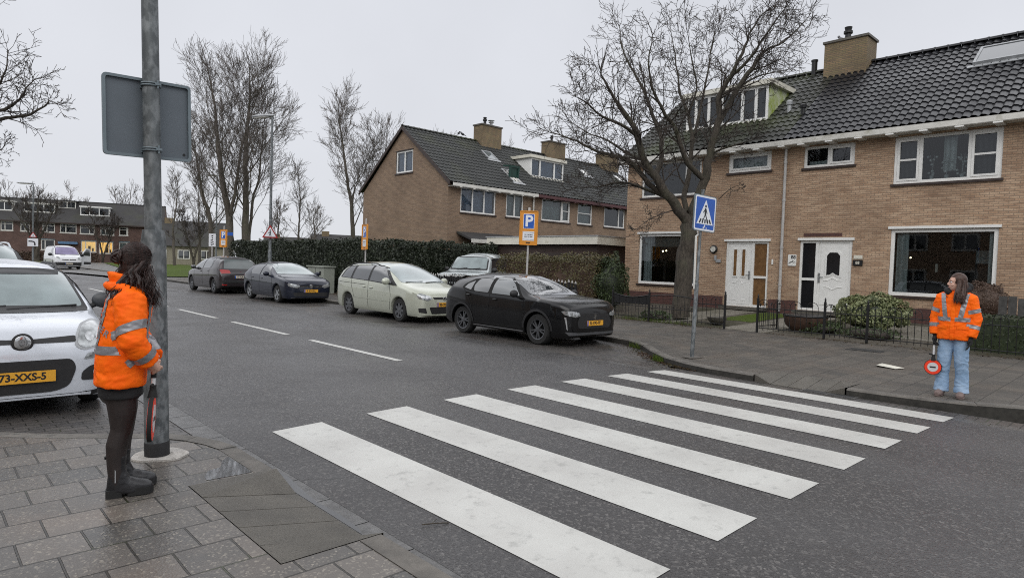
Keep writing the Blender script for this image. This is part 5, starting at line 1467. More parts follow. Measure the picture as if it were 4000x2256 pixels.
# galvanised post on the near left pavement
lp = thing('lamp_post', 'thick mottled galvanised post beside the person on the left pavement', 'lamp post', (1.385, 5.30, 0.034))
LEAN = math.radians(-1.45)
MB().lathe([(0.083, -0.05), (0.083, 1.62), (0.072, 1.70), (0.0, 1.70)], 40).build('lower_tube', M['galv'], lp, smooth=40)
MB().lathe([(0.0575, 1.695), (0.0575, 2.3), (0.056, 3.0), (0.052, 5.2), (0.045, 7.6), (0, 7.6)], 36).build('upper_tube', M['galv'], lp, smooth=40)
MB().lathe([(0.0855, 0.0), (0.0857, 0.115), (0.0835, 0.118)], 40).build('foot_band', M['black_band'], lp, smooth=40)
for o in lp.children: o.rotation_euler = (0, LEAN, 0)
r_ = random.Random(4)
pat = [(-0.20, 0.02), (-0.12, 0.20), (0.10, 0.24), (0.16, 0.14), (0.22, 0.02), (0.24, -0.10), (0.13, -0.22), (0.02, -0.24), (-0.10, -0.17), (-0.17, -0.10)]
pat = [(x*0.86+r_.uniform(-.02, .02), y*0.80+r_.uniform(-.02, .02)) for x, y in pat]
MB().prism(round_poly(pat, 0.04, 3), 0.014).build('mortar_pad', M['white_conc'], lp, smooth=30)
arm = MB().tube([(0, 0, 7.5), (0.3, 0.02, 7.75), (1.0, 0.05, 7.85)], 0.03, 10).build('arm', M['galv'], lp, smooth=50)
MB().ball((1.25, 0.05, 7.86), (0.36, 0.13, 0.08), 16, 8).build('lamp_head', M['zinc'], lp, smooth=180)

# traffic sign clamped to the post, seen from behind
ts = thing('traffic_sign', 'grey back of a square traffic sign clamped high on the mottled post', 'traffic sign', (1.315, 5.375, 2.55))
XZs = Matrix(((1, 0, 0, 0), (0, 0, -1, 0), (0, 1, 0, 0), (0, 0, 0, 1)))     # prism in x,z growing to -y
def plate(w, h, r): return round_poly(rect(-w/2, w/2, -h/2, h/2), r, 5)
MB().prism(plate(0.575, 0.565, 0.03), 0.003, XZs).build('panel', M['alu_back'], ts, smooth=30)
mb = MB(); o_, i_ = plate(0.585, 0.575, 0.032), plate(0.545, 0.535, 0.018); n = len(o_)
for y0, y1 in ((0.004, -0.026),):
    vs = [(x, y0, z) for x, z in o_]+[(x, y1, z) for x, z in o_]+[(x, y1, z) for x, z in i_]+[(x, y0-0.004, z) for x, z in i_]
    fs = []
    for k in range(n):
        k2 = (k+1) % n
        fs += [(k, k2, n+k2, n+k), (n+k, n+k2, 2*n+k2, 2*n+k), (2*n+k, 2*n+k2, 3*n+k2, 3*n+k), (3*n+k, 3*n+k2, k2, k)]
    mb.add(vs, fs)
mb.build('rim', M['alu_rim'], ts, smooth=30)
MB().prism([(0, -0.013), (0.012, 0), (0, 0.013), (-0.012, 0)], 0.002, T(0.245, -0.0035, -0.235) @ XZs).build('fixing_hole', M['iron'], ts)
MB().prism(plate(0.575, 0.565, 0.03), 0.003, T(0, 0.009, 0) @ XZs).build('front_face', M['white'], ts)
for z in (0.235, -0.232):
    b_ = MB(); cx_ = 0.06-0.0; 
    ring = [(0.005+0.063*math.cos(a), -0.076+0.063*math.sin(a), z) for a in [2*PI*k/28 for k in range(29)]]
    for r0, dz in ((0.006, 0.008), (0.006, -0.008)): b_.tube([(x, y, q+dz) for x, y, q in ring], r0, 6, caps=False)
    b_.box(-0.05, 0.06, -0.024, -0.005, z-0.018, z+0.018)
    b_.tube([(0.035, -0.139, z+0.03), (0.035, -0.139, z-0.03)], 0.007, 8); b_.box(0.015, 0.055, -0.150, -0.130, z-0.008, z+0.008)
    b_.build('clamp', M['alu_rim'], ts, smooth=40)
ts.rotation_euler = (0, LEAN, 0)

# sign faces are drawn in plate coordinates (x right, z up) and stood off the plate
M['blue'] = mat('sign_blue', (0.012, 0.085, 0.40), 0.35, var=0.08, vscale=12)
M['sign_white'] = mat('sign_white', (0.72, 0.74, 0.78), 0.35)
M['sign_black'] = mat('sign_black', (0.015, 0.016, 0.02), 0.4)
M['orange_sign'] = mat('sign_orange', (0.62, 0.25, 0.022), 0.4, var=0.07, vscale=9)
M['red'] = mat('sign_red', (0.30, 0.018, 0.016), 0.4)
M['post_grey'] = mat('grey_post', (0.21, 0.225, 0.235), 0.5, 0.3, var=0.25, vscale=14)
FR_ = Matrix(((1, 0, 0, 0), (0, 0, -1, 0), (0, 1, 0, 0), (0, 0, 0, 1)))   # (x,z) plane facing -y
def face(par, name, poly, y, material, t=0.002): return MB().prism(poly, t, T(0, y, 0) @ FR_).build(name, material, par)
def text_on(par, name, txt, size, x, z, y, material, bold=0.0, align='CENTER', sx=1.0):
    t_ = text_mesh(txt, size, 0.0008, align, bold)
    return MB().merge(t_, T(x, y, z) @ FR_ @ Matrix.Diagonal((sx, 1, 1, 1))).build(name, material, par)

# pedestrian crossing sign
ps = thing('crossing_sign', 'blue pedestrian crossing sign on a leaning galvanised post at the zebra', 'traffic sign', (10.04, 5.97, 0.045), math.radians(-7))
ls = math.radians(2.2)
MB().lathe([(0.036, -0.05), (0.036, 1.28), (0.030, 1.30), (0.026, 1.31), (0.026, 2.92), (0.028, 2.92), (0.028, 2.94), (0, 2.94)], 16).build('post', M['galv'], ps, smooth=40)
pb = thing('x', 'x', 'x'); bpy.data.objects.remove(pb)
for o in ps.children: o.rotation_euler = (0, ls, 0)
pl = MB().prism(round_poly(rect(-0.27, 0.33, -0.315, 0.315), 0.05), 0.02, FR_).build('plate', M['alu_rim'], ps, smooth=30)
pl.location = (0.10, -0.03, 2.52); pl.rotation_euler = (0, ls*1.1, 0)
cx_ = 0.03
face(pl, 'white_border', round_poly(rect(-0.255, 0.315, -0.30, 0.30), 0.045), -0.0205, M['sign_white'])
face(pl, 'blue_field', round_poly(rect(-0.225, 0.285, -0.27, 0.27), 0.02), -0.0230, M['blue'])
face(pl, 'white_triangle', [(cx_-0.225, -0.19), (cx_+0.225, -0.19), (cx_, 0.235)], -0.0255, M['sign_white'])
mb = MB()
def bar(mb, a, b, w, y=-0.028):
    a, b = Vector(a), Vector(b); d = (b-a).normalized(); n_ = Vector((-d.y, d.x))*w/2
    mb.prism([tuple(a+n_), tuple(a-n_), tuple(b-n_), tuple(b+n_)], 0.002, T(0, y, 0) @ FR_)
for k in range(5):
    x = cx_-0.155+0.0775*k; bar(mb, (x, -0.17), (x+(cx_-x)*0.28+0.0, -0.10), 0.034)
bar(mb, (cx_-0.005, 0.09), (cx_-0.002, -0.02), 0.042); bar(mb, (cx_, -0.01), (cx_-0.05, -0.11), 0.020); bar(mb, (cx_, -0.01), (cx_+0.035, -0.08), 0.022, -0.0285); bar(mb, (cx_+0.035, -0.075), (cx_+0.06, -0.16), 0.02)
bar(mb, (cx_-0.01, 0.075), (cx_-0.06, 0.01), 0.017); bar(mb, (cx_+0.01, 0.075), (cx_+0.045, 0.0), 0.017)
mb.prism([(cx_+0.023*math.cos(a), 0.125+0.026*math.sin(a)) for a in [2*PI*k/12 for k in range(12)]], 0.002, T(0, -0.028, 0) @ FR_)
mb.build('walking_figure', M['sign_black'], pl)
mb = MB()
for dx, dz, r in ((0.0, -0.215, 0.018), (-0.03, -0.25, 0.016), (0.05, -0.255, 0.012), (0.005, -0.235, 0.01)): mb.prism([(cx_+dx+r*math.cos(a), dz+r*math.sin(a)*1.2) for a in [2*PI*k/9 for k in range(9)]], 0.001, T(0, -0.0253, 0) @ FR_)
mb.build('paint_marks', M['sign_white'], pl)
mb = MB()
for z in (2.30, 2.74): mb.tube([(0.085+0.034*math.cos(a)+z*0.0, 0.0+0.034*math.sin(a), z) for a in [2*PI*k/16 for k in range(17)]], 0.008, 6, caps=False)
mb.build('clamp', M['steel'], ps)
MB().prism(round_poly([(-0.16, -0.10), (0.16, -0.12), (0.18, 0.10), (-0.14, 0.12)], 0.03), 0.012).build('mortar_pad', M['kerb'], ps)
pj = MB().tube([(0.085, 0.03, 2.16), (0.01, 0.03, 2.12), (0.02, 0.03, 1.2)], 0.018, 8).build('cable_guard', M['white_dirty'], ps, smooth=40)

# parking zone signs
def p_sign(label, loc, rotz, zc, w=0.45, h=0.86, lean=0.0, top=0.1, lines=2):
    t = thing('parking_sign', label, 'parking sign', loc, rotz, 'orange parking zone signs')
    MB().lathe([(0.026, -0.1), (0.026, zc+h/2+top), (0, zc+h/2+top)], 12).build('post', M['sign_white'] if False else M['pipe'], t, smooth=40)
    q = MB().prism(round_poly(rect(-w/2, w/2, -h/2, h/2), 0.03), 0.02, FR_).build('plate', M['orange_sign'], t, smooth=30)
    q.location = (0, -0.03, zc)
    mb = MB(); o_, i_ = round_poly(rect(-w/2-0.012, w/2+0.012, -h/2-0.012, h/2+0.012), 0.035), round_poly(rect(-w/2+0.006, w/2-0.006, -h/2+0.006, h/2-0.006), 0.03); n = len(o_)
    vs = [(x, 0.02, z) for x, z in o_]+[(x, -0.034, z) for x, z in o_]+[(x, -0.034, z) for x, z in i_]+[(x, -0.0205, z) for x, z in i_]; fs = []
    for k in range(n):
        k2 = (k+1) % n; fs += [(k, k2, n+k2, n+k), (n+k, n+k2, 2*n+k2, 2*n+k), (2*n+k, 2*n+k2, 3*n+k2, 3*n+k)]
    mb.add(vs, fs).build('rim', M['orange_sign'], q, smooth=30)
    pw = w*0.64
    face(q, 'white_edge', round_poly(rect(-pw/2, pw/2, -0.02, 0.36), 0.02), -0.0205, M['sign_white'])
    face(q, 'blue_panel', round_poly(rect(-pw/2+0.012, pw/2-0.012, -0.008, 0.348), 0.015), -0.0230, M['blue'])
    text_on(q, 'letter', 'P', 0.40, 0.0, 0.165, -0.0262, M['sign_white'], 0.012)
    face(q, 'text_panel', rect(-pw/2-0.005, pw/2+0.005, -0.33, -0.09), -0.0205, M['sign_white'])
    mb = MB()
    for z in (-0.118, -0.298): mb.prism(rect(-pw/2, pw/2, z-0.004, z+0.004), 0.001, T(0, -0.023, 0) @ FR_)
    rr = random.Random(2)
    for z in (-0.175, -0.225):
        x = -pw*0.36
        while x < pw*0.36:
            l = rr.uniform(0.018, 0.05); mb.prism(rect(x, min(x+l, pw*0.38), z-0.010+rr.uniform(-.003, .003), z+0.011), 0.001, T(0, -0.023, 0) @ FR_); x += l+0.012
    mb.build('text_lines', M['sign_black'], q)
    face(q, 'sticker', rect(-0.06, 0.05, -0.40, -0.365), -0.0205, M['dark_wood'])
    t.rotation_euler = (0, lean, rotz)
    return t
def facing(nx, ny): return math.atan2(nx, -ny)      # rotz that turns -y to (nx,ny)
p_sign('orange parking zone sign rising behind the black hatchback', (11.75, 11.9, 0.06), facing(-0.75, -0.66), 2.47, lean=math.radians(0.6))
p_sign('edge-on orange parking zone sign behind the pale green car', (11.75, 19.95, 0.06), facing(-0.98, 0.16), 2.31, top=0.22)
p_sign('orange parking zone sign behind the dark brown car', (11.75, 33.7, 0.06), facing(-0.92, -0.39), 2.37, top=0.2)

# street lamps
def street_lamp(name, label, loc, H, arm, zjoint=1.7, head=0.62):
    t = thing(name, label, 'street lamp', loc, 0, 'street lamps')
    MB().lathe([(0.085, -0.1), (0.085, zjoint), (0.062, zjoint+0.09), (0.062, zjoint+1.5), (0.045, H), (0, H)], 16).build('pole', M['galv'], t, smooth=40)
    a = Vector(arm)
    MB().ball((0, 0, 0), (head*0.56, 0.14, 0.085), 16, 8, M=RZ(math.atan2(a.y, a.x))).build('lamp_head', M['zinc'], t, smooth=180).location = (a.x*head*0.45, a.y*head*0.45, H+0.08)
    MB().ball((0, 0, 0), (head*0.42, 0.11, 0.05), 12, 6, M=RZ(math.atan2(a.y, a.x))).build('lamp_glass', M['white_dirty'], t, smooth=180).location = (a.x*head*0.5, a.y*head*0.5, H+0.02)
    return t
street_lamp('street_lamp', 'tall street lamp rising behind the dark grey hatchback', (12.0, 28.65, 0.06), 7.75, (-0.45, 0.9, 0), 1.75, 1.15)
street_lamp('street_lamp', 'distant street lamp half hidden in the tall bare trees', (18.9, 56.0, 0.0), 8.1, (-0.9, 0.3, 0), 1.6, 0.9)
street_lamp('street_lamp', 'small far street lamp before the dark terrace, carrying a diversion board', (8.75, 74.5, 0.0), 7.6, (-0.93, 0.35, 0), 1.6, 1.3)
# red triangle on the tall lamp
tr = thing('warning_sign', 'red edged triangular children warning sign on the tall street lamp', 'traffic sign', (11.93, 28.50, 2.62), facing(-0.35, -0.94), 'triangular warning signs')
def tri(r, z=0.0): return round_poly([(-r*0.87, -r*0.5+z), (r*0.87, -r*0.5+z), (0, r+z)], r*0.10, 3)
MB().prism(tri(0.39), 0.015, FR_).build('plate', M['red'], tr, smooth=30)
face(tr, 'white_field', tri(0.285), -0.0155, M['sign_white'])
mb = MB(); bar(mb, (0.0, 0.11), (0.0, -0.02), 0.055, -0.018); bar(mb, (0, -0.015), (-0.05, -0.11), 0.028, -0.018); bar(mb, (0, -0.015), (0.045, -0.11), 0.028, -0.0185); bar(mb, (0, 0.06), (-0.08, 0.015), 0.024, -0.0185)
mb.prism([(0.03*math.cos(a), 0.145+0.03*math.sin(a)) for a in [2*PI*k/10 for k in range(10)]], 0.002, T(0, -0.018, 0) @ FR_)
mb.build('figure', M['sign_black'], tr)
# far signs
fs_ = thing('diversion_board', 'white board with black curved arrow on the small far lamp', 'traffic sign', (8.7, 74.2, 2.22), facing(-0.1, -1))
MB().prism(rect(-0.40, 0.40, -0.36, 0.36), 0.03, FR_).build('plate', M['sign_white'], fs_)
mb = MB()
pts_ = [(0.16, -0.28), (0.15, -0.05), (0.08, 0.06), (-0.04, 0.10), (-0.32, 0.11)]
for a_, b_ in zip(pts_[:-1], pts_[1:]): bar(mb, a_, b_, 0.11, -0.033-0.0004*len(mb.f))
mb.build('arrow', M['sign_black'], fs_)
tf = thing('warning_sign', 'tiny red triangle above the diversion board on the far lamp', 'traffic sign', (8.72, 74.2, 2.86), facing(-0.1, -1), 'triangular warning signs')
MB().prism(tri(0.36), 0.03, FR_).build('plate', M['red'], tf); face(tf, 'white_field', tri(0.24), -0.031, M['sign_white'])
mb = MB(); bar(mb, (0, 0.12), (0, -0.09), 0.05, -0.034); mb.build('figure', M['sign_black'], tf)
nb = thing('street_name_sign', 'small blue street name sign just right of the rear parking sign', 'street sign', (14.0, 40.2, 0.06), facing(-0.45, -0.9))
MB().lathe([(0.03, 0), (0.03, 3.1), (0, 3.1)], 8).build('post', M['pipe'], nb); MB().box(-0.05, 0.50, -0.02, 0.0, 2.72, 2.92).build('plate', M['blue'], nb)
bb = thing('route_board', 'narrow white board with black marks beside the rear parking sign', 'traffic sign', (11.45, 34.5, 0.06), facing(-0.35, -0.93))
MB().lathe([(0.03, 0), (0.03, 2.6), (0, 2.6)], 8).build('post', M['pipe'], bb); MB().box(-0.16, 0.16, -0.045, -0.03, 1.95, 2.6).build('plate', M['sign_white'], bb)
mb = MB(); rr = random.Random(8)
for k in range(5): bar(mb, (-0.05+rr.uniform(-.03, .03), 2.03+0.11*k), (0.05+rr.uniform(-.03, .03), 2.08+0.11*k), 0.045, -0.048)
mb.build('marks', M['sign_black'], bb)
# electrical cabinet
ec = thing('electric_cabinet', 'pale grey-green utility cabinet against the dark hedge behind the hatchback', 'utility cabinet', (13.2, 26.1, 0.08))
M['cab'] = mat('cabinet_grey_green', (0.27, 0.29, 0.25), 0.5, var=0.12, vscale=6)
MB().box(-0.25, 0.25, -0.75, 0.75, 0.0, 1.12).build('body', M['cab'], ec); MB().box(-0.30, 0.30, -0.80, 0.80, 1.122, 1.18).build('lid', M['cab'], ec)
MB().box(-0.257, -0.252, -0.005, 0.005, 0.05, 1.10).build('door_seam', M['iron'], ec); MB().box(-0.27, -0.252, -0.5, -0.38, 0.8, 0.95).build('lock', M['iron'], ec)

# ---------------------------------------------------------------- iron fences
def fence_panel(par, a, b, z0, z1, style, arch=0.16, pitch=0.115):
    """railing panel between two ground points in the parent frame"""
    a, b = Vector(a), Vector(b); L = (b-a).length; d = (b-a)/L
    mb = MB()
    P = lambda s, z: (a.x+d.x*s, a.y+d.y*s, a.z+(b.z-a.z)*s/L+z)
    for z in ((z0+0.06, z1-0.02) if style != 'curve' else (z0+0.06,)): mb.tube([P(0, z), P(L, z)], 0.011, 6)
    if style == 'hoop':
        n = max(2, int(round(L/pitch))); n += n % 2
        w = L/n
        for i in range(n+1): mb.tube([P(i*w, z0), P(i*w, z1+(0.0 if i % 2 else 0.0))], 0.007, 6, caps=False)
        i = 0
        while i+2 <= n:      # hoops join every second pair of bars, with a spear between
            s0, s1 = i*w, (i+2)*w; r = (s1-s0)/2
            mb.tube([P(s0, z1)]+[P(s0+r-r*math.cos(t), z1+0.06+r*1.0*math.sin(t)) for t in [PI*k/10 for k in range(11)]]+[P(s1, z1)], 0.007, 6, caps=False)
            mb.tube([P(s0+r, z1), P(s0+r, z1+0.10)], 0.006, 5)
            mb.lathe([(0, 0.19), (0.004, 0.16), (0.018, 0.11), (0.006, 0.085), (0, 0.08)][::-1], 6, T(*P(s0+r, z1)))
            i += 3 if n > 5 else 2
    elif style == 'curve':
        n = max(2, int(round(L/pitch))); top = lambda s: z1+arch*math.sin(PI*s/L)
        mb.tube([P(L*k/14, top(L*k/14)) for k in range(15)], 0.016, 6)
        lower = z0+(z1-z0)*0.52
        mb.tube([P(0, lower), P(L, lower)], 0.011, 6)
        for i in range(1, n):
            mb.tube([P(i*L/n, z0), P(i*L/n, lower+0.05)], 0.007, 6, caps=False)
            mb.lathe([(0, -0.02), (0.018, 0.0), (0.006, 0.03), (0, 0.09)], 6, T(*P(i*L/n, lower+0.05)))
            if i % 2 == 0: mb.tube([P(i*L/n, lower), P(i*L/n, top(i*L/n))], 0.005, 5, caps=False)
    return mb.build('panel', M['iron'], par, smooth=60)
def post(par, p, h, r=0.022, finial=True):
    mb = MB(); x, y, z = p
    mb.box(x-r, x+r, y-r, y+r, z-0.02, z+h)
    if finial: mb.lathe([(0.0, 0), (r*1.25, 0.0), (r*1.25, 0.012), (r*0.6, 0.02), (r*1.0, 0.05), (r*0.7, 0.08), (0, 0.115)], 10, T(x, y, z+h))
    return mb.build('post', M['iron'], par, smooth=40)
gz = 0.115
f1 = thing('iron_fence', 'black iron fence with sagging and bowed top rails before the bare tree', 'fence', (15.1, 11.65, gz), 0, 'black iron garden fences')
ys_ = (0.0, -1.27, -2.72)
for y in ys_: post(f1, (0, y, 0), 0.80)
fence_panel(f1, (0, 0, 0), (0, ys_[1], 0), 0.05, 0.74, 'curve', -0.09); fence_panel(f1, (0, ys_[1], 0), (0, ys_[2], 0), 0.05, 0.70, 'curve', 0.06)
# solid mesh infill under the sagging rail
MB().add([(0.004, -0.03, 0.46), (0.004, -1.24, 0.46), (0.004, -1.24, 0.71), (0.004, -0.64, 0.64), (0.004, -0.03, 0.72)], [(0, 1, 2, 3, 4)]).build('infill_sheet', M['iron'], f1)
f2 = thing('iron_fence', 'short black hooped railing between the bare tree and the garden gate opening', 'fence', (15.1, 8.88, gz), 0, 'black iron garden fences')
post(f2, (0, -0.78, 0), 0.86); fence_panel(f2, (0, -0.02, 0), (0, -0.76, 0), 0.06, 0.62, 'hoop')
f3 = thing('iron_fence', 'long black hooped railing with finial posts behind the person at right', 'fence', (15.1, 7.24, gz), 0, 'black iron garden fences')
yy = [0.0, -1.57, -2.46, -4.25, -6.05, -7.85, -9.65, -11.4]
for y in yy: post(f3, (0, y, 0), 0.83)
for a_, b_ in zip(yy[:-1], yy[1:]): fence_panel(f3, (0, a_-0.02, 0), (0, b_+0.02, 0), 0.06, 0.62, 'hoop', pitch=0.13)
gt = thing('garden_gate', 'black hooped garden gate leaf standing open towards the plaque house', 'gate', (15.14, 7.26, gz), 0)
post(gt, (1.02, -0.03, 0.03), 0.66, 0.018); fence_panel(gt, (0.02, 0, 0.02), (1.0, -0.03, 0.03), 0.06, 0.52, 'hoop', pitch=0.10)
f4 = thing('iron_fence', 'swooping dark rail along the driveway beside the near terrace', 'fence', (16.2, 13.6, 0.12), 0, 'black iron garden fences')
def swoop(par, pts, r): return MB().tube(smooth_line([Vector(p) for p in pts], 5), r, 8).build('rail', M['iron'], par, smooth=60)
swoop(f4, [(-0.4, 1.6, 0.70), (0.3, 1.1, 0.82), (1.0, 0.7, 0.72), (1.8, 0.9, 0.66), (2.8, 1.3, 0.85), (4.2, 1.75, 1.55)], 0.035)
swoop(f4, [(-0.4, 1.6, 0.45), (0.4, 1.0, 0.42), (1.0, 0.7, 0.50), (1.6, 0.6, 0.42)], 0.03)
swoop(f4, [(-0.4, 1.6, 0.62), (0.0, 0.9, 0.66), (0.6, 0.4, 0.58), (0.9, 0.1, 0.1)], 0.03)
for p in ((-0.4, 1.6), (1.0, 0.7), (2.8, 1.3), (4.2, 1.75)): post(f4, (p[0], p[1], 0), 0.9 if p[0] < 4 else 1.6, 0.03)
mb = MB()
for k in range(26):
    x = -0.3+k*0.17; y = 1.55+(-0.85 if x < 1 else -0.85+(x-1)*0.33) if x > -0.3 else 1.55
    mb.tube([(x, y, 0.0), (x, y, 0.6+0.12*max(0, x-2.6))], 0.010, 5)
mb.build('bars', M['iron'], f4)
# picket fence in front of the brown hedge
pf = thing('picket_fence', 'dark picket fence with pale tips under the brown hedge', 'fence', (14.9, 12.9, 0.11))
mb, tp = MB(), MB()
for k in range(58):
    y = 0.14*k; h = 1.02+0.02*(k % 3)
    mb.box(-0.012, 0.012, y, y+0.075, 0.05, h-0.08); tp.prism([(y, h-0.078), (y+0.075, h-0.078), (y+0.0375, h+0.0)], 0.024, Matrix(((0, 0, 1, -0.012), (1, 0, 0, 0), (0, 1, 0, 0), (0, 0, 0, 1))))
for z in (0.25, 0.75): mb.box(0.014, 0.05, 0, 8.1, z, z+0.07)
mb.build('pickets', M['iron'], pf); tp.build('picket_tips', M['pipe'], pf)
# grey board fence behind the bush at the right
bf = thing('board_fence', 'short weathered grey board fence beside the rust brown bush', 'fence', (17.4, 2.9, 0.19))
mb = MB(); rr = random.Random(6)
for k in range(11): mb.box(-0.012, 0.012, -0.17*k-0.15, -0.17*k, 0.0, 1.0+rr.uniform(-.06, .06))
mb.box(0.014, 0.05, -1.9, 0.02, 0.3, 0.38); mb.build('boards', mat('grey_boards', (0.06, 0.058, 0.055), 0.85, var=0.4, vscale=9), bf)
# half barrel planter
bp = thing('planter', 'dark rusty half barrel planter before the plaque house door', 'planter', (16.4, 6.62, 0.15))
M['rusty'] = mat('rusty_brown', (0.060, 0.032, 0.020), 0.8, var=0.5, vscale=6)
MB().lathe([(0, 0.0), (0.30, 0.0), (0.46, 0.14), (0.52, 0.36), (0.52, 0.40), (0.48, 0.40), (0.46, 0.34), (0, 0.32)], 24).build('barrel', M['rusty'], bp, smooth=40)
MB().lathe([(0.525, 0.36), (0.535, 0.38), (0.525, 0.40)], 24).build('hoop', M['iron'], bp, smooth=40)
# low wooden beam across the gate opening path and a stone bowl
bw = thing('stone_bowl', 'dark shallow stone bowl behind the short hooped railing', 'bowl', (15.9, 8.75, 0.14))
MB().lathe([(0.0, 0.0), (0.12, 0.0), (0.24, 0.12), (0.26, 0.2), (0.22, 0.2), (0.18, 0.12), (0, 0.08)], 18).build('bowl', M['kerb_dark'], bw, smooth=50)
# small things on the pavements
lt_ = thing('litter', 'crumpled white paper lying on the right pavement near the person', 'litter', (11.9, 3.42, zright(11.9)))
mb = MB(); mb.add([(-0.16, -0.16, 0.004), (0.02, -0.24, 0.012), (0.17, -0.05, 0.004), (0.16, 0.14, 0.03), (0.02, 0.18, 0.006), (-0.13, 0.12, 0.022), (0.01, 0.0, 0.04)], [(0, 1, 6), (1, 2, 6), (2, 3, 6), (3, 4, 6), (4, 5, 6), (5, 0, 6)]); mb.build('paper', M['cream'], lt_)
M['grate'] = mat('drain_iron', (0.02, 0.02, 0.02), 0.6)
dr = thing('street_drain', 'kerbside drain with dark slots beside the right dropped kerb', 'drain', (9.20, 3.12, -0.062))
MB().box(-0.10, 0.12, -0.12, 0.60, -0.10, 0.004).build('frame', M['gutter'], dr)
for k in range(2): MB().box(-0.075, 0.09, -0.08+0.34*k, 0.22+0.34*k, 0.0045, 0.007).build('slot', M['grate'], dr)
for x_, y_, r in ((11.1, 9.0, 0.0), (12.9, 6.3, 0.3)):
    pass
mh = thing('manhole_cover', 'small dark square cover set in the right pavement by the railing', 'manhole cover', (13.9, 4.4, zright(13.9)-0.004), 0)
MB().box(-0.2, 0.2, -0.32, 0.32, 0, 0.006).build('cover', M['grate'], mh)
cd = MB()
tw = thing('twig', 'short dark twig lying on the asphalt between gutter and nearest zebra stripe', 'twig', (2.40, 3.16, zroad(2.40)+0.004))
MB().tube([(-0.07, 0.05, 0.005), (0, 0.0, 0.012), (0.08, -0.03, 0.004)], 0.004, 5).tube([(-0.02, 0.015, 0.01), (0.03, 0.03, 0.02)], 0.003, 4).build('stick', M['bark'], tw)
# birds on roofs
M['bird'] = mat('dark_feathers', (0.02, 0.02, 0.024), 0.6)
M['bird_grey'] = mat('grey_feathers', (0.16, 0.16, 0.17), 0.6)
def bird(label, loc, rot, material, s=1.0):
    t = thing('bird', label, 'bird', loc, rot, 'birds on the roofs')
    mb = MB(); mb.ball((0, 0, 0.11*s), (0.13*s, 0.06*s, 0.07*s), 10, 6, M=RY(-0.5)).ball((0.10*s, 0, 0.21*s), 0.045*s, 8, 6)
    mb.tube([(0.13*s, 0, 0.21*s), (0.18*s, 0, 0.20*s)], [0.015*s, 0.003*s], 5).tube([(-0.08*s, 0, 0.07*s), (-0.24*s, 0, -0.02*s)], [0.03*s, 0.015*s], 6)
    for q in (-1, 1): mb.tube([(0, 0.02*q*s, 0.06*s), (0.01, 0.02*q*s, -0.01)], 0.007*s, 4)
    me = fuse(mb, 0.012*s, 2); link('body', me, material, t)
bird('small dark bird on the brown ridge, left of two', (hx+3.72, 25.3+SY1, SZ1+0.16), 0.5, M['bird'])
bird('small dark bird on the brown ridge, right of two', (hx+4.0, 25.3+SY1, SZ1+0.16), 2.4, M['bird'])
bird('grey pigeon sitting on the chimney of the near terrace', (24.55, 6.95+0.0-0.0+2.15, 9.90), 2.2, M['bird_grey'], 1.1)
# far low houses behind the trees
M['far_cream'] = mat('pale_render', (0.22, 0.20, 0.15), 0.8, var=0.15)
def far_house(label, px, dep, w, d, ez, rz, wallm, rot=0.0, wins=True):
    b = along(px, 650, dep); h = thing('house', label, 'house', (b.x, b.y, 0), rot, 'far houses behind the hedge')
    mb = MB(); mb.add([(-w/2, 0, 0), (w/2, 0, 0), (w/2, d, 0), (-w/2, d, 0), (-w/2, 0, ez), (w/2, 0, ez), (w/2, d, ez), (-w/2, d, ez), (-w/2, d/2, rz), (w/2, d/2, rz)],
                      [(0, 1, 5, 4), (2, 3, 7, 6), (1, 2, 6, 9, 5), (3, 0, 4, 8, 7)])
    mb.build('wall', wallm, h, uv=True)
    rf = MB().add([(-w/2-0.2, -0.4, ez-0.3), (w/2+0.2, -0.4, ez-0.3), (w/2+0.2, d/2, rz+0.05), (-w/2-0.2, d/2, rz+0.05), (w/2+0.2, d+0.4, ez-0.3), (-w/2-0.2, d+0.4, ez-0.3)], [(0, 1, 2, 3), (3, 2, 4, 5)]).build('roof', M['roof3'], h)
    MB().box(-w/2+1.2, -w/2+2.2, d/2-0.5, d/2+0.5, rz-0.6, rz+0.45).build('chimney', M['chim'], rf, uv=True)
    if wins:
        for k in range(max(2, int(w/3))):
            u = -w/2+1.6+3*k
            for z in ((0.9, 2.2),)+(((3.5, 4.7),) if ez > 4.5 else ()):
                f = MB(); frame_bars(f, u-0.8, u+0.8, z[0], z[1], 0.12, -0.06, -0.005, (u,))
                f = f.build('window', M['white_dirty'], h); MB().box(u-0.7, u+0.7, -0.03, -0.008, z[0]+0.1, z[1]-0.1).build('pane', M['clear_lit'], f)
    return h
far_house('pale low house with dark roof behind the small bare tree', 470, 92, 10, 8, 3.0, 6.4, M['far_cream'], -0.5)
far_house('dark roofed far house low behind the street lamp', 728, 96, 7, 8, 2.4, 4.7, M['brick3'], -0.4)
far_house('grey roofed far house beside the twin-stemmed tree', 862, 88, 7.5, 8, 2.4, 5.0, M['brick3'], -0.4)
# houses added on the viewer's side of the street: out of frame, they are what the car paint and window panes mirror
for k, (y, lab) in enumerate(((-9, 'unseen plain brick house added on the left side of the street behind the viewer'), (9, 'unseen plain brick house added on the left side of the street beside the pavement'), (27, 'unseen plain brick house added on the left side of the street beyond the parked cars'))):
    h = far_house(lab, 0, 10, 17.6, 8, 5.6, 8.9, M['brick1'], PI/2)
    h.location = (-11.5, y, 0.0)
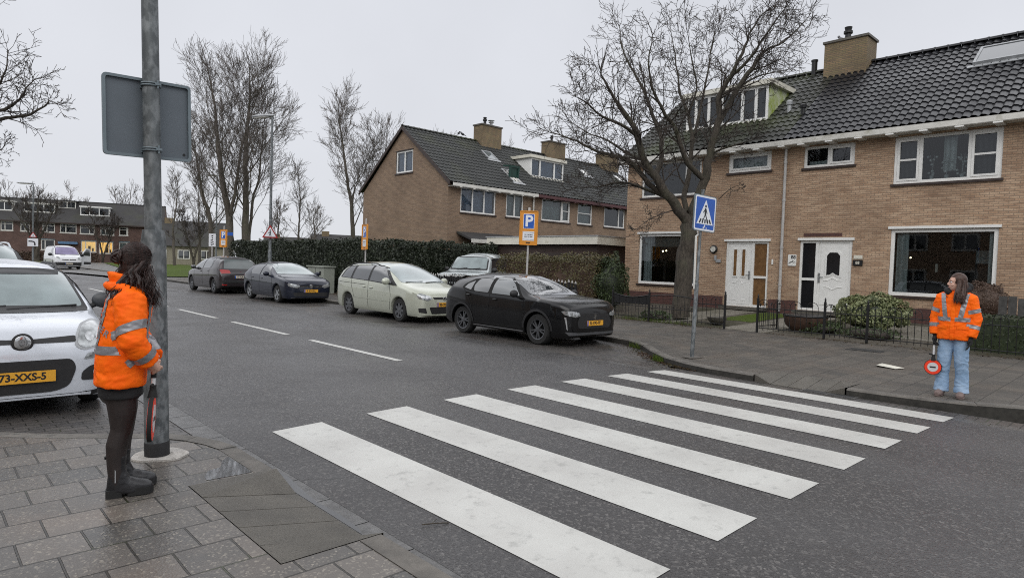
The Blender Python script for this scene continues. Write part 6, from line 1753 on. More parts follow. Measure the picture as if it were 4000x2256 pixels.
# ------------------------------------------------------------------ vehicles: lofted shells (u = distance behind the nose, v = half width, z = height)
def lerp_pts(pts):
    """smooth monotone interpolation through (u, value) knots"""
    xs = [p[0] for p in pts]; ys = [p[1] for p in pts]; n = len(xs)
    dl = [(ys[i+1]-ys[i])/(xs[i+1]-xs[i]) for i in range(n-1)]
    m = [dl[0]]+[0.0 if dl[i-1]*dl[i] <= 0 else 2*dl[i-1]*dl[i]/(dl[i-1]+dl[i]) for i in range(1, n-1)]+[dl[-1]]
    def f(x):
        if x <= xs[0]: return ys[0]
        if x >= xs[-1]: return ys[-1]
        i = 0
        while x > xs[i+1]: i += 1
        h = xs[i+1]-xs[i]; t = (x-xs[i])/h
        return (2*t**3-3*t*t+1)*ys[i]+(t**3-2*t*t+t)*h*m[i]+(-2*t**3+3*t*t)*ys[i+1]+(t**3-t*t)*h*m[i+1]
    return f

class Car:
    def __init__(s, L, W, top, belt, plan, roofw, axles, rw, zb=((0, 0.22), (99, 0.22)), p=6.0, arch=0.055, tuck=0.05):
        s.L, s.W, s.axles, s.rw, s.p, s.arch, s.tuck = L, W, axles, rw, p, arch, tuck
        s.top, s.belt, s.plan, s.roofw, s.zb = map(lerp_pts, (top, belt, plan, roofw, zb))
    def yb(s, u): return s.plan(u)*s.W/2
    def side_low(s, u, z):
        b = s.belt(u); t = max(0, min(1.1, (b-z)/(b-0.15)))
        return s.yb(u)*(1+0.022*math.sin(PI*min(1, t*1.1))-s.tuck*t**4)
    def upper(s, u, h):
        yb = s.yb(u); yr = s.roofw(u)*s.W/2
        return (yb+(yr-yb)*h)*math.sqrt(max(0.0, 1-h**s.p))
    def Y(s, u, z):
        b, t = s.belt(u), s.top(u)
        if z <= b: return s.side_low(u, z)
        if z >= t: return 0.0
        return s.upper(u, (z-b)/max(1e-4, t-b))
    def zlow(s, u):
        z = s.zb(u); R = s.rw+s.arch
        for a in s.axles:
            d = abs(u-a)
            if d < R: z = max(z, s.rw*0.98+math.sqrt(max(0, R*R-d*d)))
        return z
    def front(s, v, z, rear=False):
        v = abs(v); N = 60; ins = lambda u: s.Y(u, z) >= v and s.zb(u) <= z <= s.top(u)
        end = s.L*0.62
        prev = None
        for i in range(N+1):
            q = end*(i/N)**1.6; u = s.L-q if rear else q
            if ins(u):
                if prev is None: return u
                a, b = prev, u
                for _ in range(18):
                    m = (a+b)/2
                    if ins(m): b = m
                    else: a = m
                return b
            prev = u
        return s.L-end if rear else end
    def shell(s, mats):
        R = s.rw+s.arch; us = {0.0, s.L}
        for k in range(1, 60): us.add(s.L*k/60)
        for k in (0.008, 0.02, 0.04, 0.07, 0.10, 0.14, 0.19): us.add(k); us.add(s.L-k)
        for a in s.axles:
            for k in range(0, 13): us.add(a+R*math.cos(PI*k/12))
            us.add(a-R-0.002); us.add(a+R+0.002)
        us = sorted(u for u in us if 0 <= u <= s.L)
        rings = []
        for u in us:
            zl, b, t = s.zlow(u), s.belt(u), s.top(u)
            b = min(b, t-0.004)
            half = [(0.0, zl), (s.side_low(u, zl)*0.8, zl), (s.side_low(u, zl)*0.985, zl), (s.side_low(u, zl+0.02), zl+0.02)]
            half += [(s.side_low(u, zl+0.02+(b-zl-0.02)*k/8), zl+0.02+(b-zl-0.02)*k/8) for k in range(1, 9)]
            for k in range(1, 13):
                h = math.sin(PI/2*k/13)**0.8
                half.append((s.upper(u, h), b+(t-b)*h))
            half.append((0.0, t))
            ring = [Vector((u, y, z)) for y, z in half]+[Vector((u, -y, z)) for y, z in half[-2:0:-1]]
            rings.append(ring)
        return MB().loft(rings)

def clip_grid(poly, step):
    """2D polygon cut on a grid so that it can follow a curved surface"""
    bm = bmesh.new()
    bm.faces.new([bm.verts.new((x, y, 0)) for x, y in poly])
    xs = [p[0] for p in poly]; ys = [p[1] for p in poly]
    for lo, hi, n in ((min(xs), max(xs), (1, 0, 0)), (min(ys), max(ys), (0, 1, 0))):
        k = int((hi-lo)/step)
        for i in range(1, k+1):
            c = lo+(hi-lo)*i/(k+1)
            bmesh.ops.bisect_plane(bm, geom=bm.verts[:]+bm.edges[:]+bm.faces[:], dist=1e-6, plane_co=tuple(c*q for q in n), plane_no=n)
    bm.verts.index_update()
    out = MB().add([v.co.copy() for v in bm.verts], [tuple(v.index for v in f.verts) for f in bm.faces])
    bm.free(); return out

def patch_side(car, poly, off, sgn, step=0.09, depth=0.012):
    g = clip_grid(poly, step); e = 0.004
    def mp(u, z):
        y = car.Y(u, z); yu = (car.Y(u+e, z)-car.Y(u-e, z))/(2*e); yz = (car.Y(u, z+e)-car.Y(u, z-e))/(2*e)
        n = Vector((-yu, 1, -yz)).normalized(); p = Vector((u, y, z))+n*off
        return Vector((p.x, p.y*sgn, p.z))
    r = MB().add([mp(v[0], v[1]) for v in g.v], [f if sgn < 0 else tuple(reversed(f)) for f in g.f])
    return r
def patch_end(car, poly, off, rear=False, step=0.07):
    g = clip_grid(poly, step); e = 0.006
    def mp(v, z):
        u = car.front(v, z, rear)
        uv = (car.front(v+e, z, rear)-car.front(v-e, z, rear))/(2*e); uz = (car.front(v, z+e, rear)-car.front(v, z-e, rear))/(2*e)
        uv = max(-3, min(3, uv)); uz = max(-3, min(3, uz))
        n = Vector((-1, uv, uz)) if not rear else Vector((1, -uv, -uz))
        n.normalize(); return Vector((u, v, z))+n*off
    return MB().add([mp(v[0], v[1]) for v in g.v], [tuple(reversed(f)) if not rear else f for f in g.f])

M['tyre'] = mat('tyre_rubber', (0.014, 0.014, 0.014), 0.85, var=0.2, vscale=20)
M['rim'] = mat('alloy_rim', (0.34, 0.35, 0.36), 0.32, 0.8, var=0.15, vscale=12)
M['rim_dark'] = mat('dark_alloy', (0.16, 0.165, 0.175), 0.35, 0.8)
M['trim'] = mat('black_plastic', (0.016, 0.016, 0.017), 0.55, var=0.2, vscale=14)
M['under'] = mat('dark_underside', (0.008, 0.008, 0.008), 0.9)
M['chrome'] = mat('chrome', (0.6, 0.61, 0.62), 0.12, 1.0)
M['carglass'] = mat('car_glass', (0.018, 0.022, 0.024), 0.02, spec=1.0, coat=1.0, coat_rough=0.01)
M['windscreen'] = mat('windscreen_glass', (0.045, 0.062, 0.062), 0.05, spec=0.9, coat=0.8, var=0.35, vscale=2.2)
M['windscreen_pale'] = mat('painted_reflection_windscreen', (0.21, 0.255, 0.26), 0.10, spec=0.9, coat=0.7, var=0.22, vscale=3.0)  # pale base colour paints in sky reflection and light seen through the glass
M['sideglass'] = mat('door_glass', (0.055, 0.066, 0.070), 0.02, spec=1.0, coat=1.0, coat_rough=0.01)  # base lightened to stand in for sky seen through the door
M['headlamp'] = mat('headlamp_glass', (0.30, 0.315, 0.32), 0.08, 0.4, coat=1.0, var=0.5, vscale=16)
M['headlamp_in'] = mat('lamp_reflector', (0.50, 0.51, 0.52), 0.25, 0.7, var=0.3, vscale=30)
M['tail'] = mat('tail_lamp_red', (0.30, 0.012, 0.012), 0.15, coat=1.0)
M['plate_y'] = mat('yellow_plate', (0.72, 0.36, 0.03), 0.45)
M['plate_w'] = mat('pale_plate', (0.55, 0.50, 0.42), 0.5)
M['seam'] = mat('shut_line', (0.006, 0.006, 0.006), 0.9)

def wheel_mesh(rw, w, spokes, twin=False, rim='rim', rr=0.66):
    ty = MB().lathe([(rw*rr, -w/2), (rw*0.93, -w/2), (rw, -w*0.34), (rw, w*0.34), (rw*0.93, w/2), (rw*rr, w/2)], 32, caps=False).mesh('tyre', M['tyre'], 35)
    mb = MB()
    mb.lathe([(0.0, -w*0.2), (rw*rr*0.9, -w*0.2), (rw*rr*0.9, 0.0)], 28, mi=1, caps=False)
    mb.lathe([(rw*rr*0.99, -w*0.4), (rw*rr*1.03, w*0.42), (rw*rr*1.03, w*0.50), (rw*rr*0.93, w*0.47), (rw*rr*0.88, w*0.1)], 32, caps=False)
    for k in range(spokes):
        for da in ((-0.11, 0.11) if twin else (0.0,)):
            a = 2*PI*k/spokes+da; wa = 0.045 if twin else 0.12
            c, s_ = math.cos(a), math.sin(a)
            Mx = RZ(a+da*0.8)
            r0, r1, h0, h1 = rw*0.08, rw*rr*0.95, rw*wa*1.1, rw*wa*0.95
            mb.prism([(r0, -h0), (r1, -h1), (r1, h1), (r0, h0)], 0.025, Mx, base=w*0.30)
    mb.lathe([(rw*0.19, w*0.28), (rw*0.17, w*0.43), (rw*0.06, w*0.45), (0, w*0.45)], 18)
    rm = mb.mesh('rim', [M[rim], M['under']], 35)
    return ty, rm

def add_wheels(car, par, w, spokes, twin=False, rim='rim', steer=0.0):
    ty, rm = wheel_mesh(car.rw, w, spokes, twin, rim)
    for i, a in enumerate(car.axles):
        for sgn in (1, -1):
            o = bpy.data.objects.new('wheel', ty); C.objects.link(o); o.parent = par
            r = bpy.data.objects.new('rim', rm); C.objects.link(r); r.parent = o
            y = car.side_low(a+car.rw+car.arch+0.05, car.rw)-w/2-0.008
            o.location = (a, sgn*y, car.rw)
            o.rotation_euler = (-PI/2*sgn, 0.3*i+0.4*sgn, 0)
    # closed wheel boxes and floor, so no daylight shows through
    mb = MB()
    mb.box(0.35, car.L-0.35, -car.W*0.30, car.W*0.30, 0.17, 0.30)
    mb.build('underbody', M['under'], par)

def mirror(car, par, u, z, material, s=1.0):
    for sgn in (1, -1):
        y = car.Y(u, z)
        mb = MB()
        mb.ball((u, sgn*(y+0.115*s), z+0.07), (0.065*s, 0.105*s, 0.082*s), 14, 10)
        o = mb.build('mirror', M[material] if isinstance(material, str) else material, par, smooth=180)
        MB().tube([(u, sgn*(y-0.02), z-0.01), (u, sgn*(y+0.06), z+0.02)], [0.035, 0.025], 8).build('mirror_arm', M['trim'], o, smooth=60)
        MB().ball((u+0.035, sgn*(y+0.115*s), z+0.07), (0.035*s, 0.09*s, 0.066*s), 12, 8).build('mirror_glass', M['carglass'], o, smooth=180)

def number_plate(car, par, txt, zc, rear=False, w=0.52, h=0.11, colr='plate_y', off=0.015, v0=0.0):
    u = car.front(v0, zc, rear)
    d = -1 if not rear else 1
    P = MB().box(-0.006, 0.006, -w/2, w/2, -h/2, h/2).build('number_plate', M[colr], par)
    P.location = (u+d*off, v0, zc)
    if txt:
        t_ = text_mesh(txt, 0.098, 0.0005, bold=0.003)
        # letters read left to right for a viewer facing the plate
        R3 = Matrix(((0, 0, -1, -0.0068), (-1, 0, 0, 0), (0, 1, 0, 0), (0, 0, 0, 1))) if not rear else Matrix(((0, 0, 1, 0.0068), (1, 0, 0, 0), (0, 1, 0, 0), (0, 0, 0, 1)))
        MB().merge(t_, R3 @ Matrix.Diagonal((0.94, 1, 1, 1))).build('plate_text', M['sign_black'], P)
    B = MB().box(-0.0066, 0.0066, w/2-0.04, w/2-0.001, -h/2+0.001, h/2-0.001) if not rear else MB().box(-0.0066, 0.0066, -w/2+0.001, -w/2+0.04, -h/2+0.001, h/2-0.001)
    B.build('plate_band', M['blue'], P)
    return P

def sides(car, par, name, poly, off, material, step=0.09, r=0.0, smooth=180):
    q = round_poly(poly, r) if r is not None and (hasattr(r, '__len__') or r > 0) else poly
    out = []
    for sgn in (1, -1): out.append(patch_side(car, q, off, sgn, step).build(name, M[material] if isinstance(material, str) else material, par, smooth=smooth))
    return out
def ends(car, par, name, poly, off, material, rear=False, both=False, step=0.06, r=0.0):
    q = round_poly(poly, r) if hasattr(r, '__len__') or r > 0 else poly
    m_ = M[material] if isinstance(material, str) else material
    out = [patch_end(car, q, off, rear, step).build(name, m_, par, smooth=180)]
    if both: out.append(patch_end(car, [(-x, z) for x, z in reversed(q)], off, rear, step).build(name, m_, par, smooth=180))
    return out
def seam(car, par, lines, w=0.011, off=0.0035):
    mb = MB()
    for pts in lines:
        for a, b in zip(pts[:-1], pts[1:]):
            a, b = Vector(a), Vector(b); d = (b-a).normalized(); n = Vector((-d.y, d.x))*w/2
            for sgn in (1, -1): mb.merge(patch_side(car, [tuple(a+n), tuple(a-n), tuple(b-n), tuple(b+n)], off, sgn, 0.06))
    return mb.build('door_seams', M['seam'], par)
def handles(car, par, pts, material, w=0.17):
    for u, z in pts:
        for sgn in (1, -1):
            y = car.Y(u, z)
            MB().ball((u, sgn*(y+0.018), z), (w/2, 0.018, 0.02), 10, 6).build('door_handle', M[material] if isinstance(material, str) else material, par, smooth=180)
def wiper(car, par, pts, rear=False):
    mb = MB()
    for line in pts:
        P = [Vector((car.front(v, z, rear)+(-0.02 if not rear else 0.02), v, z+0.012)) for v, z in line]
        mb.tube(P, 0.010, 5)
    mb.build('wiper', M['trim'], par)
def roof_rails(car, par, u0, u1, v, material='trim', h=0.05):
    for sgn in (1, -1):
        P = []
        for k in range(13):
            t = k/12; u = u0+(u1-u0)*t
            zz = car.top(u)-0.05
            # height of the roof surface at this v
            lo, hi = car.belt(u), car.top(u)
            for _ in range(24):
                m = (lo+hi)/2
                if car.Y(u, m) > v: lo = m
                else: hi = m
            P.append(Vector((u, sgn*v, lo+h*min(1, 6*t, 6*(1-t))-0.005)))
        MB().tube(P, 0.017, 8).build('roof_rail', M[material] if isinstance(material, str) else material, par, smooth=60)
def place_car(name, label, cat, x, y, z, heading, group='cars parked in the street bays'):
    """origin under the nose; heading is the direction the nose points (radians from +x)"""
    return thing(name, label, cat, (x, y, z), heading+PI, group)
def end_line(car, rear, pts):
    return [Vector((car.front(v, z, rear)+(0.012 if rear else -0.012), v, z)) for v, z in pts]

# -------- white small hatchback on the left, nose towards the viewer
silver = m_paint('silver_white_paint', (0.60, 0.63, 0.68), 0.25, 0.35)
c = Car(3.65, 1.57,
        top=((0, 0.62), (0.02, 0.70), (0.06, 0.78), (0.15, 0.86), (0.35, 0.93), (0.60, 0.985), (0.85, 1.02), (1.05, 1.17), (1.35, 1.375), (1.60, 1.49), (2.0, 1.535), (2.7, 1.53), (3.2, 1.49), (3.42, 1.43), (3.55, 1.15), (3.65, 0.75)),
        belt=((0, 0.55), (0.06, 0.68), (0.2, 0.76), (0.5, 0.85), (0.85, 0.92), (1.2, 0.955), (2.5, 0.985), (3.3, 1.02), (3.5, 1.0), (3.65, 0.70)),
        plan=((0, 0.58), (0.02, 0.70), (0.06, 0.80), (0.14, 0.89), (0.28, 0.955), (0.5, 0.985), (1.2, 1.0), (3.0, 0.995), (3.45, 0.95), (3.58, 0.88), (3.65, 0.74)),
        roofw=((0, 0.5), (0.3, 0.80), (0.85, 0.88), (1.3, 0.80), (1.7, 0.755), (2.5, 0.75), (3.3, 0.74), (3.65, 0.6)),
        axles=(0.72, 3.02), rw=0.295, zb=((0, 0.20), (0.1, 0.17), (0.5, 0.19), (3.3, 0.20), (3.65, 0.28)), p=7)
f = place_car('parked_car', 'white small hatchback with yellow plate behind the person at left', 'car', 0.83, 7.72, -0.095, -PI/2)
c.shell(None).build('body', silver, f, smooth=50)
ends(c, f, 'cowl', [(-0.68, 0.99), (0.68, 0.99), (0.66, 1.03), (0.33, 1.022), (-0.33, 1.022), (-0.66, 1.03)], 0.004, 'trim')
ends(c, f, 'windscreen_surround', [(-0.69, 1.00), (0.69, 1.00), (0.56, 1.415), (0.3, 1.44), (-0.3, 1.44), (-0.56, 1.415)], 0.005, 'trim', r=(0.02, 0.02, 0.05, 0, 0, 0.05))
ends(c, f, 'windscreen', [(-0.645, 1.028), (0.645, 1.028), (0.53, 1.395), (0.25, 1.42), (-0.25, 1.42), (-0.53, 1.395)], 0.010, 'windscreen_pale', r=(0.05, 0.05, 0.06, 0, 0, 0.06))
ends(c, f, 'sun_band', [(-0.48, 1.365), (0.48, 1.365), (0.49, 1.40), (0.25, 1.418), (-0.25, 1.418), (-0.49, 1.40)], 0.013, 'curtain_dark')
MB().tube([(1.3+0.05, -0.34+0.17*math.cos(t), 1.09+0.10*math.sin(t)) for t in [PI*k/14 for k in range(15)]], 0.012, 6).build('steering_wheel', M['trim'], f)
# grey line of the steering wheel seen through the screen is left to the glass tint
wiper(c, f, [[(0.05, 1.01), (-0.58, 1.04)], [(0.60, 1.01), (0.05, 1.04)]])
ends(c, f, 'grille_bar', [(-0.44, 0.735), (0.44, 0.735), (0.44, 0.795), (0.10, 0.775), (-0.10, 0.775), (-0.44, 0.795)], 0.006, 'trim', r=0.02)
bd = MB().lathe([(0.0, 0.0), (0.088, 0.0), (0.090, 0.012), (0.076, 0.018), (0.0, 0.018)], 28, T(c.front(0, 0.735)-0.004, 0, 0.752) @ RY(-PI/2)).build('badge', M['trim'], f, smooth=40)
MB().lathe([(0.060, 0.019), (0.068, 0.026), (0.060, 0.030), (0.0, 0.022)], 28, T(c.front(0, 0.735)-0.004, 0, 0.752) @ RY(-PI/2)).build('badge_ring', M['chrome'], bd, smooth=40)
t_ = text_mesh('FIAT', 0.052, 0.001, bold=0.002)
MB().merge(t_, Matrix(((0, 0, -1, c.front(0, 0.735)-0.032), (-1, 0, 0, 0), (0, 1, 0, 0.752), (0, 0, 0, 1))) @ Matrix.Diagonal((0.62, 1.35, 1, 1))).build('badge_text', M['chrome'], bd)
hl = [(0.425, 0.69), (0.50, 0.645), (0.70, 0.69), (0.745, 0.79), (0.745, 0.89), (0.64, 0.935), (0.50, 0.895), (0.445, 0.81)]
ends(c, f, 'headlight', hl, 0.006, 'zinc', both=True, step=0.03, r=0.04)
hl2 = [(0.60+(x-0.60)*0.86, 0.795+(z-0.795)*0.86) for x, z in hl]
ends(c, f, 'headlight_glass', hl2, 0.010, 'headlamp', both=True, step=0.03, r=0.04)
for sx in (0.56, 0.655):
    ends(c, f, 'lamp_bulb', [(sx+0.04*math.cos(t), 0.775+0.045*math.sin(t)) for t in [2*PI*k/12 for k in range(12)]], 0.013, 'headlamp_in', both=True, step=0.03)
ends(c, f, 'lower_grille', [(-0.38, 0.30), (-0.25, 0.255), (0.25, 0.255), (0.38, 0.30), (0.44, 0.48), (0.40, 0.575), (-0.40, 0.575), (-0.44, 0.48)], 0.006, 'trim', r=0.06)
ends(c, f, 'fog_light_well', [(0.475, 0.345), (0.66, 0.34), (0.71, 0.40), (0.71, 0.50), (0.56, 0.49), (0.485, 0.43)], 0.006, 'trim', both=True, step=0.03, r=0.03)
ends(c, f, 'fog_light', [(0.62+0.04*math.cos(t), 0.42+0.04*math.sin(t)) for t in [2*PI*k/12 for k in range(12)]], 0.010, 'headlamp', both=True, step=0.03)
ends(c, f, 'running_light', [(0.50, 0.555), (0.70, 0.575), (0.71, 0.625), (0.54, 0.62)], 0.006, 'headlamp', both=True, step=0.03, r=0.015)
ends(c, f, 'front_lip', [(-0.70, 0.185), (0.70, 0.185), (0.70, 0.235), (0.4, 0.225), (-0.4, 0.225), (-0.70, 0.235)], 0.006, 'trim')
number_plate(c, f, '73-XXS-5', 0.42, off=0.03)
dlo = [(0.98, 0.975), (2.2, 1.005), (3.15, 1.05), (3.1, 1.30), (2.95, 1.43), (1.75, 1.455), (1.5, 1.40)]
sides(c, f, 'window_surround', dlo, 0.004, 'trim', r=0.04)
sides(c, f, 'front_door_window', [(1.08, 0.995), (2.05, 1.02), (2.05, 1.43), (1.76, 1.43), (1.52, 1.37)], 0.008, 'carglass', r=0.03)
sides(c, f, 'rear_door_window', [(2.11, 1.02), (2.80, 1.045), (2.80, 1.42), (2.11, 1.43)], 0.008, 'carglass', r=0.03)
seam(c, f, [[(1.0, 0.97), (0.98, 0.6), (1.06, 0.3)], [(2.08, 1.43), (2.08, 0.6), (2.05, 0.3)], [(2.85, 1.40), (2.83, 0.9), (2.62, 0.55)], [(1.06, 0.30), (2.6, 0.30)]])
sides(c, f, 'side_moulding', [(1.08, 0.48), (2.6, 0.50), (2.6, 0.57), (1.08, 0.55)], 0.008, 'trim')
handles(c, f, [(1.95, 0.86), (2.70, 0.88)], silver)
mirror(c, f, 1.12, 1.02, mat('matt_grey_mirror', (0.05, 0.053, 0.058), 0.45, var=0.1), 1.15)
roof_rails(c, f, 1.75, 3.2, 0.52, 'trim', 0.05)
add_wheels(c, f, 0.185, 7)

# -------- tall silver people carrier behind it
sil2 = m_paint('pale_silver_paint', (0.42, 0.45, 0.48), 0.4, 0.35)
c = Car(4.38, 1.81,
        top=((0, 0.70), (0.03, 0.85), (0.12, 0.96), (0.4, 1.06), (0.8, 1.13), (1.0, 1.20), (1.35, 1.48), (1.7, 1.70), (2.0, 1.79), (3.0, 1.82), (4.1, 1.79), (4.28, 1.70), (4.38, 0.8)),
        belt=((0, 0.62), (0.1, 0.85), (0.5, 0.98), (1.0, 1.06), (2.5, 1.10), (4.2, 1.12), (4.38, 0.75)),
        plan=((0, 0.62), (0.03, 0.76), (0.12, 0.88), (0.3, 0.96), (0.8, 1.0), (3.9, 1.0), (4.25, 0.96), (4.38, 0.86)),
        roofw=((0, 0.6), (0.8, 0.88), (1.5, 0.80), (2.0, 0.77), (4.38, 0.77)), axles=(0.85, 3.55), rw=0.31, p=8)
f = place_car('parked_car', 'tall silver people carrier parked behind the white hatchback at the left edge', 'car', 0.76, 12.6, -0.095, -PI/2)
c.shell(None).build('body', sil2, f, smooth=50)
ends(c, f, 'windscreen_surround', [(-0.80, 1.14), (0.80, 1.14), (0.66, 1.72), (-0.66, 1.72)], 0.005, 'trim', r=0.05)
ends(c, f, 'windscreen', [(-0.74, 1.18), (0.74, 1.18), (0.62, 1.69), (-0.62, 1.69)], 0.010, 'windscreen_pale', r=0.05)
ends(c, f, 'headlight', [(0.58, 0.80), (0.80, 0.84), (0.84, 1.0), (0.66, 0.98)], 0.006, 'headlamp', both=True, step=0.04, r=0.03)
ends(c, f, 'grille', [(-0.5, 0.74), (0.5, 0.74), (0.55, 0.86), (-0.55, 0.86)], 0.006, 'trim', r=0.03)
ends(c, f, 'lower_grille', [(-0.55, 0.32), (0.55, 0.32), (0.6, 0.55), (-0.6, 0.55)], 0.006, 'trim', r=0.05)
number_plate(c, f, '', 0.45, off=0.03)
sides(c, f, 'window_surround', [(1.15, 1.09), (2.6, 1.13), (4.1, 1.16), (4.0, 1.62), (1.95, 1.66), (1.55, 1.50)], 0.004, 'trim', r=0.05)
sides(c, f, 'front_door_window', [(1.3, 1.12), (2.35, 1.14), (2.35, 1.62), (1.98, 1.62), (1.62, 1.48)], 0.008, 'carglass', r=0.03)
sides(c, f, 'rear_door_window', [(2.43, 1.14), (3.9, 1.16), (3.85, 1.60), (2.43, 1.62)], 0.008, 'carglass', r=0.03)
seam(c, f, [[(1.2, 1.0), (1.2, 0.35)], [(2.4, 1.6), (2.4, 0.35)]])
mirror(c, f, 1.35, 1.12, 'trim', 1.2); roof_rails(c, f, 1.9, 4.0, 0.62, sil2, 0.06); add_wheels(c, f, 0.2, 6)

# -------- black crossover nearest the zebra
black = m_paint('black_paint', (0.003, 0.003, 0.0035), 0.0, 0.3, 0.55, 0.0)
c = Car(4.30, 1.77,
        top=((0, 0.78), (0.02, 0.87), (0.08, 0.95), (0.25, 1.015), (0.6, 1.055), (1.0, 1.09), (1.18, 1.13), (1.5, 1.315), (1.8, 1.465), (2.05, 1.525), (2.5, 1.55), (3.1, 1.54), (3.6, 1.485), (3.93, 1.42), (4.03, 1.30), (4.20, 1.00), (4.30, 0.82)),
        belt=((0, 0.70), (0.08, 0.85), (0.3, 0.935), (0.7, 0.97), (1.1, 0.985), (1.8, 1.01), (2.6, 1.03), (3.2, 1.08), (3.9, 1.13), (4.15, 0.95), (4.30, 0.72)),
        plan=((0, 0.62), (0.02, 0.72), (0.07, 0.82), (0.18, 0.91), (0.35, 0.965), (0.6, 0.99), (1.2, 1.0), (1.9, 0.985), (2.6, 0.985), (3.4, 1.0), (3.9, 0.975), (4.15, 0.92), (4.25, 0.84), (4.30, 0.72)),
        roofw=((0, 0.55), (0.4, 0.86), (1.1, 0.90), (1.6, 0.80), (2.1, 0.735), (3.0, 0.72), (3.9, 0.66), (4.30, 0.55)), axles=(0.86, 3.465), rw=0.345, zb=((0, 0.27), (0.15, 0.20), (0.6, 0.21), (3.8, 0.23), (4.30, 0.36)), p=5.5)
f = place_car('parked_car', 'shiny black hatchback parked nearest the zebra crossing', 'car', 10.37, 8.45, -0.07, -PI/2)
f.scale = (0.950, 0.985, 0.928)
c.shell(None).build('body', black, f, smooth=50)
ends(c, f, 'windscreen', [(-0.74, 1.09), (0.74, 1.09), (0.60, 1.47), (0.3, 1.495), (-0.3, 1.495), (-0.60, 1.47)], 0.006, M['clear_lit'], r=(0.05, 0.05, 0.05, 0, 0, 0.05))
ends(c, f, 'rear_window', [(-0.56, 1.02), (0.56, 1.02), (0.50, 1.32), (-0.50, 1.32)], 0.006, 'carglass', rear=True, r=0.04)
sides(c, f, 'window_surround', [(1.30, 1.01), (2.46, 1.045), (3.20, 1.085), (3.50, 1.15), (3.46, 1.24), (3.20, 1.38), (2.46, 1.465), (2.0, 1.455), (1.68, 1.31)], 0.004, 'seam', r=0.03)
sides(c, f, 'front_door_window', [(1.42, 1.04), (2.40, 1.065), (2.40, 1.435), (2.0, 1.425), (1.74, 1.30)], 0.008, 'sideglass', r=0.04)
sides(c, f, 'rear_door_window', [(2.52, 1.07), (3.02, 1.09), (3.08, 1.22), (3.00, 1.385), (2.52, 1.435)], 0.008, 'carglass', r=0.04)
sides(c, f, 'quarter_window', [(3.14, 1.11), (3.40, 1.16), (3.34, 1.25), (3.12, 1.34)], 0.008, 'carglass', r=0.03)
ends(c, f, 'headlight', [(0.46, 0.70), (0.60, 0.665), (0.80, 0.72), (0.83, 0.80), (0.70, 0.805), (0.50, 0.765)], 0.006, 'headlamp', both=True, step=0.03, r=0.02)
for k in range(3): ends(c, f, 'headlight_claw', [(0.56+0.075*k, 0.69), (0.585+0.075*k, 0.69), (0.60+0.075*k, 0.785), (0.575+0.075*k, 0.785)], 0.010, 'headlamp_in', both=True, step=0.04)
ends(c, f, 'running_light', [(0.775, 0.66), (0.80, 0.67), (0.765, 0.42), (0.745, 0.38)], 0.008, 'headlamp_in', both=True, step=0.04)
ends(c, f, 'grille', [(-0.50, 0.42), (0.50, 0.42), (0.56, 0.55), (0.44, 0.74), (-0.44, 0.74), (-0.56, 0.55)], 0.005, 'trim', r=0.05)
ends(c, f, 'front_lip', [(-0.72, 0.275), (0.72, 0.275), (0.78, 0.35), (0.5, 0.33), (-0.5, 0.33), (-0.78, 0.35)], 0.010, 'rim_dark', r=0.01)
bd = MB().add(*(lambda m_: (m_.v, m_.f))(MB().prism([(0.0, -0.05), (0.02, -0.045), (0.01, -0.015), (0.04, 0.0), (0.03, 0.03), (0.045, 0.055), (0.0, 0.06), (-0.03, 0.035), (-0.02, 0.0), (-0.035, -0.03)], 0.008, Matrix(((0, 0, -1, c.front(0, 0.66)-0.008), (-1, 0, 0, 0), (0, 1, 0, 0.665), (0, 0, 0, 1)))))).build('badge', M['chrome'], f)
number_plate(c, f, 'R-190-FF', 0.53, off=0.018)
seam(c, f, [[(1.30, 0.99), (1.26, 0.7), (1.34, 0.33)], [(2.46, 1.43), (2.46, 0.8), (2.50, 0.33)], [(3.42, 1.15), (3.2, 0.95), (3.04, 0.62)], [(1.34, 0.33), (2.95, 0.33)]])
sides(c, f, 'sill_strip', [(1.30, 0.255), (3.02, 0.265), (3.02, 0.285), (1.30, 0.275)], 0.008, 'chrome', step=0.2)
handles(c, f, [(2.25, 0.93), (3.20, 0.99)], black)
mirror(c, f, 1.50, 1.035, 'trim', 1.05)
for a in c.axles:
    for sgn in (1, -1):
        R0, R1 = c.rw+c.arch, c.rw+c.arch+0.055
        ring = [(a+R0*math.cos(t), c.rw+R0*math.sin(t)) for t in [PI*k/16 for k in range(17)]]+[(a+R1*math.cos(t), c.rw+R1*math.sin(t)) for t in [PI*(16-k)/16 for k in range(17)]]
        patch_side(c, ring, 0.008, sgn, 0.06).build('arch_cladding', M['trim'], f, smooth=180)
pass
ends(c, f, 'roof_spoiler', [(-0.55, 1.345), (0.55, 1.345), (0.52, 1.40), (-0.52, 1.40)], 0.05, 'trim', rear=True)
ends(c, f, 'tail_lamp', [(-0.72, 0.82), (0.72, 0.82), (0.70, 0.92), (-0.70, 0.92)], 0.006, 'trim', rear=True)
add_wheels(c, f, 0.215, 5, True, 'rim_dark')

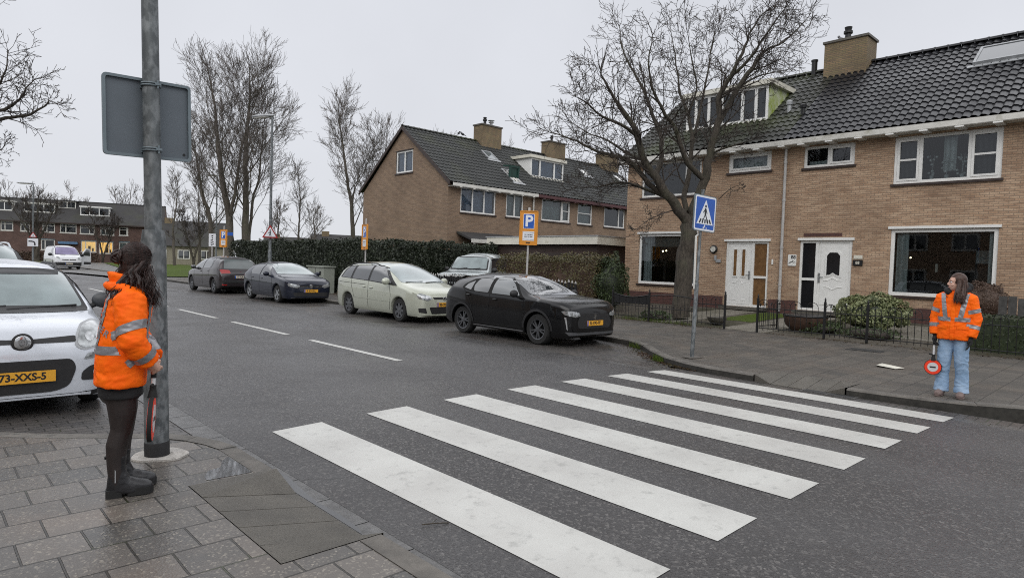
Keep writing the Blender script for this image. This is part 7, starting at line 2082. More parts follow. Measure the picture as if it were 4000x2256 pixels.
# -------- pale green people carrier
green = m_paint('pale_green_paint', (0.47, 0.49, 0.41), 0.25, 0.35)
c = Car(4.505, 1.745,
        top=((0, 0.66), (0.02, 0.73), (0.08, 0.81), (0.3, 0.91), (0.7, 1.02), (0.95, 1.09), (1.3, 1.27), (1.7, 1.46), (2.05, 1.565), (2.6, 1.61), (3.3, 1.60), (4.0, 1.53), (4.22, 1.45), (4.38, 1.10), (4.505, 0.85)),
        belt=((0, 0.58), (0.08, 0.72), (0.3, 0.82), (0.8, 0.90), (1.4, 0.965), (2.5, 1.01), (3.6, 1.06), (4.2, 1.10), (4.4, 0.95), (4.505, 0.72)),
        plan=((0, 0.56), (0.02, 0.68), (0.07, 0.79), (0.18, 0.89), (0.35, 0.955), (0.7, 0.99), (1.4, 1.0), (3.8, 0.995), (4.2, 0.96), (4.4, 0.90), (4.505, 0.78)),
        roofw=((0, 0.5), (0.5, 0.84), (1.0, 0.88), (1.6, 0.80), (2.1, 0.75), (3.3, 0.745), (4.2, 0.70), (4.505, 0.6)), axles=(0.90, 3.65), rw=0.315, zb=((0, 0.22), (0.1, 0.18), (0.6, 0.19), (4.1, 0.21), (4.505, 0.33)), p=6.5)
f = place_car('parked_car', 'pale green people carrier with roof rails parked behind the black hatchback', 'car', 10.56, 13.78, -0.065, -PI/2)
c.shell(None).build('body', green, f, smooth=50)
ends(c, f, 'windscreen', [(-0.74, 1.05), (0.74, 1.05), (0.60, 1.53), (0.3, 1.555), (-0.3, 1.555), (-0.60, 1.53)], 0.006, 'windscreen_pale', r=(0.05, 0.05, 0.05, 0, 0, 0.05))
wiper(c, f, [[(0.05, 1.055), (-0.6, 1.08)], [(0.65, 1.055), (0.1, 1.08)]])
sides(c, f, 'window_surround', [(1.00, 0.955), (2.5, 1.04), (4.12, 1.10), (4.02, 1.33), (3.85, 1.45), (2.2, 1.50), (1.84, 1.44)], 0.004, 'trim', r=0.04)
sides(c, f, 'front_door_window', [(1.27, 1.005), (2.42, 1.055), (2.42, 1.475), (2.18, 1.475), (1.84, 1.395)], 0.008, 'carglass', r=0.03)
sides(c, f, 'rear_door_window', [(2.52, 1.06), (3.40, 1.085), (3.36, 1.45), (2.52, 1.475)], 0.008, 'carglass', r=0.03)
sides(c, f, 'quarter_window', [(3.50, 1.09), (4.02, 1.11), (3.92, 1.33), (3.78, 1.425), (3.48, 1.44)], 0.008, 'carglass', r=0.03)
ends(c, f, 'headlight', [(0.40, 0.665), (0.54, 0.60), (0.76, 0.665), (0.79, 0.765), (0.70, 0.80), (0.48, 0.735)], 0.006, 'headlamp', both=True, step=0.03, r=0.03)
for sx in (0.56, 0.67): ends(c, f, 'lamp_bulb', [(sx+0.045*math.cos(t), 0.695+0.04*math.sin(t)) for t in [2*PI*k/12 for k in range(12)]], 0.010, 'headlamp_in', both=True, step=0.04)
ends(c, f, 'grille', [(-0.34, 0.645), (0.34, 0.645), (0.40, 0.70), (-0.40, 0.70)], 0.006, 'trim', r=0.02)
MB().tube([(c.front(0, 0.66)-0.02, 0.055*math.cos(t), 0.665+0.045*math.sin(t)) for t in [2*PI*k/20 for k in range(21)]], 0.008, 6).tube([(c.front(0, 0.66)-0.022, -0.04, 0.69), (c.front(0, 0.66)-0.024, 0, 0.66), (c.front(0, 0.66)-0.022, 0.04, 0.69)], 0.007, 6).build('badge', M['chrome'], f, smooth=60)
ends(c, f, 'lower_grille', [(-0.42, 0.26), (0.42, 0.26), (0.50, 0.44), (-0.50, 0.44)], 0.006, 'trim', r=0.03)
ends(c, f, 'fog_light_well', [(0.56, 0.28), (0.74, 0.30), (0.76, 0.41), (0.60, 0.42)], 0.006, 'trim', both=True, step=0.03, r=0.02)
ends(c, f, 'front_lip', [(-0.74, 0.185), (0.74, 0.185), (0.75, 0.225), (-0.75, 0.225)], 0.010, green)
number_plate(c, f, '86-XRT-3', 0.505, off=0.02)
seam(c, f, [[(1.36, 0.95), (1.28, 0.7), (1.34, 0.30)], [(2.47, 1.47), (2.47, 0.8), (2.48, 0.30)], [(3.44, 1.44), (3.42, 0.9), (3.25, 0.55)], [(2.6, 0.93), (4.2, 0.97)]])
sides(c, f, 'side_moulding', [(1.30, 0.515), (3.22, 0.535), (3.22, 0.56), (1.30, 0.54)], 0.007, green, step=0.15)
handles(c, f, [(2.30, 0.855), (2.68, 0.87)], green, 0.2)
mirror(c, f, 1.36, 1.00, green, 1.2)
roof_rails(c, f, 2.15, 4.05, 0.60, 'trim', 0.055)
ends(c, f, 'rear_window', [(-0.62, 1.08), (0.62, 1.08), (0.56, 1.42), (-0.56, 1.42)], 0.006, 'carglass', rear=True, r=0.05)
ends(c, f, 'tail_lamp', [(0.62, 0.85), (0.80, 0.85), (0.78, 1.05), (0.66, 1.05)], 0.006, 'tail', rear=True, both=True)
add_wheels(c, f, 0.20, 7, False, 'rim_dark')

# -------- dark blue-grey hatchback
navy = m_paint('dark_blue_grey_paint', (0.012, 0.016, 0.030), 0.3, 0.4, 0.8, 0.02)
c = Car(4.255, 1.79,
        top=((0, 0.66), (0.02, 0.73), (0.08, 0.80), (0.3, 0.88), (0.7, 0.95), (1.05, 1.00), (1.25, 1.08), (1.7, 1.31), (2.0, 1.41), (2.4, 1.455), (3.0, 1.45), (3.6, 1.39), (3.85, 1.30), (4.05, 1.05), (4.18, 0.92), (4.255, 0.72)),
        belt=((0, 0.58), (0.08, 0.71), (0.3, 0.79), (0.8, 0.855), (1.4, 0.90), (2.5, 0.935), (3.5, 0.965), (3.95, 0.98), (4.15, 0.86), (4.255, 0.64)),
        plan=((0, 0.60), (0.02, 0.71), (0.07, 0.81), (0.18, 0.905), (0.35, 0.965), (0.7, 0.995), (1.5, 1.0), (3.4, 1.0), (3.9, 0.965), (4.15, 0.90), (4.255, 0.76)),
        roofw=((0, 0.5), (0.5, 0.86), (1.1, 0.89), (1.7, 0.77), (2.2, 0.72), (3.2, 0.71), (3.9, 0.66), (4.255, 0.55)), axles=(0.87, 3.50), rw=0.316, zb=((0, 0.22), (0.1, 0.17), (0.6, 0.18), (3.9, 0.20), (4.255, 0.31)), p=6)
f = place_car('parked_car', 'dark blue grey hatchback with round badge parked before the street lamp', 'car', 10.62, 21.72, -0.06, -PI/2)
c.shell(None).build('body', navy, f, smooth=50)
ends(c, f, 'windscreen', [(-0.73, 1.02), (0.73, 1.02), (0.59, 1.37), (0.3, 1.395), (-0.3, 1.395), (-0.59, 1.37)], 0.006, 'windscreen_pale', r=(0.05, 0.05, 0.05, 0, 0, 0.05))
sides(c, f, 'front_door_window', [(1.45, 0.94), (2.35, 0.965), (2.35, 1.345), (2.06, 1.335), (1.78, 1.23)], 0.006, 'carglass', r=0.03)
sides(c, f, 'rear_door_window', [(2.43, 0.965), (3.20, 0.985), (3.32, 1.10), (3.16, 1.29), (2.43, 1.345)], 0.006, 'carglass', r=0.03)
ends(c, f, 'headlight', [(0.40, 0.60), (0.52, 0.555), (0.78, 0.61), (0.81, 0.70), (0.72, 0.715), (0.46, 0.665)], 0.006, 'headlamp', both=True, step=0.03, r=0.02)
ends(c, f, 'grille', [(-0.40, 0.60), (0.40, 0.60), (0.42, 0.655), (-0.42, 0.655)], 0.006, 'trim', r=0.01)
ends(c, f, 'chrome_strip', [(0.12, 0.598), (0.38, 0.598), (0.38, 0.612), (0.12, 0.612)], 0.009, 'chrome', both=True)
MB().lathe([(0.0, 0.0), (0.066, 0.0), (0.070, 0.012), (0.0, 0.016)], 24, T(c.front(0, 0.62)-0.004, 0, 0.625) @ RY(-PI/2)).build('badge', M['chrome'], f, smooth=50)
ends(c, f, 'lower_grille', [(-0.62, 0.26), (0.62, 0.26), (0.66, 0.40), (-0.66, 0.40)], 0.006, 'trim', r=0.03)
ends(c, f, 'front_lip', [(-0.70, 0.20), (0.70, 0.20), (0.72, 0.225), (-0.72, 0.225)], 0.010, 'rim_dark')
number_plate(c, f, 'R-514R-44'.replace('R-514R-44', 'R-514-RL'), 0.455, off=0.016)
seam(c, f, [[(1.32, 0.90), (1.28, 0.6), (1.34, 0.30)], [(2.39, 1.34), (2.39, 0.8), (2.42, 0.30)], [(3.30, 1.05), (3.18, 0.85), (3.05, 0.55)]])
handles(c, f, [(2.2, 0.83), (3.05, 0.86)], navy)
mirror(c, f, 1.55, 0.95, navy, 1.1)
ends(c, f, 'rear_window', [(-0.56, 1.0), (0.56, 1.0), (0.50, 1.28), (-0.50, 1.28)], 0.006, 'carglass', rear=True, r=0.05)
ends(c, f, 'tail_lamp', [(0.50, 0.80), (0.80, 0.82), (0.78, 0.94), (0.52, 0.92)], 0.006, 'tail', rear=True, both=True)
add_wheels(c, f, 0.20, 5, False, 'rim')

# -------- dark brown hatchback seen from behind
brown = m_paint('dark_brown_grey_paint', (0.030, 0.025, 0.027), 0.35, 0.35, 1.0, 0.04)
c = Car(4.43, 1.83,
        top=((0, 0.68), (0.02, 0.76), (0.1, 0.85), (0.4, 0.96), (0.8, 1.06), (1.2, 1.26), (1.6, 1.45), (2.0, 1.57), (2.5, 1.61), (3.3, 1.60), (3.95, 1.535), (4.08, 1.46), (4.20, 1.22), (4.30, 1.02), (4.40, 0.90), (4.43, 0.74)),
        belt=((0, 0.60), (0.1, 0.75), (0.5, 0.87), (1.2, 0.96), (2.5, 1.01), (3.6, 1.06), (4.1, 1.08), (4.3, 0.95), (4.43, 0.68)),
        plan=((0, 0.60), (0.02, 0.71), (0.07, 0.81), (0.18, 0.90), (0.35, 0.96), (0.7, 0.99), (1.5, 1.0), (3.6, 1.0), (4.1, 0.97), (4.3, 0.93), (4.40, 0.86), (4.43, 0.78)),
        roofw=((0, 0.5), (0.6, 0.86), (1.3, 0.82), (2.0, 0.74), (3.2, 0.72), (4.0, 0.69), (4.43, 0.65)), axles=(0.87, 3.655), rw=0.33, zb=((0, 0.24), (0.1, 0.2), (4.1, 0.22), (4.43, 0.34)), p=6)
f = place_car('parked_car', 'dark brown people carrier seen from behind with pale number plate', 'car', 10.50, 32.45, -0.06, PI/2)
c.shell(None).build('body', brown, f, smooth=50)
ends(c, f, 'rear_window', [(-0.66, 1.07), (0.66, 1.07), (0.58, 1.46), (-0.58, 1.46)], 0.006, 'windscreen', rear=True, r=0.05)
ends(c, f, 'roof_spoiler', [(-0.60, 1.46), (0.60, 1.46), (0.56, 1.54), (-0.56, 1.54)], 0.012, 'trim', rear=True)
ends(c, f, 'tail_lamp', [(0.42, 0.88), (0.80, 0.86), (0.83, 1.02), (0.72, 1.04), (0.45, 1.01)], 0.008, 'tail', rear=True, both=True, r=0.02)
ends(c, f, 'bumper_slot', [(-0.70, 0.48), (0.70, 0.48), (0.72, 0.56), (-0.72, 0.56)], 0.006, 'trim', rear=True)
ends(c, f, 'chrome_strip', [(-0.74, 0.565), (0.74, 0.565), (0.74, 0.59), (-0.74, 0.59)], 0.009, 'rim_dark', rear=True)
ends(c, f, 'rear_reflector', [(0.58, 0.36), (0.78, 0.37), (0.78, 0.42), (0.58, 0.41)], 0.008, 'tail', rear=True, both=True)
MB().merge(MB().prism([(-0.04, -0.02), (0, 0.035), (0.04, -0.02), (0.025, -0.02), (0, 0.01), (-0.025, -0.02)], 0.01), Matrix(((0, 0, 1, c.front(0, 0.95, True)+0.004), (1, 0, 0, 0), (0, 1, 0, 0.95), (0, 0, 0, 1)))).build('badge', M['chrome'], f)
number_plate(c, f, '37-XJR-4', 0.73, rear=True, colr='plate_w', off=0.012)
sides(c, f, 'front_door_window', [(1.35, 1.0), (2.35, 1.045), (2.35, 1.47), (1.98, 1.46), (1.66, 1.34)], 0.006, 'carglass', r=0.03)
sides(c, f, 'rear_door_window', [(2.44, 1.05), (3.30, 1.085), (3.36, 1.25), (3.22, 1.43), (2.44, 1.47)], 0.006, 'carglass', r=0.04)
sides(c, f, 'window_trim', [(3.34, 1.07), (3.40, 1.08), (3.45, 1.25), (3.27, 1.49), (2.3, 1.525), (2.3, 1.50), (3.24, 1.455), (3.39, 1.25)], 0.007, 'rim')
seam(c, f, [[(1.3, 0.95), (1.3, 0.32)], [(2.4, 1.46), (2.4, 0.32)], [(3.36, 1.05), (3.22, 0.9), (3.15, 0.6)]])
handles(c, f, [(2.2, 0.92), (3.1, 0.96)], brown); mirror(c, f, 1.5, 1.02, brown, 1.1)
ends(c, f, 'windscreen', [(-0.74, 1.08), (0.74, 1.08), (0.60, 1.52), (-0.60, 1.52)], 0.006, 'windscreen', r=0.05)
add_wheels(c, f, 0.205, 5, False, 'rim_dark')
MB().tube([(3.6, 0.0, 1.56), (3.75, 0.0, 1.72)], 0.008, 5).build('aerial', M['trim'], f)

# -------- pale off-roader in the driveway
pale = m_paint('pale_blue_white_paint', (0.42, 0.46, 0.47), 0.1, 0.4)
c = Car(4.55, 1.80,
        top=((0, 0.95), (0.03, 1.03), (0.12, 1.08), (0.7, 1.13), (1.15, 1.17), (1.25, 1.22), (1.65, 1.68), (1.85, 1.81), (2.4, 1.85), (2.6, 1.90), (3.4, 1.93), (4.45, 1.92), (4.55, 1.0)),
        belt=((0, 0.85), (0.1, 1.0), (0.6, 1.06), (1.3, 1.10), (4.4, 1.12), (4.55, 0.9)),
        plan=((0, 0.80), (0.03, 0.88), (0.12, 0.95), (0.4, 0.99), (4.3, 1.0), (4.55, 0.93)),
        roofw=((0, 0.7), (1.1, 0.92), (1.7, 0.82), (4.55, 0.80)), axles=(0.85, 3.40), rw=0.37, zb=((0, 0.42), (4.55, 0.42)), p=9)
f = place_car('parked_car', 'pale blue white off-roader standing in the driveway behind the picket fence', 'car', 15.5, 19.45, 0.11, PI+math.radians(32))
c.shell(None).build('body', pale, f, smooth=50)
ends(c, f, 'windscreen_surround', [(-0.80, 1.20), (0.80, 1.20), (0.70, 1.74), (-0.70, 1.74)], 0.005, 'trim', r=0.05)
ends(c, f, 'windscreen', [(-0.74, 1.25), (0.74, 1.25), (0.66, 1.70), (-0.66, 1.70)], 0.010, 'windscreen_pale', r=0.05)
wiper(c, f, [[(0.0, 1.22), (-0.5, 1.27)], [(0.5, 1.22), (0.05, 1.27)]])
ends(c, f, 'grille', [(-0.56, 0.76), (0.56, 0.76), (0.56, 0.94), (-0.56, 0.94)], 0.006, 'trim')
ends(c, f, 'headlight', [(0.60, 0.76), (0.82, 0.76), (0.82, 0.92), (0.60, 0.92)], 0.008, 'headlamp', both=True, r=0.02)
ends(c, f, 'bumper', [(-0.86, 0.46), (0.86, 0.46), (0.86, 0.66), (-0.86, 0.66)], 0.02, 'trim')
t_ = text_mesh('LAND ROVER', 0.12, 0.001, bold=0.003)
MB().merge(t_, Matrix(((0, 0, -1, c.front(0, 1.0)-0.03), (-1, 0, 0, 0), (0, 1, 0, 1.0), (0, 0, 0, 1)))).build('hood_lettering', M['trim'], f)
number_plate(c, f, '', 0.70, off=0.035, v0=-0.25, w=0.34, h=0.14)
sides(c, f, 'window_surround', [(1.55, 1.14), (4.3, 1.16), (4.3, 1.70), (2.0, 1.70)], 0.004, 'carglass', r=0.05)
seam(c, f, [[(1.5, 1.1), (1.5, 0.5)], [(2.5, 1.7), (2.5, 0.5)]])
mirror(c, f, 1.55, 1.14, 'trim', 1.2); add_wheels(c, f, 0.23, 6)

# -------- white delivery van across the junction, door open
whitep = m_paint('white_van_paint', (0.66, 0.67, 0.69), 0.0, 0.4)
c = Car(4.85, 1.90,
        top=((0, 0.72), (0.03, 0.86), (0.12, 0.98), (0.35, 1.10), (0.60, 1.17), (0.75, 1.25), (1.15, 1.62), (1.45, 1.84), (1.7, 1.92), (2.2, 1.96), (4.7, 1.96), (4.85, 1.9)),
        belt=((0, 0.62), (0.1, 0.88), (0.4, 1.0), (0.9, 1.08), (4.7, 1.10), (4.85, 1.05)),
        plan=((0, 0.66), (0.03, 0.78), (0.12, 0.89), (0.3, 0.96), (0.7, 1.0), (4.7, 1.0), (4.85, 0.97)),
        roofw=((0, 0.6), (0.7, 0.90), (1.3, 0.84), (1.8, 0.82), (4.85, 0.82)), axles=(0.95, 4.05), rw=0.325, zb=((0, 0.26), (4.85, 0.26)), p=9)
f = place_car('delivery_van', 'white delivery van with its driver door swung open before the far terrace', 'van', 9.85, 63.4, 0.03, -PI/2+0.03, 'vans')
c.shell(None).build('body', whitep, f, smooth=50)
ends(c, f, 'windscreen', [(-0.80, 1.22), (0.80, 1.22), (0.68, 1.80), (-0.68, 1.80)], 0.008, mat('violet_tinted_windscreen', (0.22, 0.19, 0.32), 0.15, coat=0.5, var=0.25, vscale=2), r=0.05)
ends(c, f, 'windscreen_edge', [(-0.84, 1.19), (0.84, 1.19), (0.71, 1.83), (-0.71, 1.83)], 0.004, 'trim', r=0.05)
ends(c, f, 'bumper', [(-0.90, 0.30), (0.90, 0.30), (0.90, 0.58), (-0.90, 0.58)], 0.012, 'trim', r=0.04)
ends(c, f, 'grille', [(0.03, 0.735), (0.48, 0.76), (0.50, 0.82), (0.03, 0.80)], 0.008, 'trim', both=True, r=0.02)
ends(c, f, 'headlight', [(0.60, 0.80), (0.84, 0.82), (0.86, 0.98), (0.74, 1.03), (0.62, 0.95)], 0.008, 'headlamp', both=True, r=0.04)
ends(c, f, 'bonnet_vent', [(0.12, 1.13), (0.52, 1.12), (0.50, 1.15), (0.14, 1.155)], 0.008, 'trim')
number_plate(c, f, '', 0.46, off=0.02, colr='plate_w')
sides(c, f, 'door_window', [(1.15, 1.15), (1.95, 1.15), (1.95, 1.72), (1.55, 1.72)], 0.006, 'carglass', r=0.04)
seam(c, f, [[(1.05, 1.1), (1.05, 0.35)], [(2.0, 1.75), (2.0, 0.35)], [(2.1, 0.9), (4.6, 0.9)]])
mirror(c, f, 1.1, 1.12, 'trim', 1.5); add_wheels(c, f, 0.215, 6)
# the open door, hinged at the front edge on the right-hand side seen from ahead
dr_ = MB()
prof = [(0.0, 0.30), (0.95, 0.30), (0.98, 1.05), (0.90, 1.72), (0.52, 1.76), (0.06, 1.15)]
dr_.prism(prof, 0.06, Matrix(((1, 0, 0, 0), (0, 0, 1, 0), (0, 1, 0, 0), (0, 0, 0, 1))))
d_ = dr_.build('open_door', whitep, f)
d_.location = (1.05, -0.99, 0.0); d_.rotation_euler = (0, 0, math.radians(-62))
for y in (-0.004, 0.064): MB().prism([(0.16, 1.16), (0.88, 1.12), (0.83, 1.62), (0.54, 1.66)], 0.004, Matrix(((1, 0, 0, 0), (0, 0, 1, y-0.001), (0, 1, 0, 0), (0, 0, 0, 1)))).build('door_glass', M['carglass'], d_)
MB().box(0.3, 0.95, -0.012, -0.001, 0.42, 0.62).build('door_trim', M['trim'], d_)
# ------------------------------------------------------------------ people (local frame: facing +x, left is +y, ground at z=0)
from mathutils.bvhtree import BVHTree
def ring(cx, cy, a, b, z, n=30, e=2.4, tilt=0.0):
    out = []
    for k in range(n):
        t = 2*PI*k/n; c, s = math.cos(t), math.sin(t)
        x = a*math.copysign(abs(c)**(2/e), c); y = b*math.copysign(abs(s)**(2/e), s)
        out.append(Vector((cx+x, cy+y, z+x*tilt)))
    return out
def displace(me, amp, f, seed=0.0, zf=1.0, wf=None):
    """cloth folds: ridged noise pushed along the normals"""
    ns = [v.normal.copy() for v in me.vertices]
    for v, n in zip(me.vertices, ns):
        p = Vector((v.co.x*f+seed, v.co.y*f, v.co.z*f*zf))
        q = p+noise.noise_vector(p*0.6)*0.8
        k = (1-2*abs(noise.noise(q)))*0.6+noise.noise(q*2.3)*0.4
        v.co += n*(amp*k*(wf(v.co) if wf else 1.0))
    me.update()
def slab(me, name, co1, no1, co2, no2, cond, off, material, par):
    """piece of a garment between two planes, lifted off the cloth: sewn-on reflective tape"""
    bm = bmesh.new(); bm.from_mesh(me)
    for co, no in ((co1, no1), (co2, [-x for x in no2])):
        bmesh.ops.bisect_plane(bm, geom=bm.verts[:]+bm.edges[:]+bm.faces[:], dist=1e-5, plane_co=co, plane_no=no, clear_inner=True)
    bad = [f for f in bm.faces if not cond(f.calc_center_median())]
    bmesh.ops.delete(bm, geom=bad, context='FACES')
    bm.normal_update()
    for v in bm.verts: v.co += v.normal*off
    m2 = bpy.data.meshes.new(name); bm.to_mesh(m2); bm.free()
    return link(name, m2, material, par)
def dist_seg(p, a, b):
    ab = b-a; t = max(0, min(1, (p-a).dot(ab)/ab.length_squared)); return (p-(a+ab*t)).length
def hand_mesh(mb, wrist, d, palm_n, thumb, curl=0.6, s=1.0):
    """palm, four bent fingers and a thumb; d along the hand, palm_n out of the palm, thumb towards the thumb side"""
    d = d.normalized(); palm_n = (palm_n-d*palm_n.dot(d)).normalized(); th = d.cross(palm_n)
    if th.dot(thumb) < 0: th = -th
    mb.tube([wrist, wrist+d*0.03*s, wrist+d*0.055*s, wrist+d*0.085*s], [0.022*s, 0.026*s, 0.028*s, 0.022*s], 10)
    for k in (-1, 0, 1): mb.tube([wrist+d*0.03*s+th*k*0.016*s, wrist+d*0.085*s+th*k*0.02*s], [0.016*s, 0.014*s], 8)
    for i, (off, L) in enumerate(((0.030, 0.068), (0.010, 0.078), (-0.010, 0.072), (-0.029, 0.056))):
        p = wrist+d*0.082*s+th*off*s; dd = d.copy(); pts = [p]
        for j, fr in enumerate((0.42, 0.33, 0.25)):
            a = curl*(0.7+0.5*j)*(1+0.12*i); dd = (d*math.cos(a)+palm_n*math.sin(a)).normalized()
            pts.append(pts[-1]+dd*L*fr*s)
        mb.tube(pts, [0.0092*s, 0.0088*s, 0.008*s, 0.0065*s], 8)
    p = wrist+d*0.03*s+th*0.022*s
    q = p+(d*0.5+th*0.75+palm_n*0.35).normalized()*0.032*s; r = q+(d*0.75+th*0.1+palm_n*0.6).normalized()*0.028*s
    mb.tube([p, q, r], [0.0125*s, 0.0105*s, 0.008*s], 8)
def head_shape(c, yaw):
    """head with brow, nose, mouth, chin and ears, looking along yaw"""
    mb = MB(); R_ = RZ(yaw)
    P = lambda x, y, z: c+R_ @ Vector((x, y, z))
    mb.ball(P(-0.012, 0, 0.020), (0.093, 0.074, 0.094), 20, 14, M=R_)
    mb.ball(P(0.022, 0, -0.035), (0.062, 0.058, 0.075), 18, 12, M=R_)
    mb.ball(P(0.048, 0, -0.082), (0.026, 0.028, 0.022), 12, 8, M=R_)
    mb.tube([P(0.080, 0, 0.015), P(0.098, 0, -0.020), P(0.100, 0, -0.030)], [0.008, 0.011, 0.010], 8)
    for s in (-1, 1):
        mb.ball(P(0.092, 0.010*s, -0.030), (0.009, 0.008, 0.008), 8, 6, M=R_)
        mb.ball(P(-0.005, 0.075*s, -0.015), (0.018, 0.008, 0.030), 10, 8, M=R_)
        mb.ball(P(0.052, 0.036*s, -0.028), (0.025, 0.022, 0.025), 10, 8, M=R_)
        mb.tube([P(0.072, 0.010*s, 0.026), P(0.072, 0.035*s, 0.030), P(0.055, 0.052*s, 0.022)], 0.009, 8)
    mb.ball(P(0.076, 0, -0.055), (0.012, 0.022, 0.007), 10, 6, M=R_)
    mb.ball(P(0.073, 0, -0.066), (0.012, 0.019, 0.007), 10, 6, M=R_)
    return mb, P, R_
def face_parts(par, P, R_, skin_dark):
    for s in (-1, 1):
        e = MB().ball(P(0.070, 0.031*s, 0.006), (0.012, 0.014, 0.009), 10, 8, M=R_).build('eye', M['sign_white'], par, smooth=180)
        MB().ball(P(0.0785, 0.031*s, 0.006), (0.005, 0.0065, 0.0065), 8, 6, M=R_).build('iris', M['sign_black'], e, smooth=180)
        MB().tube([P(0.083, 0.014*s, 0.026), P(0.080, 0.034*s, 0.031), P(0.066, 0.050*s, 0.025)], [0.003, 0.004, 0.002], 6).build('eyebrow', M['hair'], par, smooth=180)
    MB().tube([P(0.079, -0.021, -0.060), P(0.089, 0, -0.060), P(0.079, 0.021, -0.060)], [0.003, 0.0045, 0.003], 6).build('mouth', skin_dark, par, smooth=180)

def m_hair(name, c1, c2):
    t = NT(name); n = t.noise(t.coord('Object', (30, 30, 6)), 3.0, 4)
    t.col(t.mix(t.ramp(n, [(0.35, 0), (0.7, 1)]), c1, c2)); t.rough(0.42); t.b.inputs['Specular IOR Level'].default_value = 0.35
    return t.m
M['hair'] = m_hair('dark_brown_hair', (0.010, 0.005, 0.004), (0.042, 0.020, 0.016))
M['hair2'] = m_hair('brown_hair', (0.030, 0.015, 0.011), (0.085, 0.045, 0.032))
M['skin'] = mat('skin', (0.56, 0.34, 0.26), 0.5, var=0.08, vscale=12)
M['skin_dark'] = mat('lips', (0.40, 0.16, 0.14), 0.5)
def m_hivis():
    t = NT('hi_vis_orange'); n = t.noise(t.coord(), 11.0, 5); f = t.noise(t.coord(), 260.0, 2)
    t.col(t.mix(t.ramp(n, [(0.3, 0), (0.7, 1)]), (0.95, 0.115, 0.002), (1.0, 0.165, 0.003)))
    t.rough(0.65); t.b.inputs['Specular IOR Level'].default_value = 0.2
    t.bump(f, 0.15, 0.001)
    return t.m
M['hivis'] = m_hivis()
def m_tape():
    t = NT('reflective_tape'); n = t.noise(t.coord(), 20.0, 4)
    t.col(t.mix(n, (0.20, 0.20, 0.215), (0.33, 0.33, 0.35))); t.rough(0.35); t.b.inputs['Metallic'].default_value = 0.35
    return t.m
M['tape'] = m_tape()
M['tights'] = mat('black_tights', (0.020, 0.014, 0.013), 0.6, var=0.2, vscale=20)
M['black_cloth'] = mat('black_cloth', (0.008, 0.008, 0.009), 0.85, var=0.2, vscale=20)
M['boot'] = mat('black_leather', (0.013, 0.013, 0.015), 0.38, var=0.25, vscale=25, bump=0.15, bscale=120)
M['lug'] = mat('black_rubber', (0.010, 0.010, 0.010), 0.8)
def m_denim():
    t = NT('light_denim'); p = t.coord(); n = t.noise(p, 5.0, 5, 0.6); f = t.noise(t.coord('Object', (300, 300, 60)), 1.0, 2)
    a = t.mix(t.ramp(n, [(0.35, 0), (0.68, 1)]), (0.15, 0.26, 0.41), (0.32, 0.44, 0.60))
    a = t.mix(t.ramp(f, [(0.4, 0), (0.8, 0.35)]), a, (0.45, 0.55, 0.68))
    t.col(a); t.rough(0.85); return t.m
M['denim'] = m_denim()
M['shoe'] = mat('mauve_suede', (0.17, 0.125, 0.115), 0.9, var=0.2, vscale=30)
M['paddle_red'] = mat('fluorescent_red', (0.80, 0.045, 0.012), 0.45)
M['paddle_white'] = mat('grey_white_disc', (0.55, 0.55, 0.56), 0.4)

def strands(mb, roots, R, r0=0.006):
    for pts, r in roots: mb.tube(pts, r, 5, caps=True)

# ---- person by the post, seen in profile from behind
wp = thing('person', 'dark haired person in orange hi-vis jacket and black boots beside the thick post', 'person', (1.045, 4.625, 0.034), math.radians(-14))
wc = Vector((0.035, 0, 1.462))
HY = math.radians(58)
hm, P, R_ = head_shape(wc, HY)
body = MB().merge(hm)
body.tube([Vector((0.005, 0, 1.26)), Vector((0.02, 0, 1.34)), wc+Vector((-0.01, 0, -0.03))], [0.065, 0.05, 0.052], 14)
body.loft([ring(-0.05, 0, 0.09, 0.14, 0.69), ring(-0.05, 0, 0.10, 0.155, 0.76), ring(-0.045, 0, 0.095, 0.14, 0.86), ring(-0.02, 0, 0.10, 0.155, 1.05), ring(0.0, 0, 0.09, 0.165, 1.20), ring(0.005, 0, 0.06, 0.10, 1.29)])
LS, LE, LW = Vector((0.0, -0.175, 1.225)), Vector((0.015, -0.25, 0.985)), Vector((0.105, -0.185, 0.862))
RS, RE, RW = Vector((0.0, 0.175, 1.225)), Vector((0.025, 0.235, 0.985)), Vector((0.125, 0.04, 0.862))
for a, b, c_ in ((LS, LE, LW), (RS, RE, RW)): body.tube([a, a.lerp(b, 0.5), b, b.lerp(c_, 0.5), c_], [0.05, 0.045, 0.04, 0.036, 0.027], 12)
legs = []
for s, dx in ((-1, -0.005), (1, 0.014)):
    y = 0.078*s
    pts = [Vector((-0.045, y, 0.66)), Vector((-0.035+dx*0.4, y, 0.52)), Vector((-0.038+dx*0.7, y, 0.42)), Vector((-0.06+dx, y, 0.32)), Vector((-0.062+dx, y, 0.20)), Vector((-0.055+dx, y, 0.07))]
    legs.append((pts, [0.082, 0.068, 0.051, 0.052, 0.043, 0.036])); body.tube(pts, legs[-1][1], 14)
    body.tube([pts[-1], pts[-1]+Vector((0.12, 0, -0.02))], [0.035, 0.03], 10)
hand_mesh(body, LW+Vector((0.005, 0.01, -0.006)), Vector((0.5, 0.45, -0.75)), Vector((-0.3, 0.8, 0.1)), Vector((0.6, 0.2, 0.4)), 0.85)
hand_mesh(body, RW+Vector((0.0, -0.01, -0.006)), Vector((0.25, -0.75, -0.6)), Vector((-0.5, -0.5, 0.2)), Vector((0.6, 0.2, 0.4)), 0.85)
link('body', fuse(body, 0.0055, 3), M['skin'], wp); wb = wp.children[0]
face_parts(wp, P, R_, M['skin_dark'])
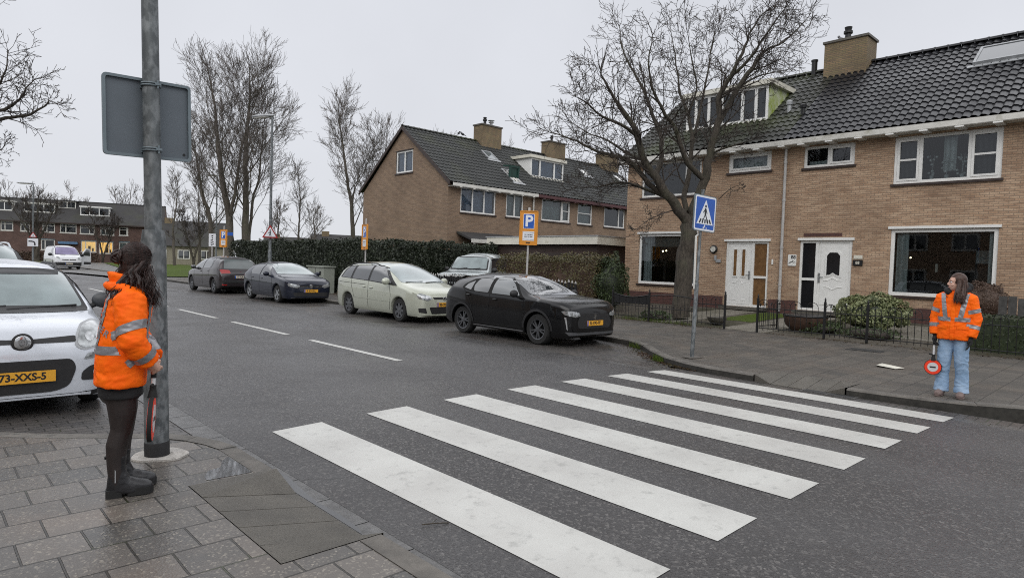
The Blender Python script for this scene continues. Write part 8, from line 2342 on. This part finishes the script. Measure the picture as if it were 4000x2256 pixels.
# legwear, skirt, boots
tg = MB()
for pts, rr_ in legs: tg.tube(pts, [r+0.009 for r in rr_], 14)
tg.ball((-0.05, 0, 0.66), (0.125, 0.175, 0.11), 16, 10)
link('tights', fuse(tg, 0.007, 3), M['tights'], wp)
sk = fuse(MB().loft([ring(-0.045, 0, 0.122, 0.185, 0.625), ring(-0.05, 0, 0.125, 0.18, 0.70), ring(-0.05, 0, 0.115, 0.165, 0.85)]), 0.009, 2); displace(sk, 0.004, 14, 3)
link('skirt', sk, M['black_cloth'], wp)
for s, dx in ((-1, -0.005), (1, 0.014)):
    y = 0.078*s; x0 = -0.055+dx
    bt = MB()
    bt.loft([ring(x0-0.004, y, 0.054, 0.051, 0.262), ring(x0-0.004, y, 0.050, 0.046, 0.21), ring(x0, y, 0.048, 0.042, 0.16), ring(x0+0.012, y, 0.066, 0.045, 0.10), ring(x0+0.03, y, 0.088, 0.046, 0.06), ring(x0+0.04, y, 0.095, 0.047, 0.035)])
    bt.loft([[Vector((x0+0.02+q, y+yy*w, z0+zz)) for yy, zz in [(math.cos(t), h*max(0, math.sin(t))) for t in [PI*k/10 for k in range(11)]]+[(-1, -0.03), (1, -0.03)]] for q, w, h, z0 in ((0.0, 0.045, 0.085, 0.055), (0.05, 0.047, 0.068, 0.052), (0.10, 0.047, 0.050, 0.05), (0.145, 0.040, 0.036, 0.05), (0.172, 0.022, 0.018, 0.05))])
    me = fuse(bt, 0.006, 4); displace(me, 0.0025, 24, s)
    b_ = link('boot', me, M['boot'], wp)
    out = [(x0-0.062, y-0.030), (x0-0.05, y-0.045), (x0+0.05, y-0.043), (x0+0.12, y-0.050), (x0+0.17, y-0.042), (x0+0.20, y-0.012), (x0+0.20, y+0.012), (x0+0.17, y+0.042), (x0+0.12, y+0.050), (x0+0.05, y+0.043), (x0-0.05, y+0.045), (x0-0.062, y+0.030)]
    so = MB().prism(round_poly(out, 0.02, 3), 0.026, base=0.024)
    so.prism(round_poly(out[:2]+[(x0+0.03, y-0.043), (x0+0.03, y+0.043)]+out[-2:], 0.012, 2), 0.026, base=0.0)
    so.prism(round_poly([(x0+0.055, y-0.044)]+out[3:9]+[(x0+0.055, y+0.044)], 0.012, 2), 0.018, base=0.006)
    for k in range(7): so.box(x0+0.06+0.018*k, x0+0.068+0.018*k, y-0.046+0.0006*k, y+0.046-0.0006*k, 0.0, 0.0058)
    so.build('sole', M['lug'], b_, smooth=40)
    MB().box(x0-0.012, x0-0.006, y-0.0495 if s < 0 else y+0.0435, y-0.0435 if s < 0 else y+0.0495, 0.10, 0.23).build('zip', M['zinc'], b_)
    MB().tube([(x0-0.052, y, 0.264), (x0-0.066, y, 0.255), (x0-0.064, y, 0.24)], 0.006, 6).build('pull_tab', M['boot'], b_)
# jacket
jk = MB()
jk.loft([ring(-0.050, 0, 0.138, 0.212, 0.70, tilt=-0.05), ring(-0.050, 0, 0.140, 0.213, 0.78), ring(-0.044, 0, 0.136, 0.210, 0.92), ring(-0.032, 0, 0.132, 0.206, 1.05), ring(-0.016, 0, 0.130, 0.205, 1.15), ring(-0.004, 0, 0.120, 0.195, 1.235), ring(0.004, 0, 0.095, 0.14, 1.30), ring(0.010, 0, 0.082, 0.095, 1.335)])
jk.loft([ring(0.0, 0, 0.088, 0.098, 1.31), ring(-0.010, 0, 0.100, 0.102, 1.355, tilt=0.1), ring(-0.018, 0, 0.105, 0.104, 1.385, tilt=-0.15)])
# folded hood across the shoulders
jk.tube(smooth_line([Vector((0.06, -0.125, 1.285)), Vector((-0.045, -0.13, 1.31)), Vector((-0.108, -0.07, 1.315)), Vector((-0.124, 0.0, 1.315)), Vector((-0.108, 0.07, 1.315)), Vector((-0.045, 0.13, 1.31)), Vector((0.06, 0.125, 1.285))], 3), [0.014]+[0.023]*17+[0.014], 10)
for a, b, c_ in ((LS, LE, LW), (RS, RE, RW)):
    e = c_+(c_-b).normalized()*0.012
    jk.tube([a+Vector((0, 0.06 if a.y < 0 else -0.06, 0.005)), a, a.lerp(b, 0.35), a.lerp(b, 0.7), b, b.lerp(c_, 0.45), b.lerp(c_, 0.8), e], [0.080, 0.088, 0.082, 0.076, 0.073, 0.067, 0.061, 0.058], 18)
jm = fuse(jk, 0.008, 3)
displace(jm, 0.008, 7.0, 1.3, 1.6); displace(jm, 0.0045, 17, 5.0, 1.8); displace(jm, 0.002, 45, 2.0, 1.0)
jo = link('jacket', jm, M['hivis'], wp)
cond_t = lambda p: min(dist_seg(p, LE, LW), dist_seg(p, LS, LE), dist_seg(p, RE, RW), dist_seg(p, RS, RE)) > 0.098 or abs(p.y) < 0.13
slab(jm, 'reflective_band', (0, 0, 0.905), (0, 0, 1), (0, 0, 0.957), (0, 0, 1), cond_t, 0.004, M['tape'], jo)
for a, b, c_ in ((LS, LE, LW), (RS, RE, RW)):
    d1 = (b-a).normalized(); d2 = (c_-b).normalized()
    tilt = (d1+Vector((0.30, 0, 0))).normalized()
    q = a.lerp(b, 0.56)
    slab(jm, 'reflective_band', q, tilt, q+tilt*0.052, tilt, lambda p, a=a, b=b: dist_seg(p, a, b) < 0.112 and abs(p.y) > 0.155, 0.004, M['tape'], jo)
    q = b.lerp(c_, 0.50)
    slab(jm, 'reflective_band', q, d2, q+d2*0.050, d2, lambda p, b=b, c_=c_: dist_seg(p, b, c_) < 0.105, 0.004, M['tape'], jo)
# vertical tapes from the waist band over the shoulders
for s in (-1, 1):
    slab(jm, 'reflective_band', (0, 0.105*s-0.024, 0), (0, 1, 0), (0, 0.105*s+0.024, 0), (0, 1, 0), lambda p: 0.95 < p.z < 1.29, 0.004, M['tape'], jo)
# back lettering in an arc, set on the cloth
bv = BVHTree.FromObject(jo, bpy.context.evaluated_depsgraph_get())
tx = MB()
for i, ch in enumerate('BRIGADIER'):
    t = (i-1.5)/8.0
    ang = math.radians(180+(-0.0+t*78)); z = 1.155-0.16*max(0, t)**1.2
    hit = bv.ray_cast(Vector((-0.03, 0, z))+Vector((math.cos(ang), math.sin(ang), 0))*0.5, -Vector((math.cos(ang), math.sin(ang), 0)))
    if hit[0] is None: continue
    p, n = hit[0], hit[1]; n = n if n.dot(Vector((math.cos(ang), math.sin(ang), 0))) > 0 else -n
    rt = Vector((0, 0, 1)).cross(n).normalized(); dn = -0.55*max(0, t); rt = (rt+Vector((0, 0, dn))).normalized(); up = n.cross(rt).normalized()
    Mx = Matrix(((rt.x, up.x, n.x, p.x+n.x*0.005), (rt.y, up.y, n.y, p.y+n.y*0.005), (rt.z, up.z, n.z, p.z+n.z*0.005), (0, 0, 0, 1)))
    tx.merge(text_mesh(ch, 0.056, 0.0004, bold=0.001), Mx)
tx.build('back_lettering', M['tape'], jo)
# hair: pinned half up with a bun, waves over the back and shoulder
R = random.Random(14)
hr = MB(); cb, sb = math.cos(HY), math.sin(HY)
def HP(x, y, z): return P(x, y, z)
hr.ball(P(-0.018, 0, 0.032), (0.100, 0.084, 0.099), 22, 14, M=R_)
hr.ball(P(-0.03, 0, -0.035), (0.082, 0.084, 0.085), 18, 12, M=R_)
capm = fuse(hr, 0.007, 3)
# remove the cap over the face
bm = bmesh.new(); bm.from_mesh(capm)
fd = R_ @ Vector((1, 0, 0))
bad = [f for f in bm.faces if (f.calc_center_median()-wc).dot(fd) > 0.045 and (f.calc_center_median()-wc).z < 0.085]
bmesh.ops.delete(bm, geom=bad, context='FACES'); bm.to_mesh(capm); bm.free()
displace(capm, 0.004, 30, 2.0, 0.4)
ho = link('hair', capm, M['hair'], wp)
st = MB()
bunc = wc+Vector((-0.100, -0.045, 0.035))
hc = wc+R_ @ Vector((-0.016, 0, 0.028)); bd_ = (bunc-hc).normalized()
for k in range(650):     # combed strands following the head back into the bun
    a = R.uniform(-1.9, 1.9); el_ = R.uniform(0.05, 1.0) if abs(a) < 1.0 else R.uniform(-0.35, 0.9)
    d0 = R_ @ Vector((math.cos(a)*math.cos(el_), math.sin(a)*math.cos(el_), math.sin(el_)))
    om = max(0.2, d0.angle(bd_)); pts = []; lift = R.uniform(0.0, 0.0025); sag = R.uniform(-0.06, 0.06)
    for q in range(9):
        t = q/8; d = (d0*math.sin((1-t)*om)+bd_*math.sin(t*om))/math.sin(om) if om < 3.0 else d0.lerp(bd_, t)
        d = (d+Vector((0, 0, sag*math.sin(PI*t)))).normalized(); dl = RZ(-HY) @ d
        r = 1/math.sqrt((dl.x/0.103)**2+(dl.y/0.089)**2+(dl.z/0.104)**2)
        pts.append(hc+d*(r+lift*math.sin(PI*t)-0.0005))
    st.tube(pts, [0.0008]+[0.0015]*7+[0.001], 4)
for k in range(34):      # knot of looped strands
    a0 = R.uniform(0, 2*PI); ax = Vector((R.gauss(0, 1), R.gauss(0, 1), R.gauss(0, 1))).normalized(); u = ax.orthogonal().normalized(); v = ax.cross(u); r = R.uniform(0.020, 0.046)
    st.tube([bunc+(u*math.cos(a0+t)+v*math.sin(a0+t))*r for t in [0.55*q for q in range(9)]], [0.004]+[0.008]*7+[0.004], 5)
mass = MB()
def lock(p0, p1, p2, p3, n, spread, r, wave=0.012, f=2.3):
    for k in range(9):
        o = Vector((R.gauss(0, spread), R.gauss(0, spread), R.gauss(0, spread*0.5)))*0.85; ph = R.uniform(0, 6.28); pts = []
        for q in range(10):
            t = q/9*R.uniform(0.93, 0.97)
            b_ = p0*(1-t)**3+p1*(3*t*(1-t)**2)+p2*(3*t*t*(1-t))+p3*t**3
            pts.append(b_+o*(0.5+0.7*t)+Vector((math.sin(f*6.28*t+ph), math.cos(f*6.28*t+ph), 0))*wave*(0.3+t)*0.8)
        mass.tube(pts, [0.013]*6+[0.0115, 0.009, 0.006, 0.003], 7)
    for k in range(n):
        o = Vector((R.gauss(0, spread), R.gauss(0, spread), R.gauss(0, spread*0.6))); ph = R.uniform(0, 6.28); L = R.uniform(0.75, 1.05)
        pts = []
        for q in range(13):
            t = q/12*L
            b_ = p0*(1-t)**3+p1*(3*t*(1-t)**2)+p2*(3*t*t*(1-t))+p3*t**3
            w = wave*(0.3+t)
            pts.append(b_+o*(0.5+0.7*t)+Vector((math.sin(f*6.28*t+ph)*w, math.cos(f*6.28*t+ph)*w, 0)))
        st.tube(pts, [r*0.7]+[r]*10+[r*0.6, r*0.2], 4)
lock(P(-0.06, -0.06, 0.0), wc+Vector((-0.085, -0.075, -0.10)), wc+Vector((-0.075, -0.125, -0.16)), wc+Vector((-0.115, -0.135, -0.26)), 150, 0.020, 0.0019, 0.013)
lock(P(-0.09, 0.0, 0.0), wc+Vector((-0.11, 0.0, -0.10)), wc+Vector((-0.115, -0.03, -0.14)), wc+Vector((-0.14, -0.07, -0.21)), 100, 0.019, 0.0019, 0.013)
lock(P(-0.01, -0.075, -0.02), wc+Vector((0.045, -0.095, -0.09)), wc+Vector((0.075, -0.12, -0.16)), wc+Vector((0.095, -0.13, -0.27)), 140, 0.018, 0.0019, 0.013)
lock(P(-0.02, 0.075, -0.02), wc+Vector((-0.04, 0.10, -0.10)), wc+Vector((-0.02, 0.13, -0.17)), wc+Vector((0.0, 0.14, -0.28)), 100, 0.019, 0.0019, 0.013)
lock(P(-0.05, -0.06, 0.01), wc+Vector((-0.05, -0.09, -0.06)), wc+Vector((-0.02, -0.12, -0.10)), wc+Vector((0.02, -0.13, -0.19)), 130, 0.022, 0.0019, 0.012)
st.build('hair_strands', M['hair'], ho, smooth=180)
mm_ = fuse(mass, 0.006, 2); displace(mm_, 0.004, 38, 1.0, 0.5); link('hair_mass', mm_, M['hair'], ho)
# stop paddle hanging from the hands, edge on
def stop_paddle(label, loc, rot, L=0.20, rad=0.118):
    t = thing('stop_paddle', label, 'stop paddle', loc, 0, 'crossing stop paddles'); t.rotation_euler = rot
    MB().tube([(0, 0, 0.06), (0, 0, -L)], 0.0125, 12).build('handle', M['paddle_white'], t, smooth=50)
    MB().tube([(0, 0, 0.065), (0, 0, -0.06)], 0.016, 12).build('grip', M['black_cloth'], t, smooth=50)
    MB().tube([(0, 0, -L+0.05), (0, 0, -L+0.02)], 0.019, 12).tube([(0, -0.05, -L+0.055), (0, 0, -L+0.045), (0, 0.02, -L+0.05)], 0.010, 8).tube([(0, 0, -L+0.02), (0, 0, -L-0.03)], [0.020, 0.03], 12).build('collar', M['lug'], t, smooth=50)
    c_ = -L-rad-0.015; DX = Matrix(((0, 0, 1, 0), (1, 0, 0, 0), (0, 1, 0, c_), (0, 0, 0, 1)))
    disc = lambda r: [(r*math.cos(2*PI*k/40), r*math.sin(2*PI*k/40)) for k in range(40)]
    d_ = MB().prism(disc(rad), 0.024, DX, base=-0.012).build('disc', M['lug'], t, smooth=40)
    for s in (1, -1):
        MB().prism(disc(rad*0.93), 0.002, DX, base=0.0122 if s > 0 else -0.0142).build('red_ring', M['paddle_red'], d_)
        MB().prism(disc(rad*0.60), 0.002, DX, base=0.0146 if s > 0 else -0.0166).build('white_centre', M['paddle_white'], d_)
        MB().prism(rect(-rad*0.34, rad*0.34, -rad*0.09, rad*0.09), 0.002, DX, base=0.017 if s > 0 else -0.019).build('black_bar', M['sign_black'], d_)
    return t
hw = wp.location+RZ(math.radians(-14)).to_3x3() @ Vector((0.135, -0.105, 0.800))
stop_paddle('red stop paddle held edge-on by the person beside the thick post', hw, (math.radians(-5), math.radians(2), math.radians(-19)), L=0.155, rad=0.145)

# ---- person across the crossing, facing the road with the head turned down the street
gp_loc = Vector((9.93, 2.10, zright(9.93)))
gyaw = math.radians(181)
gp = thing('person', 'brown haired person in orange hi-vis jacket and pale jeans on the right pavement', 'person', gp_loc, gyaw)
gc = Vector((0.03, 0.0, 1.475))
hm, P, R_ = head_shape(gc, math.radians(-62))
body = MB().merge(hm)
body.tube([Vector((0.0, 0, 1.28)), Vector((0.012, 0, 1.36)), gc+Vector((-0.01, 0, -0.03))], [0.06, 0.047, 0.05], 14)
body.loft([ring(0, 0, 0.095, 0.145, 0.74), ring(0, 0, 0.10, 0.15, 0.86), ring(0, 0, 0.085, 0.125, 1.0), ring(0.0, 0, 0.095, 0.15, 1.15), ring(-0.005, 0, 0.08, 0.155, 1.27), ring(0, 0, 0.055, 0.09, 1.32)])
GA = []
for s, e, w in ((-1, Vector((-0.01, -0.212, 1.02)), Vector((0.035, -0.205, 0.785))), (1, Vector((-0.01, 0.215, 1.02)), Vector((0.06, 0.185, 0.775)))):
    a = Vector((-0.005, 0.145*s, 1.262)); GA.append((a, e, w)); body.tube([a, a.lerp(e, 0.5), e, e.lerp(w, 0.5), w], [0.048, 0.043, 0.038, 0.034, 0.026], 12)
glegs = []
for s in (-1, 1):
    pts = [Vector((0, 0.075*s, 0.78)), Vector((0.01, 0.088*s, 0.60)), Vector((0.015, 0.095*s, 0.45)), Vector((-0.005, 0.10*s, 0.30)), Vector((-0.01, 0.10*s, 0.14)), Vector((-0.01, 0.10*s, 0.06))]
    glegs.append(pts); body.tube(pts, [0.085, 0.072, 0.055, 0.054, 0.04, 0.036], 14)
    body.tube([pts[-1], pts[-1]+Vector((0.12, 0.03*s, -0.025))], [0.034, 0.028], 10)
link('body', fuse(body, 0.0055, 3), M['skin'], gp)
face_parts(gp, P, R_, M['skin_dark'])
# jeans, wide and stacked over the shoes
jn = MB(); jn.loft([ring(0, 0, 0.115, 0.155, 0.98), ring(0, 0, 0.12, 0.158, 0.86), ring(0.0, 0, 0.11, 0.152, 0.74)])
for s, pts in zip((-1, 1), glegs): jn.tube([Vector((0, 0.082*s, 0.80)), pts[1], pts[2], pts[3]+Vector((0.0, 0.006*s, 0)), Vector((0.0, 0.108*s, 0.17)), Vector((0.008, 0.112*s, 0.055))], [0.092, 0.084, 0.075, 0.071, 0.075, 0.084], 20)
jm2 = fuse(jn, 0.008, 3)
displace(jm2, 0.007, 9, 7.0, 1.6, lambda c: 1.3 if c.z < 0.55 else 0.5)
link('jeans', jm2, M['denim'], gp)
for s in (-1, 1):
    x0, y = 0.02, 0.112*s
    sh = MB().loft([[Vector((x0+q, y+0.028*s*(q+0.08)+yy*w, max(0.004, z0+zz))) for yy, zz in [(math.cos(t), h*math.sin(t)) for t in [2*PI*k/16 for k in range(16)]]] for q, w, h, z0 in ((-0.09, 0.025, 0.03, 0.035), (-0.07, 0.036, 0.05, 0.045), (0.0, 0.042, 0.055, 0.045), (0.08, 0.047, 0.042, 0.038), (0.13, 0.044, 0.034, 0.033), (0.165, 0.026, 0.02, 0.028))])
    so_ = link('shoe', fuse(sh, 0.007, 3), M['shoe'], gp)
    MB().prism(round_poly([(x0-0.085, y-0.03), (x0+0.10, y-0.047+0.01*s), (x0+0.165, y+0.008*s-0.02), (x0+0.165, y+0.008*s+0.02), (x0+0.10, y+0.047+0.01*s), (x0-0.085, y+0.03)], 0.025, 4), 0.016).build('sole', M['shoe'], so_, smooth=40)
gj = MB()
gj.loft([ring(0.0, 0, 0.140, 0.188, 0.735, tilt=0.08), ring(0.0, 0, 0.142, 0.190, 0.86), ring(0.0, 0, 0.140, 0.186, 1.0), ring(0.0, 0, 0.138, 0.188, 1.13), ring(-0.005, 0, 0.124, 0.178, 1.25), ring(-0.005, 0, 0.10, 0.145, 1.325), ring(0.0, 0, 0.085, 0.095, 1.36)])
for a, e, w in GA:
    s = 1 if a.y > 0 else -1
    gj.tube([a+Vector((0, -0.05*s, 0.02)), a, a.lerp(e, 0.4), e, e.lerp(w, 0.5), w.lerp(e, 0.05)], [0.080, 0.090, 0.079, 0.071, 0.066, 0.061], 18)
gm = fuse(gj, 0.008, 3)
displace(gm, 0.009, 7.5, 4.1, 1.5); displace(gm, 0.0045, 18, 6.0, 1.6)
go = link('jacket', gm, M['hivis'], gp)
arm_d = lambda p: min(min(dist_seg(p, a, e), dist_seg(p, e, w)) for a, e, w in GA)
slab(gm, 'reflective_band', (0, 0, 0.985), (0.04, 0, 1), (0, 0, 1.037), (0.04, 0, 1), lambda p: arm_d(p) > 0.082 or abs(p.y) < 0.14, 0.004, M['tape'], go)
for a, e, w in GA:
    d1, d2 = (e-a).normalized(), (w-e).normalized()
    for q, d in ((a.lerp(e, 0.52), d1), (e.lerp(w, 0.36), d2)):
        slab(gm, 'reflective_band', q, d, q+d*0.05, d, lambda p, a=a, e=e, w=w: min(dist_seg(p, a, e), dist_seg(p, e, w)) < 0.108 and abs(p.y) > 0.132, 0.004, M['tape'], go)
for s in (-1, 1):
    n_ = Vector((0, 1, -0.16*s)).normalized(); c0 = Vector((0, 0.092*s, 1.1))
    slab(gm, 'reflective_band', c0-n_*0.026, n_, c0+n_*0.026, n_, lambda p: 1.03 < p.z < 1.335, 0.004, M['tape'], go)
fl = slab(gm, 'zip_flap', (0, -0.022, 0), (0, 1, 0), (0, 0.022, 0), (0, 1, 0), lambda p: p.x > 0.02 and p.z < 1.28, 0.006, M['hivis'], go)
for s in (-1, 1):
    slab(gm, 'pocket_flap', (0, 0.05*s if s > 0 else -0.17, 0), (0, 1, 0), (0, 0.17 if s > 0 else -0.05, 0), (0, 1, 0), lambda p: p.x > 0.03 and 0.885 < p.z < 0.925, 0.007, M['hivis'], go)
# gloves
for i, (a, e, w) in enumerate(GA):
    s = 1 if a.y > 0 else -1
    gl = MB(); gl.tube([w.lerp(e, 0.12), w], [0.040, 0.034], 12)
    hand_mesh(gl, w, Vector((0.25, 0.0, -1)), Vector((0.15, -s, 0.1)), Vector((1, 0, 0)), 0.75 if s < 0 else 0.4, 1.08)
    link('glove', fuse(gl, 0.006, 2), M['black_cloth'], gp)
# dark inner hood and scarf
hd_ = MB(); hd_.tube(smooth_line([Vector((0.075, -0.055, 1.335)), Vector((0.06, -0.09, 1.365)), Vector((-0.03, -0.11, 1.38)), Vector((-0.10, -0.05, 1.40)), Vector((-0.12, 0.03, 1.41)), Vector((-0.07, 0.11, 1.40)), Vector((0.03, 0.10, 1.375)), Vector((0.08, 0.04, 1.33))], 3), 0.035, 10)
hd_.ball((-0.10, 0.06, 1.42), (0.075, 0.10, 0.07), 14, 10)
hm_ = fuse(hd_, 0.009, 3); displace(hm_, 0.006, 22, 2); link('hood', hm_, M['black_cloth'], gp)
# long straight hair
hr = MB(); hr.ball(P(-0.020, 0, 0.034), (0.098, 0.083, 0.097), 22, 14, M=R_); hr.ball(P(-0.05, 0, -0.03), (0.065, 0.076, 0.08), 16, 10, M=R_)
capm = fuse(hr, 0.007, 3)
bm = bmesh.new(); bm.from_mesh(capm); fd = R_ @ Vector((1, 0, 0))
bad = [f for f in bm.faces if (f.calc_center_median()-gc).dot(fd) > 0.035 and (f.calc_center_median()-gc).z < 0.075]
bmesh.ops.delete(bm, geom=bad, context='FACES'); bm.to_mesh(capm); bm.free()
displace(capm, 0.003, 30, 2.0, 0.4)
ho = link('hair', capm, M['hair2'], gp)
st = MB(); R = random.Random(3); mass.__init__()
lock(P(-0.01, 0.08, 0.03), P(-0.005, 0.095, -0.08), gc+Vector((0.11, 0.03, -0.16)), gc+Vector((0.150, 0.035, -0.26)), 120, 0.014, 0.0024, 0.004, 1.2)
lock(P(-0.06, 0.065, 0.03), P(-0.07, 0.08, -0.09), gc+Vector((0.085, 0.085, -0.16)), gc+Vector((0.125, 0.085, -0.27)), 120, 0.016, 0.0024, 0.004, 1.2)
lock(P(-0.09, 0.0, 0.03), P(-0.10, 0.01, -0.08), gc+Vector((-0.03, 0.10, -0.15)), gc+Vector((-0.05, 0.12, -0.24)), 100, 0.018, 0.0024, 0.004, 1.2)
lock(P(-0.02, -0.08, 0.02), P(-0.015, -0.088, -0.08), gc+Vector((0.01, -0.09, -0.14)), gc+Vector((0.075, -0.075, -0.20)), 90, 0.013, 0.0024, 0.004, 1.2)
st.build('hair_strands', M['hair2'], ho, smooth=180)
mm_ = fuse(mass, 0.006, 2); displace(mm_, 0.003, 38, 1.0, 0.3); link('hair_mass', mm_, M['hair2'], ho)
hw = gp_loc+RZ(gyaw).to_3x3() @ (GA[0][2]+Vector((0.045, 0.005, -0.075)))
stop_paddle('orange red stop paddle with white centre held low by the person at right', hw, (0, math.radians(-3), gyaw+math.radians(8)), L=0.235, rad=0.100)
